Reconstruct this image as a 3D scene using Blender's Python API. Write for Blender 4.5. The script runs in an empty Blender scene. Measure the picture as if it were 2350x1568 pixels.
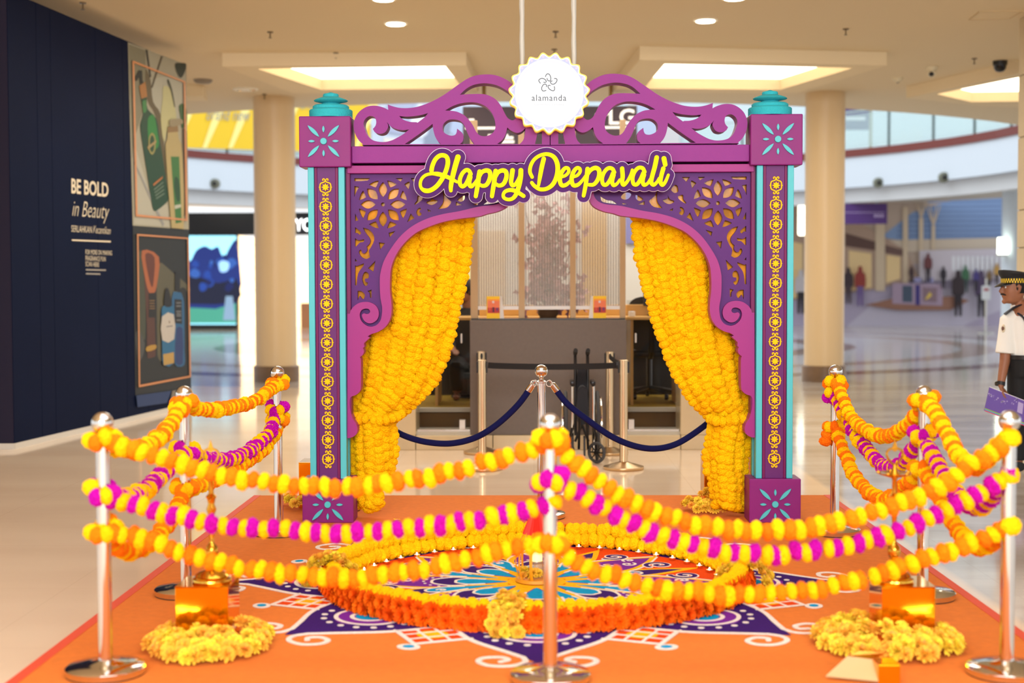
import bpy, bmesh, math, random
from mathutils import Vector, Matrix, Euler
from mathutils.geometry import tessellate_polygon
random.seed(7)
R = random.Random(11)
PI = math.pi
SC = bpy.context.scene
COL = SC.collection
# ------------------------------------------------------------------ camera
F = 3264.0
HC = 1.55
CAM_M = (Matrix.Rotation(math.radians(0.878), 3, 'Z') @ Matrix.Rotation(math.radians(90 - 2.298), 3, 'X')
         @ Matrix.Rotation(math.radians(-0.17), 3, 'Z'))
cd = bpy.data.cameras.new('camera')
cam = bpy.data.objects.new('camera', cd)
COL.objects.link(cam)
cd.sensor_width = 36.0
cd.lens = F / 2350.0 * 36.0
cam.matrix_world = Matrix.Translation((0, 0, HC)) @ CAM_M.to_4x4()
cd.clip_end = 300
cd.dof.use_dof = True
cd.dof.focus_distance = 9.1
cd.dof.aperture_fstop = 1.5
SC.camera = cam
# ------------------------------------------------------------------ world, lights, exposure
W = bpy.data.worlds.new('world')
SC.world = W
W.use_nodes = True
bg = W.node_tree.nodes['Background']
bg.inputs[0].default_value = (0.94, 0.97, 1.0, 1)
bg.inputs[1].default_value = 0.95


def area(name, loc, size, power, col, rot=(0, 0, 0), sy=None):
    l = bpy.data.lights.new(name, 'AREA')
    l.energy = power
    l.color = col
    l.shape = 'RECTANGLE'
    l.size = size
    l.size_y = sy or size
    o = bpy.data.objects.new(name, l)
    o.location = loc
    o.rotation_euler = rot
    COL.objects.link(o)
    return o


area('unseen_light_panel', (0.2, 4.6, 4.5), 5.0, 110, (0.95, 0.97, 1.0), sy=4.5)
area('unseen_light_panel', (0.2, -3.0, 4.0), 7.0, 960, (0.97, 0.98, 1.0), rot=(math.radians(56), 0, 0), sy=3)  # unseen tilted fill behind the camera, added for frontal light on the arch
area('hall_fill_panel', (0.0, 14.6, 4.5), 6.0, 240, (1.0, 0.94, 0.84), sy=4.5)  # added fill that brightens the booth's back wall
area('atrium_skylight', (0, 36.5, 15), 22, 1800, (0.86, 0.94, 1.0))
SC.view_settings.view_transform = 'Standard'
SC.view_settings.look = 'None'
SC.view_settings.gamma = 1.0
SC.view_settings.use_curve_mapping = False
SC.view_settings.exposure = 0.53
SC.cycles.use_denoising = True
SC.cycles.max_bounces = 7
SC.cycles.transparent_max_bounces = 16
SC.cycles.sample_clamp_indirect = 6.0


# ------------------------------------------------------------------ pixel rays on the photograph (2350 x 1568)
def ray(px, py):
    return CAM_M @ Vector(((px - 1175.0) / F, (784.0 - py) / F, -1.0))


def A(px, py, Y):                      # point on the upright plane at depth Y
    d = ray(px, py)
    t = Y / d.y
    return Vector((d.x * t, Y, HC + d.z * t))


def C(px, py, z=0.0):                  # point on the level plane at height z
    d = ray(px, py)
    t = (z - HC) / d.z
    return Vector((d.x * t, d.y * t, z))


def V(px, py, p, q):                   # point on the upright plane through two ground points
    n = Vector((-(q.y - p.y), q.x - p.x, 0))
    d = ray(px, py)
    t = (n.x * p.x + n.y * p.y) / (n.x * d.x + n.y * d.y)
    return Vector((d.x * t, d.y * t, HC + d.z * t))


# ------------------------------------------------------------------ materials
def lin(c):
    return tuple(((v / 255) / 12.92 if v / 255 <= 0.04045 else ((v / 255 + 0.055) / 1.055) ** 2.4) for v in c)


MATS = {}


def mat(name, rgb, rough=0.6, metal=0.0, var=0.0, vscale=8.0, bump=0.0, bscale=60.0, emit=0.0, alpha=1.0, spec=0.5,
        rnd=0.0, coat=0.0, aniso=None, translu=0.0, ergb=None):
    if name in MATS:
        return MATS[name]
    m = bpy.data.materials.new(name)
    m.use_nodes = True
    nt = m.node_tree
    b = nt.nodes['Principled BSDF']
    c = lin(rgb) + (1,)
    b.inputs['Base Color'].default_value = c
    b.inputs['Roughness'].default_value = rough
    b.inputs['Metallic'].default_value = metal
    b.inputs['Specular IOR Level'].default_value = spec
    b.inputs['Alpha'].default_value = alpha
    b.inputs['Coat Weight'].default_value = coat
    tc = nt.nodes.new('ShaderNodeTexCoord')
    if var > 0 or rnd > 0:
        hs = nt.nodes.new('ShaderNodeHueSaturation')
        hs.inputs['Color'].default_value = c
        if var > 0:
            nz = nt.nodes.new('ShaderNodeTexNoise')
            nz.inputs['Scale'].default_value = vscale
            nz.inputs['Detail'].default_value = 4
            nt.links.new(tc.outputs['Object'], nz.inputs['Vector'])
            mr = nt.nodes.new('ShaderNodeMapRange')
            mr.inputs[1].default_value = 0.3
            mr.inputs[2].default_value = 0.7
            mr.inputs[3].default_value = 1 - var
            mr.inputs[4].default_value = 1 + var * 0.6
            nt.links.new(nz.outputs['Fac'], mr.inputs[0])
            nt.links.new(mr.outputs[0], hs.inputs['Value'])
        if rnd > 0:
            oi = nt.nodes.new('ShaderNodeObjectInfo')
            m2 = nt.nodes.new('ShaderNodeMapRange')
            m2.inputs[3].default_value = 0.5 - rnd
            m2.inputs[4].default_value = 0.5 + rnd
            nt.links.new(oi.outputs['Random'], m2.inputs[0])
            nt.links.new(m2.outputs[0], hs.inputs['Hue'])
        nt.links.new(hs.outputs[0], b.inputs['Base Color'])
    if bump > 0:
        nb = nt.nodes.new('ShaderNodeTexNoise')
        nb.inputs['Scale'].default_value = bscale
        nb.inputs['Detail'].default_value = 3
        nt.links.new(tc.outputs['Object'], nb.inputs['Vector'])
        bp = nt.nodes.new('ShaderNodeBump')
        bp.inputs['Strength'].default_value = bump
        bp.inputs['Distance'].default_value = 0.01
        nt.links.new(nb.outputs['Fac'], bp.inputs['Height'])
        nt.links.new(bp.outputs[0], b.inputs['Normal'])
    if emit > 0:
        b.inputs['Emission Color'].default_value = (lin(ergb) + (1,)) if ergb else c
        b.inputs['Emission Strength'].default_value = emit
    if translu > 0:
        tr = nt.nodes.new('ShaderNodeBsdfTranslucent')
        src = b.inputs['Base Color'].links
        if src:
            nt.links.new(src[0].from_socket, tr.inputs[0])
        else:
            tr.inputs[0].default_value = c
        mx = nt.nodes.new('ShaderNodeMixShader')
        mx.inputs[0].default_value = translu
        out = nt.nodes['Material Output']
        nt.links.new(b.outputs[0], mx.inputs[1])
        nt.links.new(tr.outputs[0], mx.inputs[2])
        nt.links.new(mx.outputs[0], out.inputs[0])
    MATS[name] = m
    return m


def sheer(name, rgb, vis, rough=0.15, gloss=0.25):
    """clear pane: mostly see-through, the rest a tinted glossy skin"""
    if name in MATS:
        return MATS[name]
    m = bpy.data.materials.new(name)
    m.use_nodes = True
    nt = m.node_tree
    b = nt.nodes['Principled BSDF']
    b.inputs['Base Color'].default_value = lin(rgb) + (1,)
    b.inputs['Roughness'].default_value = rough
    b.inputs['Specular IOR Level'].default_value = gloss
    t = nt.nodes.new('ShaderNodeBsdfTransparent')
    mx = nt.nodes.new('ShaderNodeMixShader')
    mx.inputs[0].default_value = vis
    nt.links.new(t.outputs[0], mx.inputs[1])
    nt.links.new(b.outputs[0], mx.inputs[2])
    nt.links.new(mx.outputs[0], nt.nodes['Material Output'].inputs[0])
    MATS[name] = m
    return m


# ------------------------------------------------------------------ mesh building
ORG = {}


class MB:
    def __init__(s):
        s.v = []
        s.f = []

    def add(s, vs, fs):
        o = len(s.v)
        s.v += [tuple(p) for p in vs]
        s.f += [tuple(i + o for i in f) for f in fs]
        return s

    def box(s, x0, x1, y0, y1, z0, z1):
        return s.add([(x0, y0, z0), (x1, y0, z0), (x1, y1, z0), (x0, y1, z0), (x0, y0, z1), (x1, y0, z1), (x1, y1, z1), (x0, y1, z1)],
                     [(0, 3, 2, 1), (4, 5, 6, 7), (0, 1, 5, 4), (1, 2, 6, 5), (2, 3, 7, 6), (3, 0, 4, 7)])

    def bevbox(s, x0, x1, y0, y1, z0, z1, b=0.006):
        bm = bmesh.new()
        bmesh.ops.create_cube(bm, size=1)
        for v in bm.verts:
            v.co = Vector(((x0 + x1) / 2 + v.co.x * (x1 - x0), (y0 + y1) / 2 + v.co.y * (y1 - y0), (z0 + z1) / 2 + v.co.z * (z1 - z0)))
        bmesh.ops.bevel(bm, geom=bm.edges[:], offset=b, segments=2, affect='EDGES', profile=0.5)
        bm.verts.index_update()
        s.add([v.co[:] for v in bm.verts], [tuple(v.index for v in f.verts) for f in bm.faces])
        bm.free()
        return s

    def lathe(s, c, prof, n=24, axis='Z'):
        vs = []
        fs = []
        for r, h in prof:
            for k in range(n):
                a = 2 * PI * k / n
                if axis == 'Z':
                    vs.append((c[0] + r * math.cos(a), c[1] + r * math.sin(a), c[2] + h))
                elif axis == 'Y':
                    vs.append((c[0] + r * math.cos(a), c[1] + h, c[2] + r * math.sin(a)))
                else:
                    vs.append((c[0] + h, c[1] + r * math.cos(a), c[2] + r * math.sin(a)))
        for i in range(len(prof) - 1):
            for k in range(n):
                k2 = (k + 1) % n
                fs.append((i * n + k, i * n + k2, (i + 1) * n + k2, (i + 1) * n + k))
        fs.append(tuple(reversed(range(n))))
        fs.append(tuple((len(prof) - 1) * n + k for k in range(n)))
        return s.add(vs, fs)

    def tube(s, pts, rad, n=8, flat=None, closed=False):
        """round tube along pts; rad a number, a list, or a list of (a, b) half-axes with flat the first axis' direction"""
        P = [Vector(p) for p in pts]
        m = len(P)
        vs = []
        up = None
        for i in range(m):
            if closed:
                t = P[(i + 1) % m] - P[i - 1]
            else:
                t = P[min(i + 1, m - 1)] - P[max(i - 1, 0)]
            t.normalize()
            if flat is not None:
                u = Vector(flat)
                u = (u - t * u.dot(t)).normalized()
            elif up is None:
                ref = Vector((0, 0, 1)) if abs(t.z) < 0.9 else Vector((1, 0, 0))
                u = (ref - t * ref.dot(t)).normalized()
            else:
                u = (up - t * up.dot(t)).normalized()
            up = u
            w = t.cross(u)
            r = rad[i] if isinstance(rad, (list, tuple)) else rad
            ra, rb = r if isinstance(r, (list, tuple)) else (r, r)
            for k in range(n):
                a = 2 * PI * k / n
                vs.append(P[i] + u * (ra * math.cos(a)) + w * (rb * math.sin(a)))
        fs = []
        for i in range(m if closed else m - 1):
            j = (i + 1) % m
            for k in range(n):
                k2 = (k + 1) % n
                fs.append((i * n + k, i * n + k2, j * n + k2, j * n + k))
        if not closed:
            fs.append(tuple(reversed(range(n))))
            fs.append(tuple((m - 1) * n + k for k in range(n)))
        return s.add(vs, fs)

    def sphere(s, c, r, nu=16, nv=10, sc=(1, 1, 1)):
        prof = []
        vs = [(c[0], c[1], c[2] - r * sc[2])]
        for j in range(1, nv):
            t = -PI / 2 + PI * j / nv
            for k in range(nu):
                a = 2 * PI * k / nu
                vs.append((c[0] + r * sc[0] * math.cos(t) * math.cos(a), c[1] + r * sc[1] * math.cos(t) * math.sin(a), c[2] + r * sc[2] * math.sin(t)))
        vs.append((c[0], c[1], c[2] + r * sc[2]))
        fs = []
        for k in range(nu):
            fs.append((0, 1 + (k + 1) % nu, 1 + k))
            fs.append((len(vs) - 1, 1 + (nv - 2) * nu + k, 1 + (nv - 2) * nu + (k + 1) % nu))
        for j in range(nv - 2):
            for k in range(nu):
                a, b = 1 + j * nu + k, 1 + j * nu + (k + 1) % nu
                fs.append((a, b, b + nu, a + nu))
        return s.add(vs, fs)

    def prism(s, loops, fn, off):
        """loops: outline then holes (2-D); fn maps (x, y) to a point; extruded by vector off"""
        flat = [p for l in loops for p in l]
        tri = tessellate_polygon([[Vector((p[0], p[1], 0)) for p in l] for l in loops])
        top = [Vector(fn(*p)) for p in flat]
        off = Vector(off)
        n = len(flat)
        vs = top + [p + off for p in top]
        fs = []
        for t in tri:
            fs.append(t)
            fs.append(tuple(n + i for i in reversed(t)))
        o = 0
        for l in loops:
            m = len(l)
            for k in range(m):
                a, b = o + k, o + (k + 1) % m
                fs.append((a, b, n + b, n + a))
            o += m
        s.add(vs, fs)
        return s

    def ribbon(s, pts, wid, fn, off, caps=True):
        """flat stroke: 2-D centre line pts, half widths wid, mapped by fn and extruded by off"""
        m = len(pts)
        L = []
        Rr = []
        for i in range(m):
            dx = pts[min(i + 1, m - 1)][0] - pts[max(i - 1, 0)][0]
            dy = pts[min(i + 1, m - 1)][1] - pts[max(i - 1, 0)][1]
            d = math.hypot(dx, dy) or 1
            w = wid[i] if isinstance(wid, (list, tuple)) else wid
            L.append((pts[i][0] - dy / d * w, pts[i][1] + dx / d * w))
            Rr.append((pts[i][0] + dy / d * w, pts[i][1] - dx / d * w))
        off = Vector(off)
        a = [Vector(fn(*p)) for p in L]
        b = [Vector(fn(*p)) for p in Rr]
        vs = a + b + [p + off for p in a] + [p + off for p in b]
        fs = []
        for i in range(m - 1):
            fs += [(i, m + i, m + i + 1, i + 1), (2 * m + i, 2 * m + i + 1, 3 * m + i + 1, 3 * m + i),
                   (i, i + 1, 2 * m + i + 1, 2 * m + i), (m + i, 3 * m + i, 3 * m + i + 1, m + i + 1)]
        fs += [(0, 2 * m, 3 * m, m), (m - 1, 2 * m - 1, 4 * m - 1, 3 * m - 1)]
        s.add(vs, fs)
        if caps:
            for e in (0, m - 1):
                w = wid[e] if isinstance(wid, (list, tuple)) else wid
                s.prism([[(pts[e][0] + w * math.cos(2 * PI * k / 16), pts[e][1] + w * math.sin(2 * PI * k / 16)) for k in range(16)]],
                        lambda x, y: Vector(fn(x, y)) + off * 0.012, off)
        return s

    def mirror(s, xc):
        o = MB()
        o.v = [(2 * xc - x, y, z) for x, y, z in s.v]
        o.f = [tuple(reversed(f)) for f in s.f]
        return o

    def move(s, d):
        s.v = [(x + d[0], y + d[1], z + d[2]) for x, y, z in s.v]
        return s

    def rotz(s, a, c=(0, 0, 0)):
        ca, sa = math.cos(a), math.sin(a)
        s.v = [(c[0] + (x - c[0]) * ca - (y - c[1]) * sa, c[1] + (x - c[0]) * sa + (y - c[1]) * ca, z) for x, y, z in s.v]
        return s

    def mesh(s, name, m, smooth=False, org=(0, 0, 0)):
        me = bpy.data.meshes.new(name)
        me.from_pydata([(x - org[0], y - org[1], z - org[2]) for x, y, z in s.v], [], s.f)
        bm = bmesh.new()
        bm.from_mesh(me)
        bmesh.ops.recalc_face_normals(bm, faces=bm.faces)
        bm.to_mesh(me)
        bm.free()
        if m:
            me.materials.append(m)
        if smooth:
            me.polygons.foreach_set('use_smooth', [True] * len(me.polygons))
            me.set_sharp_from_angle(angle=math.radians(40))
        return me

    def build(s, name, m, parent=None, smooth=False):
        org = ORG.get(parent.name, Vector()) if parent else Vector()
        o = bpy.data.objects.new(name, s.mesh(name, m, smooth, org))
        COL.objects.link(o)
        if parent:
            o.parent = parent
            ORG[o.name] = org
        return o


def tag(o, label, cat, group=None, kind=None):
    if label:
        o['label'] = label
    if cat:
        o['category'] = cat
    if group:
        o['group'] = group
    if kind:
        o['kind'] = kind
    return o


def thing(name, label, cat, loc=(0, 0, 0), group=None):
    o = bpy.data.objects.new(name, None)
    COL.objects.link(o)
    o.location = loc
    o.empty_display_size = 0.1
    ORG[o.name] = Vector(loc)
    return tag(o, label, cat, group)


def struct(mb, name, m, parent=None, smooth=False):
    o = mb.build(name, m, parent, smooth)
    if not parent:
        o['kind'] = 'structure'
    return o


def put(me, name, parent, loc, rot=None, sc=1.0):
    """another object sharing mesh me, at world point loc"""
    o = bpy.data.objects.new(name, me)
    COL.objects.link(o)
    if parent:
        o.parent = parent
        o.location = Vector(loc) - ORG.get(parent.name, Vector())
    else:
        o.location = loc
    if rot is not None:
        o.rotation_euler = rot
    o.scale = sc if isinstance(sc, (tuple, list)) else (sc, sc, sc)
    return o


def curve(pts, closed=False, sub=6):
    """smooth line through pts; a third value 1 marks a corner"""
    n = len(pts)
    P = [(p[0], p[1]) for p in pts]
    K = [len(p) > 2 for p in pts]
    out = []
    for i in range(n if closed else n - 1):
        j = (i + 1) % n

        def tan(k, other):
            if K[k] or (not closed and k in (0, n - 1)):
                return None
            return ((P[(k + 1) % n][0] - P[k - 1][0]) / 2, (P[(k + 1) % n][1] - P[k - 1][1]) / 2)
        d = (P[j][0] - P[i][0], P[j][1] - P[i][1])
        a = tan(i, j) or d
        b = tan(j, i) or d
        ln = math.hypot(*d)
        for q in ('a', 'b'):
            v = a if q == 'a' else b
            l = math.hypot(*v)
            if l > 1.3 * ln and l > 0:
                v = (v[0] * 1.3 * ln / l, v[1] * 1.3 * ln / l)
            if q == 'a':
                a = v
            else:
                b = v
        for s in range(sub):
            t = s / sub
            h1, h2, h3, h4 = 2 * t**3 - 3 * t**2 + 1, t**3 - 2 * t**2 + t, -2 * t**3 + 3 * t**2, t**3 - t**2
            out.append((h1 * P[i][0] + h2 * a[0] + h3 * P[j][0] + h4 * b[0], h1 * P[i][1] + h2 * a[1] + h3 * P[j][1] + h4 * b[1]))
    if not closed:
        out.append(P[-1])
    return out


def scl(pts, k, ox, oy):
    return [(ox + p[0] * k, oy + p[1] * k) + tuple(p[2:]) for p in pts]


def resample(pts, step):
    """points at even spacing along a 3-D line, with directions"""
    P = [Vector(p) for p in pts]
    out = []
    acc = 0.0
    nxt = 0.0
    for i in range(len(P) - 1):
        d = P[i + 1] - P[i]
        l = d.length
        while nxt <= acc + l and l > 0:
            out.append((P[i] + d * ((nxt - acc) / l), d.normalized()))
            nxt += step
        acc += l
    return out


def words(txt, w, h, name, m, parent, fn, shear=0.0, thin=0.0, depth=None, space=1.0):
    """lettering as a mesh; fn maps (u, v) in 0..1 (v up) to a point"""
    cu = bpy.data.curves.new('letters', 'FONT')
    cu.body = txt
    cu.shear = shear
    cu.offset = thin
    cu.space_character = space
    cu.resolution_u = 3
    to = bpy.data.objects.new('letters', cu)
    COL.objects.link(to)
    bpy.context.view_layer.update()
    me = bpy.data.meshes.new_from_object(to.evaluated_get(bpy.context.evaluated_depsgraph_get()))
    bpy.data.objects.remove(to)
    bpy.data.curves.remove(cu)
    xs = [v.co.x for v in me.vertices]
    ys = [v.co.y for v in me.vertices]
    x0, x1, y0, y1 = min(xs), max(xs), min(ys), max(ys)
    org = ORG.get(parent.name, Vector()) if parent else Vector()
    for v in me.vertices:
        v.co = Vector(fn((v.co.x - x0) / (x1 - x0), (v.co.y - y0) / (y1 - y0))) - org
    me.materials.clear()
    me.materials.append(m)
    me.name = name
    o = bpy.data.objects.new(name, me)
    COL.objects.link(o)
    if parent:
        o.parent = parent
        ORG[o.name] = org
    return o


def quadmap(q, fn):
    """(u, v) to a point inside pixel quad q = bottom-left, bottom-right, top-right, top-left"""
    def g(u, v):
        x = (q[0][0] * (1 - u) + q[1][0] * u) * (1 - v) + (q[3][0] * (1 - u) + q[2][0] * u) * v
        y = (q[0][1] * (1 - u) + q[1][1] * u) * (1 - v) + (q[3][1] * (1 - u) + q[2][1] * u) * v
        return fn(x, y)
    return g


def blob(strokes, grow, step=1.0):
    """outlines (2-D loops) of the union of round-nibbed strokes [(pts, half widths)], outer loop sizes first"""
    import numpy as np
    allp = np.array([p[:2] for pts, w in strokes for p in pts])
    mw = max(max(w) for pts, w in strokes) + grow + 3 * step
    x0, y0 = allp.min(0) - mw
    x1, y1 = allp.max(0) + mw
    gx = np.arange(x0, x1 + step, step)
    gy = np.arange(y0, y1 + step, step)
    X, Y = np.meshgrid(gx, gy)
    fld = np.full(X.shape, 1e9)
    for pts, w in strokes:
        for i in range(len(pts) - 1):
            ax, ay = pts[i][:2]
            bx_, by_ = pts[i + 1][:2]
            r = max(w[i], w[i + 1]) + grow + 3 * step
            i0, i1 = np.searchsorted(gx, [min(ax, bx_) - r, max(ax, bx_) + r])
            j0, j1 = np.searchsorted(gy, [min(ay, by_) - r, max(ay, by_) + r])
            xs, ys = X[j0:j1, i0:i1], Y[j0:j1, i0:i1]
            dx, dy = bx_ - ax, by_ - ay
            t = np.clip(((xs - ax) * dx + (ys - ay) * dy) / (dx * dx + dy * dy + 1e-12), 0, 1)
            d = np.hypot(xs - ax - t * dx, ys - ay - t * dy) - (w[i] + (w[i + 1] - w[i]) * t) - grow
            fld[j0:j1, i0:i1] = np.minimum(fld[j0:j1, i0:i1], d)
    fld[np.abs(fld) < 1e-6] = 1e-6
    ins = fld < 0
    nxt = {}
    H, Wd = fld.shape
    code = ins[:-1, :-1] * 1 + ins[:-1, 1:] * 2 + ins[1:, 1:] * 4 + ins[1:, :-1] * 8
    js, is_ = np.nonzero((code > 0) & (code < 15))

    def ep(e, i, j):
        (a, b) = {0: ((i, j), (i + 1, j)), 1: ((i + 1, j), (i + 1, j + 1)), 2: ((i, j + 1), (i + 1, j + 1)), 3: ((i, j), (i, j + 1))}[e]
        return (a, b)
    T = {1: [(3, 0)], 2: [(0, 1)], 3: [(3, 1)], 4: [(1, 2)], 5: [(3, 0), (1, 2)], 6: [(0, 2)], 7: [(3, 2)], 8: [(2, 3)], 9: [(2, 0)], 10: [(0, 1), (2, 3)], 11: [(2, 1)], 12: [(1, 3)], 13: [(1, 0)], 14: [(0, 3)]}
    for j, i in zip(js.tolist(), is_.tolist()):
        for a, b in T[int(code[j, i])]:
            nxt[ep(a, i, j)] = ep(b, i, j)

    def pos(k):
        (i, j), (p, q) = k
        u = fld[j, i] / (fld[j, i] - fld[q, p])
        return (float(gx[i] + (gx[p] - gx[i]) * u), float(gy[j] + (gy[q] - gy[j]) * u))
    loops = []
    while nxt:
        k0, k = nxt.popitem()
        lp = [k0, k]
        while k in nxt:
            k = nxt.pop(k)
            lp.append(k)
        P = [pos(q) for q in lp[:-1]] if lp[0] == lp[-1] else [pos(q) for q in lp]
        if len(P) > 8:
            area_ = sum(P[q][0] * P[q - 1][1] - P[q - 1][0] * P[q][1] for q in range(len(P)))
            out = [P[0]]
            for q in range(1, len(P) - 1):           # drop points on nearly straight runs
                a, b, c = out[-1], P[q], P[q + 1]
                cr = abs((b[0] - a[0]) * (c[1] - a[1]) - (b[1] - a[1]) * (c[0] - a[0]))
                if cr > 0.05 * step * step or math.hypot(b[0] - a[0], b[1] - a[1]) > 6 * step:
                    out.append(b)
            out.append(P[-1])
            loops.append((area_, out))
    loops.sort(key=lambda q: -abs(q[0]))
    return loops


def blob_prism(mb, strokes, grow, fn, off, step=1.0, holes=True):
    L = blob(strokes, grow, step)
    if not L:
        return mb
    sg = L[0][0] > 0

    def inside(p, poly):
        c = False
        for q in range(len(poly)):
            (xa, ya), (xb, yb) = poly[q], poly[q - 1]
            if (ya > p[1]) != (yb > p[1]) and p[0] < (xb - xa) * (p[1] - ya) / (yb - ya) + xa:
                c = not c
        return c
    outs = [l for a, l in L if (a > 0) == sg]
    hol = [l for a, l in L if (a > 0) != sg] if holes else []
    for o in outs:
        mb.prism([o] + [h for h in hol if inside(h[0], o)], fn, off)
    return mb


ORD = 'first second third fourth fifth sixth seventh eighth ninth tenth eleventh twelfth thirteenth fourteenth fifteenth sixteenth seventeenth eighteenth'.split()
# ================================================================== the setting
ATX, ATY, ATR = 0.0, 36.5, 13.0        # the round atrium behind the hall
CEIL = 4.55


def floor_mat():
    m = bpy.data.materials.new('polished stone floor')
    m.use_nodes = True
    nt = m.node_tree
    N, L = nt.nodes, nt.links
    b = N['Principled BSDF']
    geo = N.new('ShaderNodeNewGeometry')
    sep = N.new('ShaderNodeSeparateXYZ')
    L.new(geo.outputs['Position'], sep.inputs[0])
    sub = N.new('ShaderNodeVectorMath')
    sub.operation = 'SUBTRACT'
    sub.inputs[1].default_value = (ATX, ATY, 0)
    L.new(geo.outputs['Position'], sub.inputs[0])
    ln = N.new('ShaderNodeVectorMath')
    ln.operation = 'LENGTH'
    L.new(sub.outputs[0], ln.inputs[0])
    mr = N.new('ShaderNodeMapRange')
    mr.inputs[1].default_value = 0
    mr.inputs[2].default_value = 20
    L.new(ln.outputs['Value'], mr.inputs[0])
    ramp = N.new('ShaderNodeValToRGB')
    ramp.color_ramp.interpolation = 'CONSTANT'
    stops = [(0, (196, 196, 198)), (0.12, (120, 94, 82)), (0.2, (190, 190, 194)), (0.34, (132, 108, 96)), (0.40, (186, 184, 186)),
             (0.52, (160, 142, 130)), (0.56, (190, 188, 188)), (0.63, (118, 92, 80)), (0.67, (190, 184, 178)), (0.80, (182, 164, 146))]
    e = ramp.color_ramp.elements
    while len(e) < len(stops):
        e.new(0.5)
    for el, (p, c) in zip(e, stops):
        el.position = p
        el.color = lin(c) + (1,)
    L.new(mr.outputs[0], ramp.inputs[0])
    # hall stone: warm beige, paler on the right-hand side walk
    nz = N.new('ShaderNodeTexNoise')
    nz.inputs['Scale'].default_value = 1.3
    nz.inputs['Detail'].default_value = 6
    mp = N.new('ShaderNodeMapping')
    mp.inputs['Scale'].default_value = (0.35, 1.2, 1)
    L.new(geo.outputs['Position'], mp.inputs[0])
    L.new(mp.outputs[0], nz.inputs['Vector'])
    r2 = N.new('ShaderNodeValToRGB')
    r2.color_ramp.elements[0].position = 0.35
    r2.color_ramp.elements[1].position = 0.65
    r2.color_ramp.elements[0].color = lin((236, 212, 184)) + (1,)
    r2.color_ramp.elements[1].color = lin((244, 222, 194)) + (1,)
    L.new(nz.outputs['Fac'], r2.inputs[0])
    r3 = N.new('ShaderNodeValToRGB')
    r3.color_ramp.elements[0].position = 0.3
    r3.color_ramp.elements[1].position = 0.62
    r3.color_ramp.elements[0].color = lin((172, 160, 148)) + (1,)
    r3.color_ramp.elements[1].color = lin((212, 206, 198)) + (1,)
    L.new(nz.outputs['Fac'], r3.inputs[0])
    gx = N.new('ShaderNodeMapRange')
    gx.inputs[1].default_value = 2.2
    gx.inputs[2].default_value = 2.25
    L.new(sep.outputs['X'], gx.inputs[0])
    m1 = N.new('ShaderNodeMix')
    m1.data_type = 'RGBA'
    L.new(gx.outputs[0], m1.inputs[0])
    L.new(r2.outputs[0], m1.inputs[6])
    L.new(r3.outputs[0], m1.inputs[7])
    ga = N.new('ShaderNodeMapRange')
    ga.inputs[1].default_value = 15.6
    ga.inputs[2].default_value = 15.55
    ga.inputs[3].default_value = 0
    ga.inputs[4].default_value = 1
    L.new(ln.outputs['Value'], ga.inputs[0])
    m2 = N.new('ShaderNodeMix')
    m2.data_type = 'RGBA'
    L.new(ga.outputs[0], m2.inputs[0])
    L.new(m1.outputs[2], m2.inputs[6])
    L.new(ramp.outputs[0], m2.inputs[7])
    # fine joints of the large stone tiles
    br = N.new('ShaderNodeTexBrick')
    br.offset = 0
    br.inputs['Scale'].default_value = 1.0
    br.inputs['Brick Width'].default_value = 1.2
    br.inputs['Row Height'].default_value = 1.2
    br.inputs['Mortar Size'].default_value = 0.004
    br.inputs['Color1'].default_value = (1, 1, 1, 1)
    br.inputs['Color2'].default_value = (1, 1, 1, 1)
    br.inputs['Mortar'].default_value = (0.94, 0.93, 0.92, 1)
    L.new(geo.outputs['Position'], br.inputs['Vector'])
    m3 = N.new('ShaderNodeMix')
    m3.data_type = 'RGBA'
    m3.blend_type = 'MULTIPLY'
    m3.inputs[0].default_value = 1
    L.new(m2.outputs[2], m3.inputs[6])
    L.new(br.outputs['Color'], m3.inputs[7])
    L.new(m3.outputs[2], b.inputs['Base Color'])
    b.inputs['Roughness'].default_value = 0.1
    b.inputs['Specular IOR Level'].default_value = 0.55
    return m


struct(MB().box(-45, 45, -12, 75, -0.2, 0.0), 'floor', floor_mat())

cream = mat('cream ceiling paint', (224, 204, 168), 0.9)
cream2 = mat('cream bulkhead paint', (232, 212, 174), 0.85)
arc = [(ATX + ATR * math.sin(a), ATY - ATR * math.cos(a)) for a in [PI / 2 - PI * k / 48 for k in range(49)]]
struct(MB().prism([[(-22, -4), (22, -4), (22, ATY)] + arc + [(-22, ATY)]], lambda x, y: (x, y, CEIL), (0, 0, 1.05)), 'ceiling', cream)

# light wells: dropped bulkheads with a glowing coffer
glow = mat('lit cove', (255, 236, 200), emit=3.6, ergb=(255, 240, 212))


def bulkhead(q, hole, zb=4.38, top=0.165, em=glow):
    root = bpy.data.objects.new('ceiling_bulkhead', None)
    COL.objects.link(root)
    root['kind'] = 'structure'
    fn = lambda x, y: C(x, y, zb)
    ring = MB().prism([q, hole], fn, (0, 0, CEIL - zb))
    struct(ring, 'bulkhead_frame', cream2, root)
    if hole:
        h = [fn(*p) for p in hole]
        c = sum(h, Vector()) / len(h)
        side = MB()
        for i in range(len(h)):
            a, b = h[i], h[(i + 1) % len(h)]
            side.add([a, b, b + Vector((0, 0, top)), a + Vector((0, 0, top))], [(0, 1, 2, 3)])
        struct(side, 'cove_side', cream2, root)
        pts = [p + Vector((0, 0, top - 0.01)) for p in h]
        struct(MB().add(pts, [tuple(range(len(pts)))]), 'cove_light', em, root)
    return root


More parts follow.
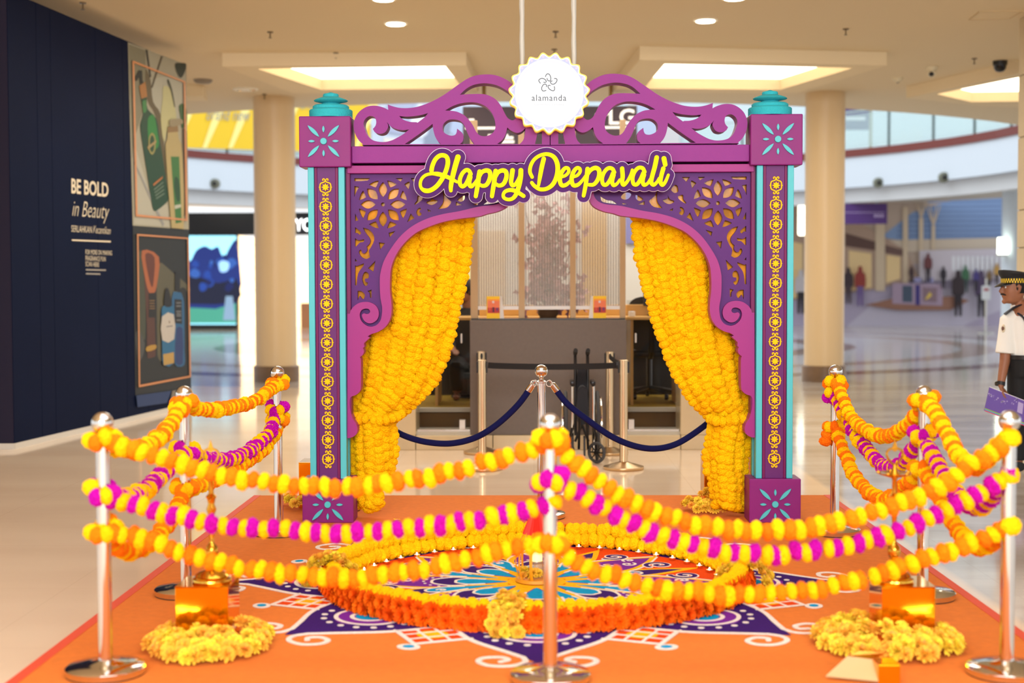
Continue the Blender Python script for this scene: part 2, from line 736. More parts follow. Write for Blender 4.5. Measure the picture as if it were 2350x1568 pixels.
bulkhead([(510, 152), (1070, 150), (1098, 212), (672, 214)], [(590, 158), (1022, 152), (1062, 203), (738, 206)])
bulkhead([(1468, 137), (2035, 150), (1831, 213), (1405, 213)], [(1525, 147), (1957, 156), (1790, 206), (1478, 203)])
bulkhead([(2080, 225), (2420, 150), (2420, 250), (2250, 243)], [(2150, 216), (2400, 165), (2400, 232), (2230, 234)])
struct(MB().prism([[(400, 219), (467, 222), (475, 232), (400, 231)]], lambda x, y: C(x, y, 4.38), (0, 0, 0.17)), 'ceiling_beam', cream2)

# navy hoarding on the left
wA, wB = C(33, 1031), C(437, 934)
WALLH = 4.40


def WL(px, py, d=0.0):
    p = V(px, py, wA, wB)
    n = Vector((wB.y - wA.y, -(wB.x - wA.x), 0)).normalized()
    return p + n * d


WALLH = (WL(295, 97).z + WL(427, 150).z) / 2
wdir = (wB - wA).normalized()
wn = Vector((wdir.y, -wdir.x, 0))
navy = mat('navy hoarding vinyl', (13, 22, 48), 0.6, var=0.12, vscale=0.8, spec=0.05)
navy2 = mat('plum hoarding vinyl', (34, 30, 50), 0.5, spec=0.15)
wl = bpy.data.objects.new('wall_left', None)
COL.objects.link(wl)
wl['kind'] = 'structure'
cuts = [33, 96, 128, 230, 292, 340, 437]
for a, b in zip(cuts[:-1], cuts[1:]):                  # boards of the hoarding with hairline joints
    pa = V(a, 900, wA, wB)
    pb = V(b, 900, wA, wB)
    pa.z = pb.z = 0.055
    if a == 33:
        pa = Vector((wA.x, wA.y, 0.055))
    if b == 437:
        pb = Vector((wB.x, wB.y, 0.055))
    g = wdir * 0.004
    pr = MB()
    p0, p1 = pa + g, pb - g
    up = Vector((0, 0, WALLH - 0.055))
    bk = -wn * 0.1
    pr.add([p0, p1, p1 + up, p0 + up, p0 + bk, p1 + bk, p1 + up + bk, p0 + up + bk],
           [(0, 1, 2, 3), (7, 6, 5, 4), (0, 4, 5, 1), (1, 5, 6, 2), (2, 6, 7, 3), (3, 7, 4, 0)])
    pr.build('panel', navy, wl)
pr = MB()
p0 = wA - wn * 0.03
p1 = wB - wn * 0.03
pr.add([p0, p1, p1 + up, p0 + up], [(0, 1, 2, 3)])
pr.build('backing', mat('joint black', (14, 16, 24), 0.8), wl)
struct(MB().box(wA.x - 5, wA.x - 0.005, wA.y - 0.002, wA.y + 0.12, 0.055, CEIL), 'wall_return', navy2)
bbm = mat('white aluminium skirting', (205, 200, 190), 0.35)
bb = MB()
t = wn * 0.012
for s in (0,):
    a, b = wA + t, wB + t
    h = Vector((0, 0, 0.055))
    bb.add([a, b, b + h, a + h, a - t * 5, b - t * 5, b - t * 5 + h, a - t * 5 + h], [(0, 1, 2, 3), (7, 6, 5, 4), (0, 4, 5, 1), (1, 5, 6, 2), (2, 6, 7, 3), (3, 7, 4, 0)])
struct(bb, 'baseboard_left', bbm)
struct(MB().box(wA.x - 5, wA.x + 0.005, wA.y - 0.02, wA.y + 0.1, 0, 0.055), 'baseboard_return', bbm)

# round columns
colm = mat('warm cream column paint', (220, 192, 150), 0.35, spec=0.4)
stone = mat('brown stone plinth', (120, 92, 66), 0.4, var=0.2, vscale=5)
for x0, x1, yb in ((585, 679, 878), (1847, 1937, 878)):
    g = C((x0 + x1) / 2, yb)
    g.y += 0.3
    r = (A(x1, 600, g.y).x - A(x0, 600, g.y).x) / 2
    cx = A((x0 + x1) / 2, 600, g.y).x
    root = bpy.data.objects.new('column', None)
    root.location = (cx, g.y, 0)
    COL.objects.link(root)
    root['kind'] = 'structure'
    ORG[root.name] = Vector((cx, g.y, 0))
    MB().lathe((cx, g.y, 0), [(r, 0.2), (r, CEIL)], 40).build('shaft', colm, root, True)
    MB().lathe((cx, g.y, 0), [(r + 0.035, 0), (r + 0.035, 0.245), (r + 0.02, 0.255)], 40).build('plinth', stone, root, True)
# stone clad pier at the right edge, in slabs
pc = bpy.data.objects.new('pillar_right', None)
COL.objects.link(pc)
pc['kind'] = 'structure'
pm = mat('beige stone cladding', (198, 178, 142), 0.45, var=0.06, vscale=3)
PY = 15.5
px0 = A(2333, 600, PY + .9).x
zs = [0, 0.9, 1.62, A(2340, 565, PY).z, A(2340, 474, PY).z, 3.2, 3.9, CEIL]
for a, b in zip(zs[:-1], zs[1:]):
    MB().bevbox(px0, px0 + 0.9, PY, PY + 0.9, a + 0.004, b - 0.004, 0.006).build('slab', pm, pc)
MB().box(px0 + 0.02, px0 + 0.88, PY + 0.02, PY + 0.88, 0, CEIL).build('core', mat('joint brown', (96, 82, 62), 0.9), pc)

# ------------------------------------------------------------------ far side of the atrium
white = mat('atrium white plaster', (202, 212, 222), 0.8)
brown = mat('maroon edge band', (112, 48, 42), 0.5)


def ring_wall(r0, r1, z0, z1, a0, a1, n=40):
    vs = []
    for k in range(n + 1):
        a = a0 + (a1 - a0) * k / n
        for r, z in ((r0, z0), (r0, z1), (r1, z1), (r1, z0)):
            vs.append((ATX + r * math.sin(a), ATY + r * math.cos(a), z))
    fs = [(0, 1, 2, 3), (n * 4 + 3, n * 4 + 2, n * 4 + 1, n * 4)]
    for k in range(n):
        for j in range(4):
            j2 = (j + 1) % 4
            fs.append((k * 4 + j, k * 4 + j2, k * 4 + 4 + j2, k * 4 + 4 + j))
    return MB().add(vs, fs)


HA = math.radians(97)
struct(ring_wall(13.0, 13.4, 4.55, 5.62, -HA, HA), 'trim_balcony_front', white)
struct(ring_wall(13.25, 13.6, 4.1, 4.55, -HA, HA), 'trim_balcony_soffit', mat('grey soffit plaster', (198, 200, 202), 0.8))
struct(ring_wall(12.95, 13.3, 5.5, 5.74, -HA, HA), 'trim_balcony_band', brown)
struct(ring_wall(13.4, 21, 4.5, 4.6, -HA, HA), 'ceiling_far', mat('far ceiling plaster', (210, 205, 196), 0.8))
struct(ring_wall(19, 19.3, 5.6, 12.5, -HA, HA), 'wall_far_upper', mat('pale blue upper wall', (206, 222, 232), 0.8))
rail = thing('balcony_railing', 'curved glass balustrade with grey posts along the upper floor', 'railing', (0, ATY + 13, 5.7))
pane = sheer('greenish rail glass', (190, 216, 214), 0.35, 0.1, 0.5)
post = mat('grey rail post', (96, 108, 108), 0.4, 0.6)
for k in range(-12, 13):
    a = math.radians(k * 8)
    a2 = math.radians((k + 1) * 8)
    x, y = ATX + 13.1 * math.sin(a), ATY + 13.1 * math.cos(a)
    MB().box(x - 0.035, x + 0.035, y - 0.03, y + 0.03, 5.7, 6.95).build('post', post, rail)
    if k < 12:
        ring_wall(13.09, 13.105, 5.78, 6.86, a + 0.004, a2 - 0.004, 4).build('pane', pane, rail)
ring_wall(13.06, 13.13, 6.9, 6.95, -HA, HA, 60).build('handrail', mat('pale green handrail', (170, 190, 186), 0.3, 0.3), rail, True)
def onring(px, py, r):
    d = ray(px, py)
    aa, bb_, cc = d.x ** 2 + d.y ** 2, -2 * (d.x * ATX + d.y * ATY), ATX ** 2 + ATY ** 2 - r * r
    t = (-bb_ + math.sqrt(bb_ * bb_ - 4 * aa * cc)) / (2 * aa)
    return Vector((d.x * t, d.y * t, HC + d.z * t))


# downlight eyeballs on the balcony front
for i, (px, py, lab) in enumerate(((495, 422, 'small round spotlight on the white balcony front left of the gate'),
                                   (2014, 420, 'small round spotlight on the white balcony front above the hanging purple sign'),
                                   (2164, 408, 'small round spotlight on the white balcony front right of the hanging purple sign'))):
    p = onring(px, py, 12.98)
    o = thing('spotlight', lab, 'spotlight', p, 'spotlights on the balcony front')
    MB().lathe((p.x, p.y - 0.18, p.z), [(0.09, 0), (0.15, 0.02), (0.16, 0.14), (0.07, 0.2)], 16, 'Y').build('housing', mat('olive grey housing', (110, 112, 96), 0.5), o, True)
    MB().lathe((p.x, p.y - 0.2, p.z), [(0.05, 0), (0.09, 0.025)], 16, 'Y').build('lens', mat('dark lens', (30, 30, 26), 0.2), o, True)
# ================================================================== things at the back of the atrium
def flat(name, rgb, rough=0.6, **k):
    return mat('print ' + '-'.join(map(str, rgb)) if not k else name, rgb, rough, **k)


def patch(parent, name, pts, rgb, fn, d=(0, 0.004, 0), m=None, sub=0):
    """a flat printed shape, thin as vinyl"""
    p = curve(pts, True, sub) if sub else pts
    return MB().prism([[q[:2] for q in p]], fn, d).build(name, m or flat('', rgb), parent)


MY = 52.0
# ---- printed hoarding with a mall scene
mur = thing('mural_hoarding', 'long printed hoarding across the atrium showing a mall concourse with shoppers', 'mural', (12, MY, 0))
fm = lambda x, y: A(x, y, MY)
x0, x1 = A(1790, 600, MY).x, A(2325, 600, MY).x
MB().box(x0, x1, MY, MY + 0.1, 0, 4.5).build('board', flat('', (186, 176, 184)), mur)
lay = [0]


def mp(name, pts, rgb, sub=0):
    lay[0] += 1
    y = MY - 0.004 * lay[0]
    patch(mur, name, pts, rgb, lambda a, b: A(a, b, y), (0, 0.003, 0), sub=sub)


mp('printed_floor', [(1790, 752), (1790, 662), (1940, 640), (2325, 625), (2325, 752)], (176, 168, 196))
mp('printed_floor_shine', [(1940, 752), (2010, 690), (2325, 640), (2325, 700), (2200, 752)], (196, 192, 214))
mp('printed_ceiling', [(1790, 430), (2325, 430), (2325, 585), (1940, 620), (1790, 640)], (190, 172, 160))
mp('printed_sky_roof', [(2020, 545), (2095, 487), (2200, 455), (2325, 440), (2325, 548), (2120, 555), (2070, 552)], (132, 160, 206), 0)
for i in range(9):
    y = 452 + i * 11
    mp('roof_louvre', [(2060 + max(0, (520 - y)) * 1.2, y), (2325, y - 3), (2325, y), (2060 + max(0, (520 - y)) * 1.2, y + 3)], (116, 140, 186))
mp('printed_beam', [(2020, 552), (2325, 545), (2325, 572), (2020, 580)], (206, 192, 176))
mp('printed_shops', [(1790, 455), (1940, 490), (2080, 575), (2110, 640), (2000, 665), (1790, 692)], (178, 152, 136))
for q in ([(1948, 575), (2000, 582), (2000, 660), (1948, 668)], [(2034, 585), (2066, 590), (2066, 640), (2034, 650)], [(1800, 550), (1842, 560), (1842, 680), (1800, 690)]):
    mp('printed_window', q, (238, 210, 158))
mp('printed_fascia', [(1940, 535), (2010, 555), (2010, 575), (1940, 565)], (96, 70, 66))
mp('printed_fascia', [(2030, 562), (2075, 574), (2075, 588), (2030, 580)], (110, 84, 80))
for x, w, y0, y1 in ((2020, 11, 470, 668), (2078, 6, 475, 650), (2114, 5, 500, 640), (2142, 4, 518, 640)):
    mp('printed_column', [(x - w, y0), (x + w, y0), (x + w, y1), (x - w, y1)], (212, 194, 170))
for x, y in ((2114, 500), (2142, 518)):
    for dx in (-16, -7, 7, 16):
        mp('printed_branch', [(x - 2, y), (x + dx - 1, y - 46), (x + dx + 1, y - 46), (x + 2, y)], (206, 188, 168))
mp('printed_hall', [(2110, 575), (2325, 570), (2325, 640), (2110, 645)], (206, 200, 214))
for i in range(12):
    mp('printed_glazing', [(2185 + i * 11, 588), (2192 + i * 11, 588), (2192 + i * 11, 622), (2185 + i * 11, 622)], (232, 236, 246))
mp('printed_mat', [(1985, 700), (2050, 685), (2190, 680), (2225, 690), (2180, 712), (2060, 712)], (150, 108, 92))
mp('printed_kiosk', [(2048, 650), (2163, 652), (2163, 702), (2048, 697)], (170, 150, 176))
mp('printed_kiosk_panel', [(2071, 656), (2094, 656), (2094, 694), (2071, 693)], (70, 86, 110))
mp('printed_kiosk_panel', [(2101, 654), (2111, 654), (2111, 701), (2101, 700)], (60, 50, 130))
mp('printed_kiosk_panel', [(2118, 660), (2150, 661), (2150, 694), (2118, 692)], (140, 116, 130))
mp('printed_kiosk_star', [(2122, 688), (2134, 670), (2139, 678), (2130, 686)], (226, 196, 90))
mp('printed_screen', [(2098, 637), (2114, 637), (2114, 648), (2098, 648)], (150, 150, 200))
mp('printed_screen', [(2125, 638), (2142, 638), (2142, 649), (2125, 649)], (150, 150, 200))


def shopper(x, y0, y1, body, legs, s=1.0):
    h = y1 - y0
    w = h * 0.13 * s
    mp('printed_shopper', [(x - w * .35, y0), (x + w * .35, y0), (x + w * .45, y0 + h * .13), (x + w, y0 + h * .2), (x + w * 1.05, y0 + h * .5),
                           (x + w * .6, y0 + h * .55), (x - w * .6, y0 + h * .55), (x - w * 1.05, y0 + h * .5), (x - w, y0 + h * .2), (x - w * .45, y0 + h * .13)], body, 2)
    mp('printed_legs', [(x - w * .65, y0 + h * .5), (x + w * .65, y0 + h * .5), (x + w * .6, y1), (x + w * .15, y1), (x, y0 + h * .62), (x - w * .2, y1), (x - w * .6, y1)], legs)


for a in ((1838, 620, 720, (200, 196, 204), (40, 36, 44)), (1947, 615, 697, (60, 46, 56), (70, 56, 66)), (1974, 612, 702, (150, 56, 52), (110, 90, 150)),
          (2092, 610, 650, (70, 50, 56), (50, 40, 50)), (2130, 582, 648, (110, 60, 66), (60, 50, 60)), (2165, 612, 662, (46, 40, 52), (40, 36, 46)),
          (2216, 610, 672, (60, 110, 80), (50, 70, 70)), (2199, 622, 726, (52, 40, 48), (40, 32, 42)), (2252, 622, 728, (76, 62, 96), (40, 36, 48)),
          (2240, 618, 668, (70, 60, 130), (50, 46, 60)), (2270, 620, 664, (120, 96, 60), (60, 50, 50)), (2288, 605, 655, (190, 150, 80), (60, 50, 50))):
    shopper(*a)

# ---- purple hanging sign, poster signs
SY = 45.2
sg = thing('hanging_sign', 'purple rectangular sign hung on a short rod beside the right round column', 'sign', A(1970, 490, SY))
MB().box(A(1850, 490, SY).x, A(2036, 490, SY).x, SY, SY + 0.12, A(2000, 514, SY).z, A(2000, 467, SY).z).build('board', mat('deep purple sign', (74, 38, 110), 0.5), sg)
MB().box(A(1850, 490, SY).x, A(2030, 490, SY).x, SY - 0.006, SY, A(2000, 488.5, SY).z, A(2000, 487, SY).z).build('line', mat('pale lilac line', (170, 150, 190), 0.6), sg)
for i in range(3):
    MB().box(A(2006 + i * 8, 490, SY).x, A(2012 + i * 8, 490, SY).x, SY - 0.006, SY, A(2000, 499, SY).z, A(2000, 492, SY).z).build('letter', mat('pale lilac line', (170, 150, 190)), sg)
MB().box(A(2010, 490, SY).x, A(2015, 490, SY).x, SY + 0.04, SY + 0.08, A(2012, 467, SY).z, 4.12).build('rod', mat('light steel', (190, 192, 190), 0.3, 0.6), sg)
SY = 47.5
sg = thing('upper_sign', 'dark purple board seen through the upper glass railing beside the right column', 'sign', A(1970, 270, SY))
MB().box(A(1900, 270, SY).x, A(1994, 270, SY).x, SY, SY + 0.1, A(1970, 298, SY).z, A(1970, 249, SY).z).build('board', mat('deep purple sign', (74, 38, 110)), sg)
MB().box(A(1900, 270, SY).x, A(1986, 270, SY).x, SY - 0.008, SY, A(1970, 276, SY).z, A(1970, 268, SY).z).build('white_band', mat('white print', (215, 220, 226)), sg)
MB().box(A(1996, 270, SY).x, A(2002, 270, SY).x, SY, SY + 0.1, 5.6, A(1970, 247, SY).z).build('post', mat('tan post', (150, 136, 110)), sg)
ns = thing('notice_stand', 'white notice on a thin upright pole in front of the printed hoarding', 'sign stand', (C(2262, 765).x, C(2262, 765).y, 0))
g = C(2262, 765)
MB().tube([(g.x, g.y, 0.02), (g.x, g.y, 1.7)], 0.03).build('pole', mat('light steel', (190, 192, 190)), ns, True)
MB().lathe((g.x, g.y, 0), [(0.25, 0), (0.25, 0.02), (0.05, 0.04)], 20).build('base', mat('light steel', (190, 192, 190)), ns, True)
pb = (A(2253, 656, g.y - .04), A(2273, 688, g.y - .04))
MB().box(pb[0].x, pb[1].x, g.y - 0.05, g.y - 0.03, pb[1].z, pb[0].z).build('notice', mat('white print', (215, 220, 226)), ns)
MB().box(pb[0].x + .06, pb[1].x - .06, g.y - 0.056, g.y - 0.05, pb[0].z - .16, pb[0].z - .08).build('heading', mat('red print', (170, 70, 80)), ns)
# white column with a wall lamp
WY = 42
wc = bpy.data.objects.new('column_white', None)
COL.objects.link(wc)
wc['kind'] = 'structure'
xa, xb = A(2299, 600, WY).x, A(2336, 600, WY).x
MB().lathe(((xa + xb) / 2, WY, 0), [((xb - xa) / 2, 0), ((xb - xa) / 2, 4.3)], 28).build('shaft', white, wc, True)
p = A(2301, 562, WY - 0.35)
sl = thing('wall_lamp', 'small glowing greenish glass lamp on the white far column', 'lamp', p)
MB().box(p.x - 0.13, p.x + 0.13, p.y - 0.06, p.y + 0.05, p.z - 0.27, p.z + 0.2).build('glass_shade', mat('lamp glow', (255, 255, 236), emit=5, ergb=(244, 255, 232)), sl)
MB().box(p.x - 0.14, p.x + 0.14, p.y - 0.065, p.y + 0.16, p.z - 0.34, p.z - 0.27).build('bracket', mat('light steel', (190, 192, 190)), sl)
# glowing shop sign edge beside the right column
LBY = 47.5
p0, p1 = A(1834, 457, LBY), A(1843, 540, LBY)
ls = thing('light_box', 'upright glowing light box left of the right round column', 'light box', (p0.x, LBY, p1.z))
MB().bevbox(p0.x, p1.x + .3, LBY, LBY + .2, p1.z, p0.z, 0.05).build('diffuser', mat('warm white glow', (255, 248, 220), emit=3), ls)
MB().box(p0.x + .05, p1.x + .25, LBY + .08, LBY + .12, p0.z, 4.51).build('hanger', mat('light steel', (190, 192, 190)), ls)

# ---- left shop front
LY = 50.0
xL, xM, xR = A(380, 600, LY).x, A(545, 600, LY).x, A(900, 600, LY).x
shop = thing('shop_front', 'bright shop front with a dark fascia across the atrium, beside the video screen', 'shop', (xL, LY, 0))
fz0, fz1 = A(500, 540, LY).z, A(500, 488, LY).z
MB().box(xL, xR, LY, LY + 0.3, fz0, fz1).build('fascia', mat('navy black fascia', (24, 28, 40), 0.4), shop)
warm = mat('warm lit shop wall', (255, 226, 176), emit=1.5, ergb=(255, 226, 180))
MB().box(xM, xR, LY + 3, LY + 3.1, 0, fz0).build('back_wall', warm, shop)
MB().box(xM - .1, xM, LY, LY + 3, 0, fz0).build('side_wall', warm, shop)
shm = [mat('shelf goods amber', (196, 150, 96)), mat('shelf goods red', (190, 96, 70)), mat('shelf goods pale', (230, 214, 190))]
for i in range(7):
    z = 0.5 + i * 0.42
    MB().box(xM + 0.1, xM + 0.95, LY + 2.4, LY + 3, z, z + 0.05).build('shelf', mat('shelf goods pale', (230, 214, 190)), shop)
    for j in range(4):
        MB().bevbox(xM + 0.14 + j * 0.2, xM + 0.3 + j * 0.2, LY + 2.5, LY + 2.8, z + 0.05, z + 0.05 + R.uniform(.14, .28), 0.02).build('product', shm[(i + j) % 3], shop)
MB().box(A(678, 600, LY).x, A(702, 600, LY).x, LY + 1, LY + 1.6, 0, 0.9).build('counter', mat('shop counter wood', (170, 120, 84)), shop)
wordmark = mat('white channel letters', (255, 255, 255), emit=3)
words('YO', 1, 1, 'letter', wordmark, shop, quadmap(((677, 530), (716, 530), (716, 502), (677, 502)), lambda x, y: A(x, y, LY - 0.05)))
for xx in (480, 640):
    pass
soff = thing('light_trough', 'long bright ceiling light trough above the dark shop fascia', 'light', A(500, 456, LY - 2))
MB().box(A(425, 455, LY - 2).x, A(545, 455, LY - 2).x, LY - 2.1, LY - 1.9, 4.34, 4.498).build('diffuser', mat('warm white glow', (255, 248, 220), emit=3), soff)
MB().box(A(423, 455, LY - 2).x, A(547, 455, LY - 2).x, LY - 2.15, LY - 1.85, 4.3, 4.345).build('rim', white, soff)

scr = thing('video_screen', 'large video screen on the floor showing dark blue trees above a green lawn', 'screen', (A(487, 600, LY - .3).x, LY - .3, 0))
SYs = LY - 0.3
MB().box(A(380, 600, SYs).x, A(545, 600, SYs).x, SYs, SYs + 0.25, 0, A(487, 538, SYs).z).build('cabinet', mat('screen black', (14, 16, 22), 0.3), scr)


def sp(name, pts, rgb, k, e=1.0, sub=0):
    y = SYs - 0.004 * k
    patch(scr, name, pts, rgb, lambda a, b: A(a, b, y), (0, 0.003, 0), mat('screen %d-%d-%d' % rgb, rgb, 0.3, emit=e), sub)


sp('picture_sky', [(384, 541), (542, 541), (542, 745), (384, 745)], (150, 226, 248), 1, 1.0)
sp('picture_lawn', [(384, 692), (542, 696), (542, 742), (384, 742)], (66, 150, 130), 2, 0.6)
sp('picture_trees', [(384, 610), (420, 588), (436, 600), (450, 575), (470, 565), (486, 572), (500, 566), (508, 584), (516, 590), (526, 570), (542, 552), (542, 696), (384, 694)], (18, 40, 110), 3, 0.7, 3)
sp('picture_shade', [(384, 650), (430, 630), (500, 650), (542, 640), (542, 694), (384, 692)], (12, 20, 50), 4, 0.5, 3)
for i in range(16):
    x_, y_ = 440 + R.uniform(0, 96), 590 + R.uniform(0, 70)
    r_ = R.uniform(5, 13)
    sp('picture_leaves', [(x_ + r_ * math.cos(q) * R.uniform(.7, 1.2), y_ + r_ * math.sin(q) * R.uniform(.7, 1.2)) for q in (0, .9, 1.8, 2.7, 3.6, 4.5, 5.4)], ((26, 64, 150), (10, 26, 84), (46, 90, 170))[i % 3], 5 + i * .2, 0.6, 2)
sp('picture_cloud', [(502, 604), (512, 598), (526, 604), (522, 622), (506, 624)], (150, 196, 240), 9, 0.8, 3)
sp('picture_stone', [(518, 680), (534, 680), (540, 735), (512, 735)], (130, 160, 190), 10, 0.5)

# ---- yellow banner and pale posters on the balcony rail, left
ban = thing('balcony_banner', 'yellow banner with pale diagonal streaks and grey lettering along the upper railing', 'banner', (-9, ATY + 9, 5.75))


def onr(px, py, r=12.9):
    return onring(px, py, r)


def rpatch(parent, name, q, m, r=12.9, n=10):
    vs = []
    fs = []
    for k in range(n + 1):
        u = k / n
        for a, b in ((q[0], q[1]), (q[3], q[2])):
            vs.append(onr(a[0] + (b[0] - a[0]) * u, a[1] + (b[1] - a[1]) * u, r))
    for k in range(n):
        fs.append((2 * k, 2 * k + 2, 2 * k + 3, 2 * k + 1))
    o = MB().add(vs, fs).build(name, m, parent)
    return o


yel = mat('banner yellow', (230, 190, 30), 0.6)
rpatch(ban, 'cloth', ((380, 338), (850, 352), (850, 215), (380, 215)), yel)
for i in range(8):
    x = 400 + i * 58 + R.uniform(-8, 8)
    rpatch(ban, 'streak', ((x, 340), (x + 10, 340), (x + 66, 216), (x + 42, 216)), mat('banner pale streak', (252, 232, 140), 0.6), 12.88, 3)
for q in (((474, 275), (575, 278), (575, 250), (474, 250)), ((690, 250), (742, 252), (742, 226), (690, 226))):
    words('brand new' if q[0][0] < 500 else 'brand', 1, 1, 'lettering', mat('banner grey ink', (160, 160, 150)), ban, quadmap(q, lambda x, y: onr(x, y, 12.86)), shear=0.3)
pos = thing('balcony_poster', 'pale blue and grey hoarding graphic on the upper level behind the scrolled crest', 'poster', (-2, ATY + 13, 5.8))
rpatch(pos, 'sheet', ((853, 350), (1120, 362), (1120, 205), (853, 205)), mat('pale poster blue', (196, 208, 228)))
for q, c in ((((860, 300), (930, 310), (960, 216), (900, 216)), (170, 178, 206)), (((970, 345), (1020, 345), (1040, 270), (985, 262)), (140, 150, 172)), (((940, 280), (965, 320), (990, 300), (965, 230)), (222, 230, 240)),
             (((1030, 300), (1075, 345), (1090, 290), (1050, 240)), (176, 190, 216)), (((880, 340), (940, 345), (930, 320), (880, 315)), (226, 222, 214))):
    rpatch(pos, 'blotch', q, mat('pale poster %d' % c[0], c), 12.86, 3)
pos = thing('balcony_poster', 'grey and white hoarding graphic on the upper level right of the hanging directory', 'poster', (3, ATY + 13, 5.8))
rpatch(pos, 'sheet', ((1440, 350), (1560, 345), (1560, 205), (1440, 205)), mat('pale poster grey', (196, 194, 196)))
rpatch(pos, 'blotch', ((1450, 330), (1510, 330), (1530, 230), (1460, 240)), mat('pale poster 176', (176, 190, 216)), 12.86, 3)

# ---- hanging directory board behind the arch
DY = 20.9
dr = thing('directory_board', 'hanging maroon directory board with white lettering on brass rods behind the arch', 'sign', A(1262, 290, DY))
mar = mat('maroon board', (52, 22, 34), 0.4)
MB().box(A(1062, 290, DY).x, A(1462, 290, DY).x, DY, DY + 0.2, A(1262, 345, DY).z, A(1262, 244, DY).z).build('board', mar, dr)
whi = mat('white lit lettering', (250, 246, 238), emit=0.5)
words('LG', 1, 1, 'lettering', whi, dr, quadmap(((1398, 286), (1456, 286), (1456, 250), (1398, 250)), lambda x, y: A(x, y, DY - 0.01)), thin=0.02)
for a, b in ((1068, 1160), (1362, 1456)):
    MB().box(A(a, 294, DY).x, A(b, 294, DY).x, DY - 0.012, DY, A(1262, 296, DY).z, A(1262, 291, DY).z).build('line', whi, dr)
for a, b, y in ((1120, 1166, 308), (1140, 1178, 313), (1150, 1180, 322), (1076, 1088, 272), (1366, 1372, 262), (1390, 1396, 259)):
    MB().box(A(a, y, DY).x, A(b, y, DY).x, DY - 0.012, DY, A(1262, y + 6, DY).z, A(1262, y, DY).z).build('small_print', whi, dr)
brass = mat('antique brass rod', (150, 116, 66), 0.35, 0.7)
for x in (1111, 1402):
    p = A(x, 250, DY + 0.1)
    MB().tube([(p.x, p.y, p.z), (p.x, p.y, CEIL - .002)], 0.028).build('rod', brass, dr, True)

# ---- ceiling fittings
dlm = mat('downlight glow', (255, 244, 214), emit=14)
for px, py, lab in ((908, 53, 'round white downlight in the ceiling above the left light well'), (1619, 46, 'round white downlight in the ceiling above the right light well'), (880, -4, 'round downlight cut by the top edge of the view'), (1685, -6, 'round downlight just above the view on the right')):
    p = C(px, py, CEIL)
    o = thing('downlight', lab, 'downlight', p, 'ceiling downlights')
    MB().lathe((p.x, p.y, p.z - 0.012), [(0.1, 0.0), (0.135, 0.0), (0.14, 0.012)], 28).build('trim_ring', mat('white ring', (240, 232, 214)), o, True)
    MB().lathe((p.x, p.y, p.z - 0.02), [(0.104, 0), (0.104, 0.006)], 28).build('lens', dlm, o)
for px, py, kind, lab in ((466, 183, 'ceiling_speaker', 'flat grey round ceiling speaker left of the left column'),):
    p = C(px, py, CEIL)
    o = thing(kind, lab, 'speaker', p)
    MB().lathe((p.x, p.y, p.z - 0.05), [(0.1, 0), (0.13, 0.02), (0.14, 0.05)], 24).build('grille', mat('speaker grey', (140, 126, 108)), o, True)
    MB().lathe((p.x, p.y, p.z - 0.055), [(0.05, 0), (0.06, 0.006)], 20).build('boss', mat('speaker grey', (140, 126, 108)), o, True)
p = C(563, 204, CEIL)
o = thing('twin_lamp', 'shallow recessed ceiling fitting with two chrome reflectors above the left column', 'lamp', p)
MB().lathe((p.x, p.y, p.z - 0.02), [(0.12, 0), (0.19, 0.003), (0.2, 0.02)], 28).build('trim_ring', mat('white ring', (240, 232, 214)), o, True)
for s in (-0.1, 0.1):
    MB().lathe((p.x + s, p.y, p.z - 0.028), [(0.04, 0), (0.06, 0.012)], 20).build('reflector', mat('brass reflector', (236, 200, 130), 0.15, 1.0), o, True)
sprm = mat('sprinkler bronze', (110, 90, 62), 0.4, 0.7)
spr = ((620, 73, 'between the left wall and the left downlight'), (771, 121, 'just in front of the left light well'), (1275, 72, 'above the round sign, nearer of two'), (1272, 113, 'right over the round sign rim, farther of two'),
       (1775, 117, 'just in front of the right light well'), (1941, 66, 'near the ceiling access panel'), (2236, 134, 'beside the black dome camera'), (190, 6, 'at the top of the navy hoarding'), (1930, 210, 'beside the top of the right column'), (607, 216, 'beside the top of the left column'))
for px, py, lab in spr:
    p = C(px, py, CEIL)
    o = thing('sprinkler', 'small bronze ceiling sprinkler ' + lab, 'sprinkler', p, 'ceiling sprinklers')
    MB().lathe((p.x, p.y, p.z - 0.012), [(0.034, 0), (0.038, 0.012)], 16).build('escutcheon', sprm, o, True)
    MB().lathe((p.x, p.y, p.z - 0.075), [(0.02, 0), (0.02, 0.005), (0.008, 0.01), (0.008, 0.065)], 12).build('head', sprm, o, True)
p = C(2295, 140, CEIL)
o = thing('dome_camera', 'black dome security camera hanging from the ceiling', 'camera', p)
MB().lathe((p.x, p.y, p.z - 0.2), [(0.02, 0.05), (0.055, 0.062), (0.08, 0.10), (0.085, 0.15)], 24).build('dome', mat('camera black', (18, 18, 20), 0.15), o, True)
MB().lathe((p.x, p.y, p.z - 0.055), [(0.095, 0), (0.095, 0.055)], 24).build('mount', mat('camera black base', (26, 26, 28), 0.4), o, True)
p = C(2138, 154, CEIL)
o = thing('turret_camera', 'white turret security camera with a black lens on the ceiling', 'camera', p)
MB().lathe((p.x, p.y, p.z - 0.05), [(0.075, 0), (0.085, 0.05)], 24).build('mount', mat('camera cream', (222, 208, 176)), o, True)
MB().sphere((p.x, p.y, p.z - 0.08), 0.062).build('ball', mat('camera cream', (222, 208, 176)), o, True)
MB().sphere((p.x - 0.012, p.y - 0.036, p.z - 0.1), 0.036).build('lens', mat('camera black', (18, 18, 20)), o, True)
p = C(2060, 178, CEIL)
o = thing('smoke_detector', 'cream smoke detector on the ceiling left of the white camera', 'detector', p)
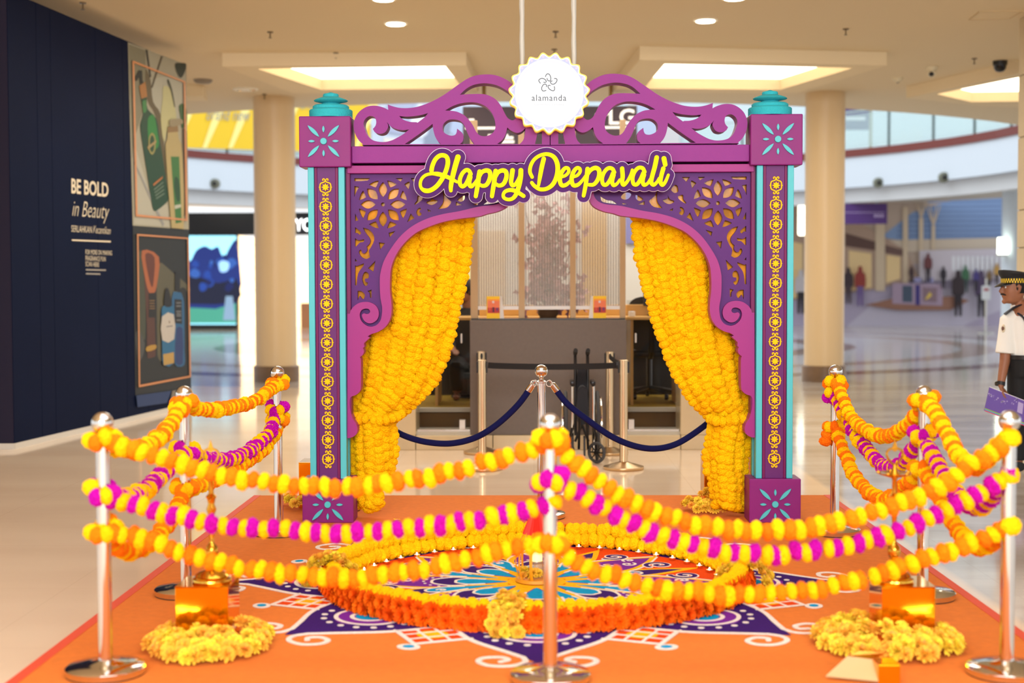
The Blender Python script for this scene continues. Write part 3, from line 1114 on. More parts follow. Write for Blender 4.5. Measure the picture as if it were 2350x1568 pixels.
MB().lathe((p.x, p.y, p.z - 0.09), [(0.03, 0.02), (0.04, 0.04), (0.07, 0.05), (0.08, 0.09)], 24).build('body', mat('camera cream', (222, 208, 176)), o, True)
MB().lathe((p.x, p.y, p.z - 0.08), [(0.015, 0), (0.02, 0.012)], 16).build('sensor', sprm, o, True)
ap = thing('access_panel', 'square ceiling access panel outlined by a thin frame, upper right', 'panel', C(2270, 38, CEIL))
q = [(2222, 47), (2318, 44), (2350, 26), (2247, 28)]
q2 = [(2226, 46), (2316, 43), (2344, 27), (2249, 29)]
MB().prism([q, q2], lambda x, y: C(x, y, CEIL - 0.012), (0, 0, 0.012)).build('frame', mat('panel frame cream', (206, 180, 134)), ap)
MB().prism([q2], lambda x, y: C(x, y, CEIL - 0.006), (0, 0, 0.006)).build('hatch', cream, ap)

# ---- lettering on the navy hoarding
ink = mat('cream hoarding ink', (222, 208, 180), 0.7)
ad = thing('hoarding_lettering', 'cream advertising lettering reading BE BOLD in Beauty on the navy hoarding', 'lettering', WL(200, 520, 0.003))
fw = lambda x, y: WL(x, y, 0.004)
BOLD = 0.02
words('BE BOLD', 1, 1, 'headline', ink, ad, quadmap(((163, 444), (248, 453), (248, 420), (163, 409)), fw), thin=0.025)
words('in Beauty', 1, 1, 'script_line', ink, ad, quadmap(((165, 507), (250, 514), (250, 468), (165, 460)), fw), shear=0.35, thin=-0.012)
words('SERLAHKAN', 1, 1, 'caption', ink, ad, quadmap(((163, 532), (210, 535), (210, 520), (163, 517)), fw), space=1.1)
words('Kecantikan', 1, 1, 'caption', ink, ad, quadmap(((213, 535), (253, 538), (253, 521), (213, 518)), fw), shear=0.3, thin=-0.008)
MB().prism([[(164, 549.5), (253, 553), (253, 556.5), (164, 553)]], fw, wn * 0.002).build('rule', ink, ad)
for t, y, x1 in (('FOR MORE ON MAKING', 573, 256), ('FRAGRANCE FUN', 587, 241.5), ('SCAN HERE', 600, 226.5)):
    words(t, 1, 1, 'small_caption', ink, ad, quadmap(((195.5, y + 11), (x1, y + 13), (x1, y + 2.5), (195.5, y)), fw), space=1.08)
for y, x1 in ((617.5, 242), (626.5, 229)):
    MB().prism([[(196, y), (x1, y + 1), (x1, y + 4.5), (196, y + 3.5)]], fw, wn * 0.002).build('fine_print', mat('dim hoarding ink', (150, 144, 134)), ad)

# ---- the two posters on the hoarding
K1 = 150 / 523
u1 = lambda pts: scl(pts, K1, 290, 90)
K2 = 140 / 563
u2 = lambda pts: scl(pts, K2, 300, 530)


def poster(root):
    k = [0]

    def f(name, pts, rgb, sub=3, **kw):
        rgb = tuple(int(c_ * .8) for c_ in rgb)
        k[0] += 1
        d = 0.003 + 0.0005 * k[0]
        return patch(root, name, pts, rgb, lambda x, y: WL(x, y, d), wn * -0.0004, sub=sub, **kw)
    return f


p1 = thing('cosmetics_poster', 'upper hoarding poster with a green pump bottle and cream bottle on pale stone', 'poster', WL(362, 320, 0.004))
f = poster(p1)
f('sheet', [(293, 97), (426, 148), (433, 527), (304, 518)], (196, 190, 166), 0)
f('stone_slab', u1([(16, 40), (150, 90), (160, 480), (60, 800), (46, 960), (26, 400)]), (150, 146, 118), 0)
f('stone_slab', u1([(60, 830), (190, 1260), (330, 1330), (340, 1500), (60, 1480)]), (212, 208, 188), 0)
f('stone_slab', u1([(200, 330), (440, 330), (450, 640), (300, 720), (230, 560)]), (206, 204, 184), 3)
f('printed_shadow', u1([(150, 240), (190, 330), (210, 500), (270, 600), (310, 1000), (310, 1180), (230, 620), (160, 480)]), (112, 98, 66), 3)
f('printed_shadow', u1([(440, 720), (480, 740), (478, 1380), (450, 1420)]), (120, 108, 84), 3)
f('straw', u1([(150, 85), (165, 85), (195, 300), (182, 310)]), (54, 48, 30), 0)
f('straw', u1([(275, 135), (288, 135), (205, 390), (190, 390)]), (84, 72, 44), 0)
f('straw', u1([(50, 980), (62, 980), (300, 1480), (285, 1500)]), (176, 176, 170), 0)
f('herb', u1([(385, 200), (430, 190), (475, 200), (460, 270), (430, 310), (400, 270)]), (38, 52, 34), 3)
f('petal_spray', u1([(290, 380), (340, 390), (370, 480), (395, 650), (330, 700), (295, 820), (270, 640), (285, 480)]), (224, 220, 160), 3)
f('petal_dots', u1([(330, 320), (360, 400), (385, 540), (378, 545), (350, 420), (322, 340)]), (60, 64, 30), 3)
f('leaf', u1([(415, 540), (445, 515), (475, 560), (480, 660), (440, 715), (430, 640)]), (54, 104, 44), 3)
f('green_bottle', u1([(112, 480, 1), (155, 465, 1), (165, 560), (235, 640), (265, 820), (330, 1250), (322, 1300), (230, 1375), (205, 1350), (185, 1230), (125, 850), (105, 690), (128, 600)]), (14, 74, 46), 3)
f('bottle_shine', u1([(165, 640), (215, 610), (245, 760), (250, 860), (180, 880)]), (40, 150, 66), 3)
f('bottle_shine', u1([(122, 500), (150, 490), (155, 570), (130, 590)]), (70, 150, 80), 2)
f('pump_collar', u1([(95, 375), (145, 340), (160, 460), (112, 478)]), (196, 132, 66), 0)
f('pump_head', u1([(62, 300), (78, 280), (92, 250), (118, 250), (122, 330), (130, 345), (105, 365), (98, 300), (75, 335), (62, 330)]), (26, 30, 24), 1)
f('badge', u1([(198, 748), (225, 790), (222, 890), (198, 925), (172, 890), (172, 790)]), (176, 168, 96), 3)
f('badge_centre', u1([(198, 768), (215, 800), (212, 880), (198, 905), (182, 880), (182, 800)]), (26, 80, 46), 3)
f('badge_band', u1([(160, 860), (230, 808), (232, 825), (165, 885)]), (196, 168, 110), 0)
f('label_stripe', u1([(205, 1160), (283, 1095), (280, 1115), (210, 1175)]), (216, 130, 66), 0)
for i in range(4):
    f('label_print', u1([(212 + i * 5, 1200 + i * 24), (285 + i * 3, 1140 + i * 30), (286 + i * 3, 1148 + i * 30), (213 + i * 5, 1210 + i * 24)]), (136, 160, 140), 0)
f('cream_bottle', u1([(320, 700, 1), (400, 690, 1), (408, 790), (432, 850), (450, 1200), (448, 1520, 1), (352, 1510, 1), (325, 1200), (303, 850), (318, 790)]), (212, 190, 128), 3)
f('bottle_neck', u1([(322, 700), (402, 692), (406, 740), (320, 748)]), (164, 128, 74), 0)
f('green_label', u1([(345, 940), (412, 940), (432, 1465), (384, 1475)]), (64, 134, 62), 0)
f('label_leaf', u1([(380, 1100), (410, 1130), (420, 1280), (395, 1300), (372, 1180)]), (24, 84, 44), 3)
f('label_print', u1([(375, 1330), (424, 1320), (426, 1345), (378, 1360)]), (220, 224, 206), 0)
f('cap', u1([(330, 665), (350, 640), (430, 640), (440, 670), (402, 692), (345, 700)]), (176, 160, 124), 3)
fr = mat('copper frame print', (200, 134, 84), 0.5)
for q in ([(302, 139), (422, 187), (422, 191), (302, 144)], [(418, 187), (422, 187), (427, 507), (423, 506)], [(309, 492), (427, 503), (427, 507), (309, 497)], [(300, 140), (304, 140), (312, 496), (308, 496)]):
    f('frame_bar', q, (200, 134, 84), 0, m=fr)
p2 = thing('cosmetics_poster', 'lower hoarding poster with a copper tube and two blue bottles on black', 'poster', WL(370, 720, 0.004))
f = poster(p2)
f('sheet', [(304, 519), (433, 528), (438, 893), (310, 908)], (26, 30, 32), 0)
f('printed_light', u2([(250, 310), (390, 390), (540, 520), (530, 580), (470, 520), (330, 700), (270, 760), (280, 1200), (245, 1150)]), (104, 100, 78), 3)
f('printed_light', u2([(60, 200), (105, 190), (130, 520), (130, 1000), (70, 940), (60, 560)]), (76, 82, 66), 3)
f('glass_jar', u2([(42, 940), (80, 930), (125, 1040), (110, 1150), (70, 1200), (46, 1090)]), (84, 88, 88), 3)
f('copper_tube', u2([(98, 178, 1), (258, 235, 1), (245, 400), (225, 600), (218, 800), (225, 1150), (190, 1170), (150, 1170), (145, 900), (125, 500)]), (96, 58, 48), 3)
f('tube_shine', u2([(100, 182), (255, 240), (240, 480), (215, 570), (165, 570), (125, 420)]), (196, 110, 66), 3)
f('tube_shade', u2([(130, 215), (215, 245), (205, 480), (190, 520), (160, 420)]), (110, 56, 40), 3)
f('tube_label', u2([(162, 575), (225, 570), (220, 800), (160, 800)]), (22, 20, 20), 0)
for y in (640, 665, 690, 712):
    f('label_print', u2([(166, y), (216, y), (216, y + 9), (166, y + 9)]), (150, 116, 70), 0)
f('tube_base', u2([(140, 1070), (222, 1050), (224, 1090), (142, 1115)]), (206, 160, 66), 2)
f('tall_blue_bottle', u2([(388, 560, 1), (460, 570, 1), (485, 660), (490, 1100), (488, 1240), (400, 1230), (392, 900), (372, 640)]), (44, 110, 164), 3)
f('bottle_shade', u2([(415, 900), (470, 900), (472, 1225), (405, 1220)]), (40, 66, 130), 2)
f('bottle_cap', u2([(402, 380, 1), (448, 385, 1), (448, 560, 1), (400, 550, 1)]), (16, 18, 22), 1)
f('dark_label', u2([(396, 630), (462, 635), (466, 860), (398, 850)]), (22, 24, 28), 0)
for y in (660, 690, 740, 762, 780, 820):
    f('label_print', u2([(412, y), (456, y), (456, y + 9), (412, y + 9)]), (150, 154, 160), 0)
f('short_bottle', u2([(275, 720), (300, 690), (370, 690), (388, 730), (388, 1220), (290, 1240), (280, 1100)]), (40, 120, 170), 2)
f('bottle_top', u2([(300, 690), (306, 560), (325, 525), (345, 560), (368, 690)]), (18, 18, 22), 3)
f('white_label', u2([(278, 790), (385, 770), (390, 1000), (280, 1010)]), (226, 218, 208), 2)
f('label_print', u2([(318, 880), (375, 872), (375, 882), (318, 890)]), (150, 146, 150), 0)
f('label_mark', u2([(340, 832), (348, 830), (350, 852), (342, 854)]), (140, 110, 90), 0)
f('gold_base', u2([(286, 1140), (386, 1120), (388, 1220), (292, 1242)]), (216, 176, 96), 0)
for q in ([(311, 537), (430, 546), (430, 549), (311, 541)], [(427, 546), (430, 546), (435, 864), (432, 864)], [(316, 884), (434, 862), (434, 866), (316, 889)], [(311, 538), (314, 538), (318, 888), (315, 889)]):
    f('frame_bar', q, (200, 134, 84), 0, m=fr)
f('blue_fold', [(309, 908), (390, 897), (380, 925), (312, 935)], (34, 64, 120), 0)
f('pale_corner', [(392, 897), (436, 891), (437, 918), (386, 925)], (150, 140, 126), 0)
# ================================================================== information booth behind the arch
CY = C(1262, 1033).y                      # front of the marble plinth
marble = mat('cream marble', (222, 200, 160), 0.25, var=0.08, vscale=4)
bx = lambda px, Y: A(px, 700, Y).x
bz = lambda py, Y: A(1262, py, Y).z
plz = bz(1000, CY)
def sroot(n):
    o = bpy.data.objects.new(n, None)
    COL.objects.link(o)
    o['kind'] = 'structure'
    return o


booth, bfloor, bwall = sroot('trim_plinth'), sroot('floor_booth'), sroot('wall_booth')
edges = [780, 952, 1130, 1262, 1400, 1563, 1760]
for a, b in zip(edges[:-1], edges[1:]):
    MB().bevbox(bx(a, CY) + .003, bx(b, CY) - .003, CY, CY + .5, 0, plz, 0.006).build('plinth_slab', marble, booth)
for a, b in ((780, 952), (1563, 1760)):
    MB().bevbox(bx(a, CY), bx(b, CY), CY + 0.02, CY + 0.5, plz, 1.45, 0.008).build('pier', marble, booth)
# raised inner floor and back wall; step shapes stand in for glass reflections
olive = mat('olive carpet', (150, 120, 22), 0.9, var=0.1, vscale=20)
lead = mat('pale step nosing', (206, 200, 184), 0.4)
for a, b in ((952, 1080), (1436, 1563)):
    x0, x1 = bx(a, CY), bx(b, CY)
    MB().box(x0, x1, CY + 0.06, CY + 0.5, plz, plz + 0.03).build('sill', lead, bfloor)
    MB().box(x0, x1, CY + 0.5, CY + 0.55, plz, bz(945, CY + .5)).build('reflection_band', mat('brown riser', (110, 78, 26), 0.6, var=.3, vscale=3), bfloor)
    MB().box(x0, x1, CY + 0.47, CY + 0.56, bz(945, CY + .5), bz(936, CY + .5)).build('reflection_strip', lead, bfloor)
fz = bz(938, CY + .5)
MB().box(bx(780, CY), bx(1760, CY), CY + 0.5, CY + 4.0, fz - 0.04, fz).build('inner_floor', olive, bfloor)
BW = CY + 4.0
MB().box(bx(790, BW), bx(1740, BW), BW, BW + 0.1, 0, 3.0).build('back_wall', mat('booth back wall', (214, 212, 206), 0.7), bwall)
MB().box(bx(1335, BW), bx(1392, BW), BW - .04, BW, 0, 3.0).build('wall_panel', mat('honey wood panel', (206, 166, 96), 0.5), bwall)
MB().box(bx(1095, BW), bx(1160, BW), BW - .04, BW, 1.3, 2.2).build('wall_panel', mat('pale sand panel', (214, 196, 170), 0.5), bwall)
MB().box(bx(900, BW), bx(1090, BW), BW - .04, BW, 1.6, 3.0).build('wall_panel', mat('pale lime panel', (226, 228, 176), 0.5), bwall)
MB().box(bx(1436, BW), bx(1530, BW), BW - .05, BW, bz(560, BW), bz(430, BW)).build('wall_panel', mat('periwinkle panel', (122, 122, 176), 0.5), bwall)
dark = mat('dim booth and hub black', (16, 15, 16), 0.4)
for a, b in ((985, 1078), (1440, 1545)):
    MB().box(bx(a, CY + 2.2), bx(b, CY + 2.2), CY + 2.2, CY + 2.7, fz, bz(742, CY + 2.2)).build('dark_interior_block', dark, bwall)  # black blocks standing in for the dimness inside the booth

# counter
KY = CY + 0.05
ctr = thing('service_counter', 'grey brown fronted information counter behind the roped arch', 'counter', (bx(1258, KY), KY + .3, plz))
MB().bevbox(bx(1078, KY), bx(1438, KY), KY, KY + 0.06, plz, bz(735, KY), 0.006).build('front_panel', mat('taupe laminate', (112, 99, 90), 0.55, var=0.05, vscale=30), ctr)
for a, b in ((1078, 1084), (1432, 1438)):
    MB().box(bx(a, KY), bx(b, KY), KY + 0.06, KY + 0.6, plz, bz(737, KY)).build('side_panel', mat('taupe laminate', (112, 99, 90)), ctr)
MB().bevbox(bx(1080, KY), bx(1436, KY), KY + 0.04, KY + 0.65, bz(735, KY), bz(731, KY), 0.004).build('countertop', mat('dark glass top', (84, 86, 88), 0.1), ctr)
ctop = bz(731, KY)
wood = mat('honey desk wood', (206, 158, 84), 0.4, var=0.1, vscale=6)
desk = thing('work_desk', 'honey wooden desk running behind the grey counter', 'desk', (bx(1300, CY + 1.1), CY + 1.1, fz))
MB().bevbox(bx(960, CY + 1), bx(1560, CY + 1), CY + 0.75, CY + 1.5, bz(735, CY + .75), bz(728, CY + .75), 0.006).build('desktop', wood, desk)
MB().bevbox(bx(1100, CY + 1.4), bx(1560, CY + 1.4), CY + 1.35, CY + 1.5, bz(728, CY + .75), bz(700, CY + 1.35), 0.006).build('upstand', wood, desk)
for a in (1000, 1445, 1552):
    MB().box(bx(a, CY + 1), bx(a + 6, CY + 1), CY + 0.85, CY + 1.45, fz, bz(735, CY + .75)).build('leg', wood, desk)
# framed fluted screens above the counter
scr2 = thing('fluted_screen', 'tall screen of ribbed clear panels between beige posts on the counter', 'screen', (bx(1258, KY), KY + .1, ctop))
beige = mat('beige post paint', (196, 164, 122), 0.5)
PX = [(1079, 1096), (1190, 1204), (1309, 1322), (1424, 1437)]
for a, b in PX:
    MB().bevbox(bx(a, KY), bx(b, KY), KY + 0.08, KY + 0.14, ctop, bz(273, KY), 0.004).build('post', beige, scr2)
pane2 = sheer('ribbed clear pane', (236, 234, 228), 0.30, 0.12, 0.5)
ribm = sheer('pane rib', (150, 138, 124), 0.32, 0.25, 0.5)
for (a, b), (c, d) in zip(PX[:-1], PX[1:]):
    x0, x1 = bx(b, KY), bx(c, KY)
    MB().box(x0, x1, KY + 0.1, KY + 0.106, bz(703, KY), bz(420, KY)).build('pane', pane2, scr2)
    rb = MB()
    n = 17
    for k in range(n):
        x = x0 + (x1 - x0) * (k + .5) / n
        rb.box(x - 0.006, x + 0.006, KY + 0.092, KY + 0.0995, bz(703, KY), bz(420, KY))
    o = rb.build('rib', ribm, scr2)
    o['kind'] = 'stuff'
    MB().box(x0, x1, KY + 0.09, KY + 0.12, bz(711, KY), bz(703, KY)).build('rail', mat('white rail', (236, 236, 236), 0.4), scr2)
# glazed sides with chrome patches
gl = sheer('booth clear glass', (30, 32, 30), 0.14, 0.02, 0.5)
for a, b, lab in ((952, 1078, 'left of the counter'), (1440, 1563, 'right of the counter')):
    g = thing('glass_partition', 'frameless clear glass partition with chrome fittings ' + lab, 'partition', (bx((a + b) / 2, CY), CY + .09, plz))
    MB().box(bx(a, CY), bx(b, CY), CY + 0.09, CY + 0.102, plz + .03, bz(690, CY)).build('pane', gl, g)
    k = a + 100 if a < 1100 else a + 3
    MB().bevbox(bx(k, CY), bx(k + 14, CY), CY + 0.07, CY + 0.12, bz(988, CY), bz(965, CY), 0.004).build('patch_fitting', mat('brushed steel', (196, 190, 180), 0.3, 0.9), g)
    k = a + 104 if a < 1100 else a + 18
    MB().bevbox(bx(k, CY), bx(k + 4, CY), CY + 0.05, CY + 0.08, bz(788, CY), bz(766, CY), 0.004).build('pull_handle', mat('brushed steel', (196, 190, 180)), g)
    MB().box(bx(a + 2, CY), bx(b - 2, CY), CY + 0.08, CY + 0.11, plz + .03, plz + .05).build('floor_channel', mat('brushed steel', (196, 190, 180)), g)
# dried tree behind the screen
TY = CY + 0.55
tr = thing('dried_tree', 'dusty pink dried blossom tree in a dark pot behind the ribbed panels', 'tree', (bx(1258, TY), TY, ctop))
bark = mat('dried bark', (92, 72, 62), 0.9)
MB().lathe((bx(1258, TY), TY, ctop), [(0.08, 0), (0.10, 0.03), (0.10, 0.09), (0.09, 0.1)], 20).build('pot', mat('brown pot', (96, 66, 40), 0.5), tr, True)
bl = [MB() for _ in range(2)]
br = MB()
base = Vector((bx(1255, TY), TY, ctop + .05))
for k in range(22):
    u = R.random()
    px = 1255 + R.gauss(0, 38) * (1.25 - 0.55 * u)
    py = 690 - u * 235
    tip = A(px, py, TY + R.uniform(-.12, .12))
    mid = base.lerp(tip, 0.5) + Vector((R.uniform(-.06, .06), 0, .1))
    br.tube([base, mid, tip], [0.008, 0.005, 0.003], 5)
    for j in range(34):
        t = R.uniform(.3, 1.05)
        p = base.lerp(tip, t) + Vector((R.gauss(0, .05), R.gauss(0, .05), R.gauss(0, .06)))
        s = R.uniform(.03, .055)
        e = Euler((R.uniform(0, 6), R.uniform(0, 6), R.uniform(0, 6))).to_matrix()
        vs = [p + e @ Vector(q) * s for q in ((-1, -.6, 0), (0, -.2, .3), (1, -.6, 0), (.6, .8, 0), (0, .5, .4), (-.6, .8, 0))]
        bl[j % 2].add(vs, [(0, 1, 4, 5), (1, 2, 3, 4)])
br.build('branches', bark, tr)
bl[0].build('blossoms', mat('dusty pink blossom', (206, 150, 154), 0.9), tr)['kind'] = 'stuff'
bl[1].build('blossoms', mat('mauve blossom', (176, 124, 134), 0.9), tr)['kind'] = 'stuff'
# two display cards on the counter
for px, lab, sd in ((1132, 'yellow display card with a festive picture standing at the left end of the counter', 1), (1376, 'yellow display card with a festive picture standing at the right end of the counter', -1)):
    y = KY + 0.10
    t = thing('display_card', lab, 'card', (bx(px, y), y, ctop), 'display cards on the counter')
    y -= 0.05
    x0, x1 = bx(px - 15, y), bx(px + 15, y)
    z0, z1 = bz(732, y), bz(680, y)
    MB().box(x0, x1, y, y + 0.006, z0 + .001, z1).build('front', mat('card yellow', (255, 206, 10), 0.5), t)
    if sd > 0:
        MB().add([(x1, y, z0), (x1 + .04, y + .03, z0), (x1 + .02, y + .03, z1), (x1, y, z1)], [(0, 1, 2, 3)]).build('side', mat('card white', (238, 232, 226), 0.5), t)
    else:
        MB().add([(x0, y, z0), (x0 - .04, y + .03, z0), (x0 - .02, y + .03, z1), (x0, y, z1)], [(0, 1, 2, 3)]).build('side', mat('card white', (238, 232, 226)), t)
    h = z1 - z0
    w = x1 - x0
    q = lambda n, u0, u1, v0, v1, c, k: MB().box(x0 + u0 * w, x0 + u1 * w, y - 0.001 * k, y, z0 + v0 * h, z0 + v1 * h).build(n, flat('', c), t)
    q('picture', 0.06, 0.98, 0.25, 0.88, (250, 160, 60), 1)
    q('picture_glow', 0.06, 0.98, 0.5, 0.8, (244, 130, 90), 2)
    q('picture_street', 0.06, 0.98, 0.27, 0.5, (196, 60, 60), 3)
    q('picture_figure', 0.44, 0.58, 0.3, 0.52, (90, 40, 60), 4)
    q('picture_figure', 0.16, 0.3, 0.36, 0.5, (220, 90, 60), 4)
    q('picture_figure', 0.72, 0.88, 0.36, 0.5, (120, 60, 110), 4)
    q('picture_sun', 0.42, 0.58, 0.7, 0.8, (236, 220, 224), 4)
# monitor and chair on the right
mo = thing('monitor', 'black computer monitor on the wooden desk behind the right curtain', 'monitor', (bx(1492, CY + 1.2), CY + 1.2, bz(728, CY + .75)))
MB().bevbox(bx(1476, CY + 1.2), bx(1540, CY + 1.2), CY + 1.18, CY + 1.22, bz(703, CY + 1.2), bz(628, CY + 1.2), 0.008).build('panel', mat('monitor black', (20, 18, 18), 0.35), mo)
MB().bevbox(bx(1500, CY + 1.2), bx(1516, CY + 1.2), CY + 1.22, CY + 1.25, bz(726, CY + 1.2), bz(680, CY + 1.2), 0.004).build('neck', mat('monitor black', (20, 18, 18)), mo)
MB().bevbox(bx(1486, CY + 1.2), bx(1530, CY + 1.2), CY + 1.1, CY + 1.3, bz(728, CY + .75), bz(728, CY + .75) + .015, 0.004).build('foot', mat('monitor black', (20, 18, 18)), mo)
tl = thing('tape_roll', 'small white round reel on the wooden desk near the right glass', 'reel', (bx(1450, CY + .85), CY + .85, bz(728, CY + .75) + .001))
MB().lathe((bx(1450, CY + .85), CY + .85, bz(728, CY + .75) + .001), [(0.02, 0), (0.035, 0.003), (0.035, 0.05), (0.02, 0.053)], 16).build('roll', mat('card white', (238, 232, 226)), tl, True)
MB().lathe((bx(1450, CY + .85), CY + .85, bz(728, CY + .75) + .053), [(0.012, 0), (0.015, 0.004)], 12).build('hub', dark, tl, True)


def office_chair(px, Y, lab, ang=0.0):
    X = bx(px, Y)
    t = thing('office_chair', lab, 'chair', (X, Y, fz))
    bk = mat('chair black mesh', (22, 21, 22), 0.6)
    gp = mat('chair black plastic', (30, 29, 30), 0.35)
    s = MB().bevbox(X - .24, X + .24, Y - .24, Y + .24, fz + .44, fz + .52, 0.03)
    s.build('seat', bk, t, True)
    b = MB()
    b.prism([curve([(-.23, .55), (.23, .55), (.25, .9), (.16, 1.06), (-.16, 1.06), (-.25, .9)], True, 5)], lambda x, z: (X + x, Y - .26, fz + z), (0, .05, 0))
    b.build('backrest', bk, t, True)
    MB().tube([(X, Y - .2, fz + .44), (X, Y - .3, fz + .5), (X, Y - .285, fz + .75)], 0.025).build('back_stem', gp, t, True)
    MB().tube([(X, Y, fz + .1), (X, Y, fz + .44)], 0.03).build('gas_column', gp, t, True)
    for k in range(5):
        a = 2 * PI * k / 5 + 0.3
        e = (X + .28 * math.cos(a), Y + .28 * math.sin(a), fz + .07)
        MB().tube([(X, Y, fz + .11), e], [0.028, 0.018]).build('base_spoke', gp, t, True)
        MB().lathe((e[0] - .02, e[1], fz + .031), [(0.02, 0), (0.03, 0.004), (0.03, 0.036), (0.02, 0.04)], 14, 'X').build('caster', gp, t, True)
    for s in (-1, 1):
        MB().tube([(X + s * .25, Y - .1, fz + .48), (X + s * .29, Y - .1, fz + .6), (X + s * .29, Y - .1, fz + .68)], 0.018).build('arm_post', gp, t, True)
        MB().bevbox(X + s * .29 - .03, X + s * .29 + .03, Y - .2, Y + .08, fz + .68, fz + .71, 0.01).build('armrest', gp, t, True)


office_chair(1490, CY + 1.75, 'black swivel office chair behind the glass right of the counter')

# ---- retractable belt posts
steel = mat('brushed barrier steel', (214, 186, 146), 0.28, 1.0)
blk = mat('barrier black', (20, 19, 20), 0.45)


def belt_post(px, pyb, pyt, lab):
    g = C(px, pyb)
    top = V(px, pyt, g, g + Vector((1, 0, 0))).z
    t = thing('belt_post', lab, 'barrier post', g, 'belt posts in front of the counter')
    MB().lathe((g.x, g.y, 0), [(0.0, 0), (0.165, 0), (0.17, 0.008), (0.17, 0.025), (0.05, 0.06), (0.04, 0.065)], 32).build('base', steel, t, True)
    MB().lathe((g.x, g.y, 0), [(0.034, 0.06), (0.034, top - .09)], 20).build('pole', steel, t, True)
    MB().lathe((g.x, g.y, 0), [(0.037, top - .12), (0.037, top - .003), (0.03, top)], 20).build('head', steel, t, True)
    for s in (-1, 1):
        MB().bevbox(g.x + s * .037 - .01, g.x + s * .037 + .01, g.y - .014, g.y + .014, top - .11, top - .015, .003).build('belt_slot', blk, t)
    return g, top


fl = belt_post(1107, 1078, 826, 'steel belt post front left before the grey counter')
bL = belt_post(1106, 1041, 806, 'steel belt post behind the front left one, against the counter')
bR = belt_post(1399, 1042, 807, 'steel belt post behind the wheelchair at the right of the counter')
frp = belt_post(1431, 1077, 826, 'steel belt post front right beside the wheelchair')


def belt(a, b, lab):
    t = thing('retractable_belt', lab, 'belt', ((a[0].x + b[0].x) / 2, (a[0].y + b[0].y) / 2, a[1] - .06))
    d = (b[0] - a[0])
    d.normalize()
    pts = []
    for k in range(13):
        u = k / 12
        p = a[0].lerp(b[0], u)
        p.z = a[1] + (b[1] - a[1]) * u - 0.045 - 0.014 * 4 * u * (1 - u)
        pts.append(p)
    pts[0] += d * 0.05
    pts[-1] -= d * 0.05
    MB().tube(pts, [(0.025, 0.0022)] * 13, 8, flat=(0, 0, 1)).build('webbing', mat('black belt webbing', (26, 24, 25), 0.8), t)
    e = pts[-1]
    MB().tube([e - d * .012, e + d * .012], [(0.03, 0.012)] * 2, 8, flat=(0, 0, 1)).build('end_clip', blk, t)


belt(fl, frp, 'black belt stretched between the two front belt posts')
belt(fl, bL, 'short black belt from front to back post at the left end')
belt(frp, bR, 'short black belt from front to back post at the right end')

# ---- folded wheelchair
g = C(1338, 1062)
wx, wy = g.x, g.y + 0.2
w = thing('wheelchair', 'folded black wheelchair parked between the belt posts before the counter', 'wheelchair', (wx, wy, 0))
fr_ = mat('wheelchair frame', (44, 42, 42), 0.3, 0.6)
chrome = mat('wheel chrome', (224, 220, 210), 0.12, 1.0)
rub = mat('grey tyre', (70, 68, 68), 0.7)
for s, x in ((-1, wx - .145), (1, wx + .135)):
    t = 2 * PI / 32
    yc = wy + .1
    MB().tube([(x, yc + .29 * math.cos(t * k), .3 + .29 * math.sin(t * k)) for k in range(32)], 0.016, 8, closed=True).build('tyre', rub, w, True)
    MB().tube([(x + s * .03, yc + .25 * math.cos(t * k), .3 + .25 * math.sin(t * k)) for k in range(32)], 0.009, 6, closed=True).build('hand_rim', chrome, w, True)
    sp_ = MB()
    for k in range(14):
        a = 2 * PI * k / 14
        sp_.tube([(x, yc, .3), (x, yc + .28 * math.cos(a), .3 + .28 * math.sin(a))], 0.003, 4)
    sp_.build('spokes', chrome, w)
    MB().lathe((x - .02, yc, .3), [(0.03, 0), (0.035, 0.004), (0.035, 0.04)], 14, 'X').build('hub', fr_, w, True)
    xi = wx + s * .055
    MB().tube([(xi, yc + .05, .2), (xi, yc + .05, .82), (xi, yc + .1, .93), (xi, yc + .02, .955)], 0.014).build('back_tube', fr_, w, True)
    MB().tube([(xi, yc + .1, .93), (xi, yc - .03, .965)], 0.02).build('hand_grip', mat('grip rubber', (30, 28, 28), 0.7), w, True)
    MB().tube([(wx + s * .09, yc - .28, .08), (wx + s * .09, yc - .3, .66), (wx + s * .09, yc - .1, .68)], 0.013).build('front_tube', chrome, w, True)
    MB().bevbox(wx + s * .09 - .02, wx + s * .09 + .02, yc - .3, yc - .05, .67, .71, .008).build('armrest', fr_, w, True)
    MB().tube([(wx + s * .03, yc - .3, .4), (wx + s * .04, yc - .42, .13)], 0.011).build('leg_tube', fr_, w, True)
    MB().bevbox(wx + s * .05 - .05, wx + s * .05 - .035, yc - .5, yc - .34, .08, .24, .004).build('footplate', fr_, w)
    cx_ = wx + s * .115
    yq = yc - .36
    ang = 0.9 * (1 if s > 0 else 0.4)
    MB().tube([(cx_, yq + .08 * math.cos(t * k), .095 + .08 * math.sin(t * k)) for k in range(32)], 0.014, 8, closed=True).rotz(ang, (cx_, yq, 0)).build('caster', rub, w, True)
    cs = MB().lathe((cx_ - .02, yq, .095), [(.018, 0), (.02, .003), (.02, .037), (.018, .04)], 14, 'X')
    for k in range(8):
        cs.tube([(cx_, yq, .095), (cx_, yq + .075 * math.cos(PI * k / 4), .095 + .075 * math.sin(PI * k / 4))], .006, 5)
    cs.rotz(ang, (cx_, yq, 0)).build('caster_spokes', fr_, w, True)
    MB().tube([(cx_, yq, .1), (cx_, yq + .04, .22), (cx_ - s * .02, yq + .06, .3)], 0.012).build('caster_fork', fr_, w, True)
cb = MB()
cb.tube([(wx - .06, wy + .1, .15), (wx + .06, wy + .1, .45)], 0.012)
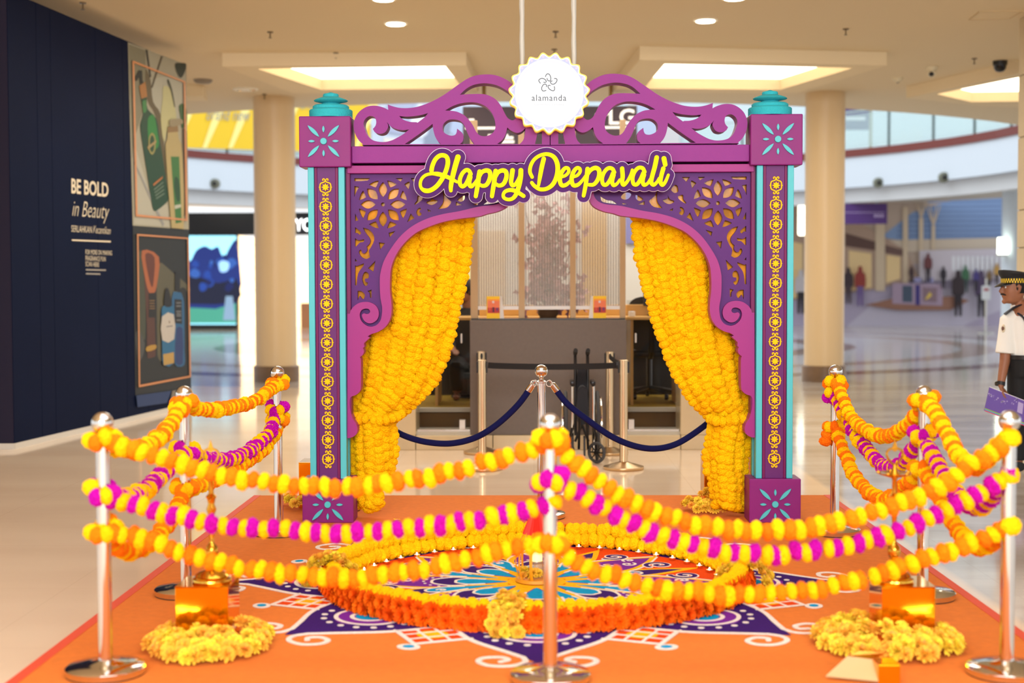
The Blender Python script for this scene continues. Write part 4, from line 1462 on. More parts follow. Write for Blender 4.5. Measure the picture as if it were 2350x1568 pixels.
cb.tube([(wx + .06, wy + .12, .15), (wx - .06, wy + .12, .45)], 0.012)
cb.build('cross_brace', fr_, w, True)
ny = mat('navy black nylon', (20, 22, 32), 0.7)
MB().prism([curve([(-.05, .42), (.05, .42), (.042, .7), (.03, .82), (-.03, .82), (-.042, .7)], True, 4)], lambda x, z: (wx + x, wy + .1, z), (0, .05, 0)).build('back_sling', ny, w, True)
MB().prism([curve([(-.045, .35), (.045, .35), (.04, .62), (.0, .66), (-.04, .62)], True, 4)], lambda x, z: (wx + x, wy - .12, z), (0, .18, 0)).build('folded_seat', ny, w, True)
# ================================================================== orange carpet and the festival arch
carp = mat('orange carpet', (222, 120, 32), 0.95, var=0.07, vscale=30, bump=0.25, bscale=260)
cxl, cxr = C(585, 1140).x, C(1905, 1140).x
cyb = C(1240, 1140).y
CT = 0.010
cp = thing('orange_carpet', 'large bright orange carpet under the arch and the powder art', 'carpet', ((cxl + cxr) / 2, 7, 0))
MB().box(cxl, cxr, 3.6, cyb, 0.0, CT).build('pile', carp, cp)
tape = mat('coral edge tape', (222, 78, 48), 0.6)
for a, b in ((cxl - .004, cxl + .045), (cxr - .045, cxr + .004)):
    MB().box(a, b, 3.6, cyb, 0.0005, CT + .002).build('edge_tape', tape, cp)

Y0 = C(760, 1204).y
XC = A(1263.5, 760, Y0).x
PXM = A(1363.5, 760, Y0).x - XC
PXM /= 100                                  # metres per pixel on the arch face
arch = thing('festival_arch', 'tall magenta and purple festival arch with turquoise posts, scrolled crest and gold cut-outs', 'arch', (XC, Y0, CT))
pink = mat('crest orchid paint', (138, 42, 132), 0.5, spec=0.25, var=0.04, vscale=3, bump=0.05, bscale=150)
mag = mat('block magenta paint', (130, 30, 112), 0.42, spec=0.25, var=0.03, vscale=3)
rose = mat('trim rose paint', (154, 42, 124), 0.42, spec=0.25)
purp = mat('panel purple paint', (86, 30, 110), 0.5, spec=0.25, var=0.05, vscale=6, bump=0.05, bscale=200)
plum = mat('shaft plum paint', (98, 36, 104), 0.45, spec=0.25)
deep = mat('groove magenta paint', (114, 22, 82), 0.42, spec=0.25)
teal = mat('turquoise paint', (72, 184, 192), 0.45)
foam = mat('turquoise foam', (40, 176, 188), 0.85, bump=0.5, bscale=120)
goldp = mat('gold emblem acrylic', (255, 196, 0), 0.6, spec=0.2)
foil = mat('amber foil', (232, 150, 6), 0.5, 0.0, var=0.45, vscale=10, bump=0.7, bscale=9, spec=0.15, coat=0.15)
BZ = 0.0


def zz(py):
    return A(1263.5, py, Y0).z + 0.0


def xx(px):
    return A(px, 760, Y0).x


# flower motif (12 pieces share two meshes)
def lens(l0, l1, w, th):
    pts = []
    for k in range(17):
        t = k / 16
        pts.append((l0 + (l1 - l0) * t, w * math.sin(PI * t) ** .8))
    for k in range(1, 16):
        t = 1 - k / 16
        pts.append((l0 + (l1 - l0) * t, -w * math.sin(PI * t) ** .8))
    return MB().prism([pts], lambda x, z: (x, 0, z), (0, -th, 0)).mesh('petal', teal)


pet_long = lens(14 * PXM, 51 * PXM, 4.2 * PXM, 0.012)
pet_short = lens(20 * PXM, 35 * PXM, 2.7 * PXM, 0.012)
pet_mid = MB().lathe((0, 0, 0), [(7.5 * PXM, 0), (7.5 * PXM, -0.012), (6.8 * PXM, -0.014)], 28, 'Y').mesh('petal_disc', teal, True)


def motif(parent, x, y, z):
    put(pet_mid, 'motif_disc', parent, (x, y, z))
    for k in range(4):
        put(pet_long, 'motif_petal', parent, (x, y, z), (0, PI / 4 + PI / 2 * k, 0))
        put(pet_short, 'motif_petal', parent, (x, y, z), (0, PI / 2 * k, 0))


# emblem for the shafts
def emblem():
    k = PXM
    m = MB()
    fn = lambda x, z: (x * k, 0, -z * k)
    half = [(0, -14), (-4, -11.2), (-10, -9.2), (-12.2, -5), (-12.4, 0), (-12.2, 5), (-10, 9.2), (-4, 11.8), (0, 14.5)]
    for s in (1, -1):
        m.ribbon(curve([(s * x, z) for x, z in half], False, 4), 1.3, fn, (0, -.009 - .0004 * s, 0))
        for v in (1, -1):
            m.ribbon(curve([(0, v * 13), (s * 1.2, v * 16.5), (s * 3.4, v * 19.4), (s * 6, v * 18.2), (s * 5.6, v * 15.6)], False, 4), 1.15, fn, (0, -.0085 - .0003 * s - .0003 * v, 0))
        m.prism([[(s * 12, -2.2), (s * 15.8, 0), (s * 12, 2.2)]], fn, (0, -.008, 0))
    star = []
    for q in range(16):
        r = 9.6 if q % 2 == 0 else 5.2
        star.append((r * math.sin(PI * q / 8), r * math.cos(PI * q / 8)))
    m.prism([star], fn, (0, -.01, 0))
    return m.mesh('emblem', goldp)


emb = emblem()

for side in (0, 1):
    mx = (lambda x: x) if side == 0 else (lambda x: 2 * XC - x)

    def B(a, b, y0, y1, z0, z1, bev=0.006):
        x0, x1 = sorted((mx(xx(a)), mx(xx(b))))
        return MB().bevbox(x0, x1, Y0 + y0, Y0 + y1, z0, z1, bev)
    z_b0, z_b1 = CT, zz(1100)
    z_t0, z_t1 = zz(381), zz(264)
    lo = B(690, 808, 0, .22, z_b0, z_b1).build('base_block', mag, arch)
    up_ = B(690, 808, 0, .22, z_t0, z_t1).build('cap_block', mag, arch)
    xm = mx(xx(749))
    motif(up_, mx(xx(746.5)) if side == 0 else mx(xx(746.5)), Y0, zz(322))
    motif(lo, xm, Y0, zz(1158))
    sh = B(710, 790, .04, .2, z_b1, z_t0, .004).build('shaft', plum, arch)
    for a, b in ((708, 722), (778, 792)):
        B(a, b, .022, .10, z_b1, z_t0, .004).build('corner_strip', teal, sh)
    for a, b in ((723, 728.5), (770.5, 777)):
        B(a, b, .032, .06, z_b1, z_t0, .003).build('pink_strip', deep, sh)
    B(728.5, 770.5, .036, .05, z_b1, z_t0, .002).build('face_panel', plum, sh)
    B(786, 793, .15, .215, z_b1, z_t0, .004).build('rear_strip', teal, sh)
    for k in range(15):
        put(emb, 'emblem', sh, (mx(xx(748 + (k / 14) * 1.5)), Y0 + .036, zz(427 + k * 44.86)))
    # finial
    cx, cy = mx(xx(757)), Y0 + .13
    q = PXM
    MB().lathe((cx, cy, z_t1), [(50 * q, 0), (50 * q, 17 * q), (48 * q, 19 * q), (42 * q, 21 * q), (42 * q, 27 * q), (38 * q, 30 * q), (20 * q, 31 * q), (19 * q, 34 * q), (24 * q, 36 * q), (38 * q, 39 * q),
                                (39.5 * q, 40.5 * q), (36 * q, 43 * q), (22 * q, 48 * q), (18 * q, 49 * q), (18.5 * q, 53 * q), (17 * q, 56 * q), (8 * q, 58 * q), (3 * q, 60 * q), (0.5 * q, 60.5 * q)], 40).build('finial', foam, arch, True)

# beam and crest
MB().bevbox(xx(808), 2 * XC - xx(808), Y0 + .05, Y0 + .20, zz(371), zz(332), .004).build('beam', pink, arch)
MB().box(xx(800), 2 * XC - xx(800), Y0 + .16, Y0 + .20, zz(379), zz(370)).build('shadow_gap_board', mat('gap black', (20, 12, 20), 0.8), arch)
zc = lambda pts: scl(pts, .2553, 680, 100)
out = zc([(598, 905, 1), (560, 868), (527, 805), (515, 725), (538, 650), (580, 600), (640, 566), (710, 558), (780, 574), (826, 596, 1), (822, 548, 1), (870, 565), (930, 578), (1000, 580), (1080, 570), (1160, 545),
          (1240, 510), (1320, 465), (1400, 410), (1470, 360), (1540, 315), (1620, 286), (1720, 277), (1800, 287), (1870, 315), (1925, 350), (2010, 430), (2100, 520), (2285, 560, 1), (2285, 912, 1), (590, 912, 1)])
holes = [
    [(1470, 460, 1), (1530, 405), (1600, 370), (1700, 357), (1800, 375), (1870, 410), (1920, 447), (2010, 540), (2010, 630), (1985, 662), (1945, 690), (1900, 668), (1868, 615), (1840, 560), (1790, 500), (1720, 463), (1650, 453), (1550, 455)],
    [(1337, 602, 1), (1400, 565), (1470, 540), (1550, 528), (1620, 532), (1690, 557), (1740, 600), (1775, 660), (1790, 730), (1782, 780), (1750, 815), (1700, 833), (1650, 825), (1615, 790), (1590, 740), (1555, 690), (1510, 645), (1450, 615), (1400, 605)],
    [(1315, 770), (1320, 730), (1345, 700), (1380, 684), (1430, 684), (1475, 697), (1510, 735), (1532, 790), (1560, 850), (1600, 904, 1), (1470, 904, 1), (1495, 880), (1503, 840), (1490, 802), (1445, 765, 1), (1440, 800), (1425, 822), (1390, 828), (1350, 815), (1325, 795)],
    [(1805, 904, 1), (1850, 868), (1880, 818), (1897, 755, 1), (1930, 782), (1980, 803), (2022, 793), (2060, 760, 1), (2054, 820), (2038, 870), (2008, 904, 1)],
    [(975, 904, 1), (1050, 852), (1130, 795), (1200, 742), (1225, 722, 1), (1230, 770), (1246, 830), (1270, 875), (1300, 904, 1)],
    [(615, 770), (604, 725), (615, 685), (645, 657), (675, 652), (705, 665), (718, 700), (712, 738), (688, 768, 1), (707, 797), (750, 812), (795, 800), (820, 765), (826, 735), (812, 705, 1), (850, 745), (900, 769), (960, 779), (1015, 772, 1), (960, 815), (900, 850), (850, 873), (790, 885), (720, 879), (670, 858), (635, 818)],
    [(925, 652, 1), (1000, 657), (1080, 650), (1140, 638), (1185, 625, 1), (1150, 665), (1090, 712, 1), (1078, 707), (1030, 705), (980, 692), (945, 672)],
    [(2145, 904, 1), (2158, 850), (2168, 795, 1), (2208, 795, 1), (2208, 904, 1)],
]
fa = lambda x, y: A(x, y, Y0 + .045)
cr = MB().prism([curve(out, True, 6)] + [curve(zc(h), True, 6) for h in holes], fa, (0, .13, 0))
cr.build('crest_scroll', pink, arch)
cr.mirror(XC).build('crest_scroll', pink, arch)

# spandrel brackets: rose frame, purple fretwork, amber foil behind
z3 = lambda pts: scl(pts, .26786, 680, 360)
z5 = lambda pts: scl(pts, .2806, 680, 780)
edge = z3([(1568, 510), (1400, 530), (1250, 560), (1120, 605), (1020, 655), (930, 735), (860, 830), (815, 940), (803, 1050), (803, 1150), (814, 1250), (815, 1330), (800, 1400), (760, 1460), (700, 1500), (640, 1520), (612, 1540, 1), (628, 1548)]) \
    + z5([(583, 0), (555, 28), (556, 58), (545, 66, 1), (553, 98), (541, 125), (520, 142, 1), (528, 165), (528, 380), (520, 420), (490, 450), (452, 465), (438, 490), (440, 560), (460, 640), (490, 690), (500, 738), (488, 775), (450, 800), (405, 806, 1)])
tip = [(1165, 395, 1), (1172, 425), (1174, 450), (1170, 466), (1160, 477), (1140, 486), (1118, 491)]
back = [(797, 1006, 1), (797, 720, 1)] + z3([(458, 1345, 1), (467, 1315), (492, 1283), (535, 1254), (590, 1243), (648, 1254), (690, 1288), (707, 1340), (694, 1392), (652, 1424), (610, 1424), (577, 1398), (562, 1360), (578, 1342), (605, 1348), (626, 1340), (632, 1322),
                                         (617, 1304), (586, 1302), (556, 1318), (543, 1357), (557, 1405), (595, 1442), (640, 1456), (690, 1440), (722, 1400), (733, 1345), (735, 1290), (720, 1200), (715, 1080), (720, 1000), (752, 890), (822, 770), (900, 672),
                                         (1000, 590), (1120, 530), (1250, 492), (1400, 465)]) + [(1100, 474), (1128, 471), (1148, 466), (1160, 455), (1163, 440), (1157, 395, 1)]
fr2 = MB().prism([curve(tip + edge + back, True, 5)], lambda x, y: A(x, y, Y0 + .06), (0, .11, 0))
fr2.build('bracket_trim', rose, arch)
fr2.mirror(XC).build('bracket_trim', rose, arch)
for side in (0, 1):
    m = MB().bevbox(xx(793), xx(802.5), Y0 + .067, Y0 + .16, zz(1000), zz(376), .003)
    (m if side == 0 else m.mirror(XC)).build('bracket_stile', deep, arch)
MB().bevbox(xx(797), 2 * XC - xx(797), Y0 + .055, Y0 + .17, zz(394.5), zz(376.5), .003).build('bracket_rail', rose, arch)

pan = [(800, 390, 1), (1160, 390, 1), (1166, 430), (1162, 462), (1140, 476), (1100, 480)] + z3([(1400, 485), (1250, 510), (1120, 550), (1010, 610), (915, 690), (840, 785), (770, 900), (738, 1010), (735, 1090), (738, 1200), (752, 1290)]) \
    + [(876, 745), (848, 752), (820, 740), (800, 735, 1)]
ox, oy = 742, 408
cut = []
for k in range(8):
    a = PI / 4 * k
    ca, sa = math.cos(a), math.sin(a)
    pt = lambda r, w: (ox + r * ca - w * sa, oy + r * sa + w * ca)
    cut.append([pt(62, 0) + (1,), pt(90, 23), pt(127, 36), pt(164, 23), pt(192, 0) + (1,), pt(164, -23), pt(127, -36), pt(90, -23)])
    a += PI / 8
    ca2, sa2 = math.cos(a), math.sin(a)
    p2_ = lambda r, w: (ox + r * ca2 - w * sa2, oy + r * sa2 + w * ca2)
    cut.append([p2_(158, 0) + (1,), p2_(176, 22), p2_(203, 45) + (1,), p2_(208, 22), p2_(209, 0), p2_(208, -22), p2_(203, -45) + (1,), p2_(176, -22)])
cut.append([(ox + 17 * math.cos(PI * k / 6), oy + 17 * math.sin(PI * k / 6)) for k in range(12)])
K = 1
cut += [
    [(497, 183, K), (632, 183, K), (612, 203, K), (555, 208), (497, 208, K)], [(497, 250, K), (538, 258, K), (515, 300), (497, 345, K)], [(850, 183, K), (912, 183, K), (895, 212, K)],
    [(925, 235, K), (965, 212), (972, 240), (960, 280, K)], [(980, 485, K), (1012, 525, K), (950, 560, K)], [(503, 485, K), (532, 545, K), (503, 550, K)], [(503, 603, K), (545, 635), (555, 655), (540, 668), (520, 652), (503, 655, K)],
    [(570, 607, K), (620, 622), (660, 665), (667, 715), (640, 775), (622, 805), (632, 860, K), (600, 875), (560, 860), (537, 825), (542, 800), (557, 800), (567, 825), (590, 825), (607, 800), (602, 770, K), (630, 740), (630, 700), (592, 650)],
    [(503, 697, K), (535, 715), (580, 707), (575, 730), (545, 735), (515, 765), (503, 770, K)], [(708, 733, K), (760, 740, K), (718, 797, K)], [(790, 652, K), (848, 635, K), (800, 690, K)], [(503, 870, K), (522, 895, K), (503, 897, K)],
    [(503, 930, K), (520, 935), (580, 912, K), (575, 935), (530, 1000), (517, 1100, K), (503, 1103, K)], [(678, 890, K), (660, 985, K), (615, 955, K)],
    [(597, 985), (620, 1005), (617, 1040), (590, 1045), (592, 1070), (613, 1080), (605, 1103), (580, 1100), (563, 1050), (575, 1000)],
    [(525, 1150, K), (555, 1150), (585, 1175), (585, 1205), (568, 1220), (550, 1200), (543, 1192), (525, 1232, K)], [(610, 1150, K), (645, 1138, K), (643, 1210, K), (632, 1205), (628, 1170)],
    [(1037, 450), (1060, 437), (1068, 450), (1053, 468), (1070, 482), (1070, 500), (1045, 507), (1028, 480)], [(1122, 447, K), (1157, 465, K), (1130, 472, K)],
    [(1040, 335), (1080, 345), (1075, 370), (1045, 395), (1015, 412, K), (1013, 400), (1035, 372)], [(1170, 335), (1168, 362), (1210, 375), (1200, 395), (1160, 413), (1120, 400), (1117, 385), (1150, 372)],
    [(1255, 275, K), (1280, 340), (1325, 380), (1325, 395), (1290, 435), (1215, 448, K), (1258, 385)], [(1367, 385, K), (1425, 413, K), (1367, 418, K)],
    [(1400, 350), (1440, 330), (1440, 365), (1410, 385), (1380, 370)], [(1085, 260), (1110, 250), (1140, 290), (1112, 318), (1080, 305)], [(980, 183, K), (1050, 183, K), (1010, 225, K)],
    [(1508, 410, K), (1560, 398, K), (1552, 413, K)], [(1480, 320), (1530, 310), (1570, 350), (1540, 372), (1500, 360)], [(1600, 410, K), (1725, 390), (1745, 340, K), (1690, 372), (1640, 380)],
]
fp = MB().prism([curve(pan, True, 4)] + [curve(z3(c), True, 3) for c in cut], lambda x, y: A(x, y, Y0 + .10), (0, .03, 0))
fp.build('fretwork_panel', purp, arch)
fp.mirror(XC).build('fretwork_panel', purp, arch)
# foil sheet, crumpled
fo = MB()
poly = curve(pan, True, 4)
foilpoly = [(p[0] if p[0] < 1062 else 1062, p[1]) for p in [(802, 396), (1062, 396), (1062, 478)] + z3([(1250, 520), (1120, 550), (1010, 610), (915, 690), (840, 785), (770, 900), (738, 1010), (735, 1090), (738, 1200)]) + [(872, 690), (802, 690)]]
fo.prism([foilpoly], lambda x, y: A(x, y, Y0 + .145), (0, .012, 0))
fo.build('foil_backing', foil, arch)
fo.mirror(XC).build('foil_backing', foil, arch)

# ---- round lit sign on the crest
SY_ = Y0 - 0.06
scx, scy = 1260.5, 213.5


def scal(r, amp, n=19, ph=0.0):
    pts = []
    for k in range(n * 12):
        a = 2 * PI * k / (n * 12)
        rr = r + amp * math.cos(n * (a + ph))
        pts.append((scx + rr * math.sin(a), scy - rr * math.cos(a)))
    return pts


fs_ = lambda d: (lambda x, y: A(x, y, SY_ - d))
yrim = mat('yellow sign edge', (255, 205, 40), 0.4, emit=0.25)
lav = mat('lavender lit border', (60, 60, 80), 0.5, emit=0.58, ergb=(218, 218, 255))
wlit = mat('white lit acrylic', (70, 70, 70), 0.5, emit=0.62, ergb=(255, 255, 255))
grey = mat('grey logo print', (70, 76, 84), 0.7, spec=0.1)
PH = PI / 19
rs = MB().prism([scal(89.5, 4.5, ph=PH)], fs_(0), (0, .085, 0)).build('round_sign', yrim, arch)
MB().prism([scal(86.8, 4.4, ph=PH)], fs_(.004), (0, .004, 0)).build('white_border', wlit, rs)
MB().prism([scal(83.6, 4.2, ph=PH)], fs_(.006), (0, .002, 0)).build('scalloped_border', lav, rs)
for k in range(19):
    a = 2 * PI * k / 19 + PI / 19
    c = (scx + 84.5 * math.sin(a), scy - 84.5 * math.cos(a))
    MB().prism([[(c[0] + 2.8 * math.cos(PI * j / 8), c[1] + 2.8 * math.sin(PI * j / 8)) for j in range(16)]], fs_(.0075), (0, .0015, 0)).build('border_dot', mat('pinkish lit dot', (70, 64, 70), 0.5, emit=0.55, ergb=(250, 232, 252)), rs)
disc = [(scx + 79 * math.cos(2 * PI * k / 64), scy + 79 * math.sin(2 * PI * k / 64)) for k in range(64)]
MB().prism([disc], fs_(.010), (0, .004, 0)).build('face', wlit, rs)
for r_, c_ in ((73, (252, 246, 252)), (60, (250, 250, 255))):
    rg = [[(scx + q_ * math.cos(2 * PI * k / 64), scy + q_ * math.sin(2 * PI * k / 64)) for k in range(64)] for q_ in (r_, r_ - 2)]
    MB().prism(rg, fs_(.0115), (0, .001, 0)).build('face_ring', mat('faint lit ring %d' % r_, (70, 70, 74), 0.5, emit=0.58, ergb=c_), rs)
kz = 200 / 1493
for st in ([(686, 492), (700, 458), (727, 443), (758, 462), (778, 520), (768, 560), (742, 566), (718, 545), (714, 522)],
           [(838, 524), (868, 526), (884, 548), (868, 590), (830, 620), (792, 618), (772, 592), (778, 572), (800, 566)],
           [(836, 662), (842, 700), (828, 732), (790, 728), (748, 700), (728, 660), (742, 640), (768, 644)],
           [(694, 728), (655, 738), (628, 725), (622, 680), (648, 632), (682, 620), (704, 640), (700, 664)],
           [(598, 604), (576, 575), (574, 548), (610, 524), (656, 528), (692, 556), (698, 580), (676, 592), (655, 588)]):
    MB().ribbon(curve(scl(st, kz, 1160, 110), False, 5), 0.75, fs_(.0125), (0, .001, 0)).build('logo_petal', grey, rs)
words('alamanda', 1, 1, 'wordmark', grey, rs, quadmap(((1220.5, 231.5), (1299.5, 231.5), (1299.5, 217.5), (1220.5, 217.5)), fs_(.0125)), thin=-0.006, space=1.15)
words('SHOPPING  CENTRE', 1, 1, 'small_wordmark', mat('faint grey print', (60, 60, 64), 0.5, emit=.5, ergb=(236, 236, 242)), rs, quadmap(((1226, 242.5), (1295, 242.5), (1295, 239), (1226, 239)), fs_(.0125)), thin=-0.01)

# ---- greeting sign
ga = lambda p: [(680 + x * .2553, 100 + y * .2553) for x, y in p]
gb = lambda p: [(1000 + x * .2383, 180 + y * .2383) for x, y in p]
gc = lambda p: [(940 + x * .13617, 330 + y * .13617) for x, y in p]
L = [
    ('H', gc([(368, 450), (385, 370), (430, 270), (500, 205), (570, 195), (625, 225), (645, 300), (630, 400), (590, 510), (530, 620), (450, 720), (350, 785), (260, 790), (195, 745), (180, 670), (205, 590), (270, 530), (370, 505), (470, 510), (570, 535), (680, 580), (800, 645)]), [5.0] * 6 + [5.2] * 7 + [3.6] * 5 + [5.2, 5, 4.4, 3.2]),
    ('H', gc([(815, 225), (780, 340), (745, 470), (715, 600), (695, 720), (695, 790)]), [6.2, 6, 5.8, 5.4, 5, 4]),
    ('a', gc([(1030, 510), (1000, 455), (950, 445), (890, 500), (850, 590), (850, 680), (890, 720), (940, 690), (985, 610), (1010, 540)]), [4.6] * 10),
    ('a', gc([(1020, 560), (1005, 640), (1015, 705), (1050, 715), (1100, 660), (1140, 590)]), [5.4, 5, 4.8, 4.6, 3.4, 2.4]),
    ('p', gc([(1180, 470), (1165, 560), (1150, 680), (1130, 800), (1115, 885)]), [5.2, 5.4, 5.2, 5, 4.6]),
    ('p', gc([(1180, 560), (1220, 480), (1290, 450), (1345, 470), (1360, 540), (1335, 630), (1290, 695), (1230, 710), (1185, 690)]), [3.2, 4.6, 5, 5.2, 5, 5, 4.8, 4.4, 3.8]),
    ('p', gc([(1450, 460), (1435, 560), (1420, 680), (1400, 800), (1388, 885)]), [5.2, 5.4, 5.2, 5, 4.6]),
    ('p', gc([(1455, 560), (1495, 480), (1565, 450), (1620, 470), (1635, 540), (1610, 630), (1565, 690), (1500, 705), (1460, 680)]), [3.2, 4.6, 5, 5.2, 5, 5, 4.8, 4.4, 3.8]),
    ('y', gc([(1735, 450), (1720, 560), (1710, 640), (1730, 700), (1775, 690), (1825, 610), (1860, 520)]), [5.4, 5.2, 5, 4.6, 4.2, 3.4, 2.8]),
    ('y', gc([(1875, 450), (1870, 560), (1845, 700), (1800, 840), (1740, 920), (1660, 940), (1590, 910), (1580, 850), (1620, 800), (1700, 780), (1790, 800), (1920, 880)]), [5.6, 5.6, 5.4, 5, 4.4, 4, 4, 3.8, 4.2, 4.6, 4.8, 4.6]),
    ('D', gb([(928, 950), (907, 900), (915, 840), (950, 780), (1010, 740), (1080, 730), (1140, 760), (1172, 830), (1170, 920), (1135, 1010), (1075, 1060), (1005, 1068), (950, 1035), (925, 1005)]), [4, 4.2, 4.2, 4, 4, 4.4, 5, 5.4, 5.2, 5, 4.6, 4.4, 4.4, 4]),
    ('D', gb([(1040, 775), (1022, 850), (1005, 940), (990, 1030)]), [5.2, 5.2, 4.8, 3.4]),
    ('e', gb([(1205, 950), (1250, 935), (1280, 900), (1275, 868), (1245, 865), (1210, 910), (1195, 975), (1212, 1028), (1255, 1025), (1300, 985), (1325, 950)]), [3.4, 3.6, 3.8, 4, 4.2, 4.8, 5, 4.8, 4.4, 3.6, 2.8]),
    ('e', gb([(1318, 950), (1362, 935), (1390, 900), (1385, 868), (1355, 865), (1322, 910), (1308, 975), (1325, 1028), (1368, 1025), (1410, 985), (1440, 940)]), [3.4, 3.6, 3.8, 4, 4.2, 4.8, 5, 4.8, 4.4, 3.6, 2.8]),
    ('p', gb([(1462, 872), (1455, 940), (1445, 1020), (1432, 1090), (1424, 1130)]), [5, 5, 4.8, 4.6, 4.2]),
    ('p', gb([(1458, 940), (1490, 885), (1535, 862), (1570, 880), (1575, 930), (1555, 985), (1520, 1022), (1478, 1025)]), [3.2, 4.6, 5, 5.2, 5, 4.8, 4.4, 4]),
    ('a', gb([(1720, 905), (1700, 870), (1660, 866), (1622, 905), (1602, 965), (1612, 1018), (1645, 1022), (1680, 975), (1705, 915)]), [4.4] * 9),
    ('a', gb([(1712, 930), (1698, 990), (1712, 1028), (1745, 1015), (1772, 975)]), [5, 4.8, 4.4, 3.6, 2.8]),
    ('v', gb([(1795, 868), (1800, 940), (1795, 1000), (1812, 1025), (1850, 985), (1880, 925), (1892, 880)]), [5, 5, 4.8, 4.4, 3.8, 3.6, 3]),
    ('a', gb([(2012, 900), (1992, 865), (1952, 862), (1915, 900), (1896, 960), (1905, 1015), (1938, 1020), (1972, 972), (1998, 912)]), [4.4] * 9),
    ('a', gb([(2005, 928), (1992, 985), (2005, 1025), (2040, 1012), (2068, 965)]), [5, 4.8, 4.4, 3.6, 2.8]),
    ('l', gb([(2128, 762), (2110, 850), (2085, 940), (2075, 1000), (2098, 1025), (2130, 1000), (2150, 960)]), [5.2, 5.2, 5, 4.8, 4.4, 3.6, 2.6]),
    ('i', gb([(2192, 868), (2172, 940), (2165, 1000), (2185, 1026), (2215, 990), (2240, 930)]), [5, 4.8, 4.6, 4.4, 3.8, 3.2]),
    ('i', gb([(2198, 772), (2210, 830)]), [5.6, 5.2]),
]
GY = Y0 - 0.055
gs_m = mat('sign purple board', (80, 34, 104), 0.55, spec=0.12)
ylw = mat('sign yellow acrylic', (250, 236, 8), 0.6, emit=0.04, spec=0.1)


def widths(wd, n, sub):
    o = []
    for i in range(n):
        t = i / sub
        k0 = min(int(t), len(wd) - 1)
        o.append(wd[k0] + (wd[min(k0 + 1, len(wd) - 1)] - wd[k0]) * (t - int(t)))
    return o


SK = []
for name, pts, wd in L:
    c = curve(pts, False, 6)
    SK.append((name, c, widths(wd, len(c), 6)))
plate = [(c, w_) for _, c, w_ in SK]
fill = [([(990, 400), (1080, 402), (1195, 405)], [16, 14, 14]), ([(1235, 400), (1290, 405), (1470, 405), (1525, 395)], [24, 16, 16, 16])]
gsn = blob_prism(MB(), plate + [(p, [q - 10.5 for q in w_]) for p, w_ in fill], 10.5, lambda x, y: A(x, y, GY), (0, .03, 0), 1.6, False).build('greeting_sign', gs_m, arch)
blob_prism(MB(), plate + [(p, [q - 10.5 for q in w_]) for p, w_ in fill], 11.5, lambda x, y: A(x, y, GY + .006), (0, .022, 0), 1.6, False).build('white_edge', mat('sign white edge', (236, 222, 232), 0.5), gsn)
i = 0
while i < len(SK):                                   # strokes of one letter follow each other
    nm = SK[i][0]
    grp = [(SK[i][1], SK[i][2])]
    k = 2 if nm in 'HpyaDi' and i + 1 < len(SK) and SK[i + 1][0] == nm else 1
    if k == 2:
        grp.append((SK[i + 1][1], SK[i + 1][2]))
    blob_prism(MB(), grp, 0, lambda x, y: A(x, y, GY - .008 - (i % 5) * .0005), (0, .0085, 0), .7).build('letter', ylw, gsn)
    i += k
# white straps that steady the crest from the ceiling
for x, lab in ((1198, 'left'), (1317, 'right')):
    p = A(x, 100, Y0 + .26)
    q = A(x, 235, Y0 + .26)
    t = thing('hanging_strap', 'pale wrapped strap from the ceiling down behind the round sign, %s one' % lab, 'strap', (p.x, p.y, q.z), 'straps holding the crest')
    pts = []
    for k in range(24):
        u = k / 23
        pts.append((p.x + .0012 * math.sin(k * 2.1), p.y, q.z + (CEIL - q.z) * u))
    MB().tube(pts, [0.016 + .0015 * math.sin(k * 1.7) for k in range(24)], 10).build('wrapped_cord', mat('pale strap wrap', (196, 196, 186), 0.4), t, True)
    MB().tube([(p.x, p.y - .11, q.z), (p.x, p.y + .01, q.z)], 0.012).build('hook', mat('brushed steel', (196, 190, 180)), t, True)
# ================================================================== flower meshes
ycol = mat('marigold yellow', (255, 203, 8), 0.8, var=0.10, vscale=30, rnd=0.005, spec=0.1, translu=0.1)
ycol2 = mat('marigold deep yellow', (255, 194, 6), 0.8, var=0.10, vscale=30, rnd=0.006, spec=0.1, translu=0.1)
ocol = mat('marigold orange', (255, 132, 12), 0.8, var=0.10, vscale=30, rnd=0.008, spec=0.1, translu=0.1)
mcol = mat('magenta blossom', (206, 18, 182), 0.8, var=0.12, vscale=30, rnd=0.008, spec=0.1, translu=0.25)
ocol2 = mat('ring orange petals', (255, 112, 8), 0.7, var=0.2, vscale=30, rnd=0.006, spec=0.15, translu=0.12)
pcol = mat('pale yellow petals', (255, 214, 72), 0.8, var=0.15, vscale=30, rnd=0.03, spec=0.1, translu=0.12)
pcol2 = mat('peach heart petals', (250, 176, 84), 0.8, rnd=0.02, spec=0.1, translu=0.12)


def pompom(name, m, seed, sq=0.78, sub=4, amp=0.065):
    rr = random.Random(seed)
    bm = bmesh.new()
    bmesh.ops.create_icosphere(bm, subdivisions=sub, radius=0.5)
    off = Vector((rr.uniform(0, 9), rr.uniform(0, 9), rr.uniform(0, 9)))
    from mathutils import noise
    for v in bm.verts:
        d = v.co.normalized()
        n = noise.noise(d * 3.1 + off) * 0.09 + noise.noise(d * 9 + off) * 0.07
        v.co = d * 0.5 * (1 + n + rr.uniform(-amp, amp))
        v.co.z *= sq
    me = bpy.data.meshes.new(name)
    bm.to_mesh(me)
    bm.free()
    me.materials.append(m)
    return me


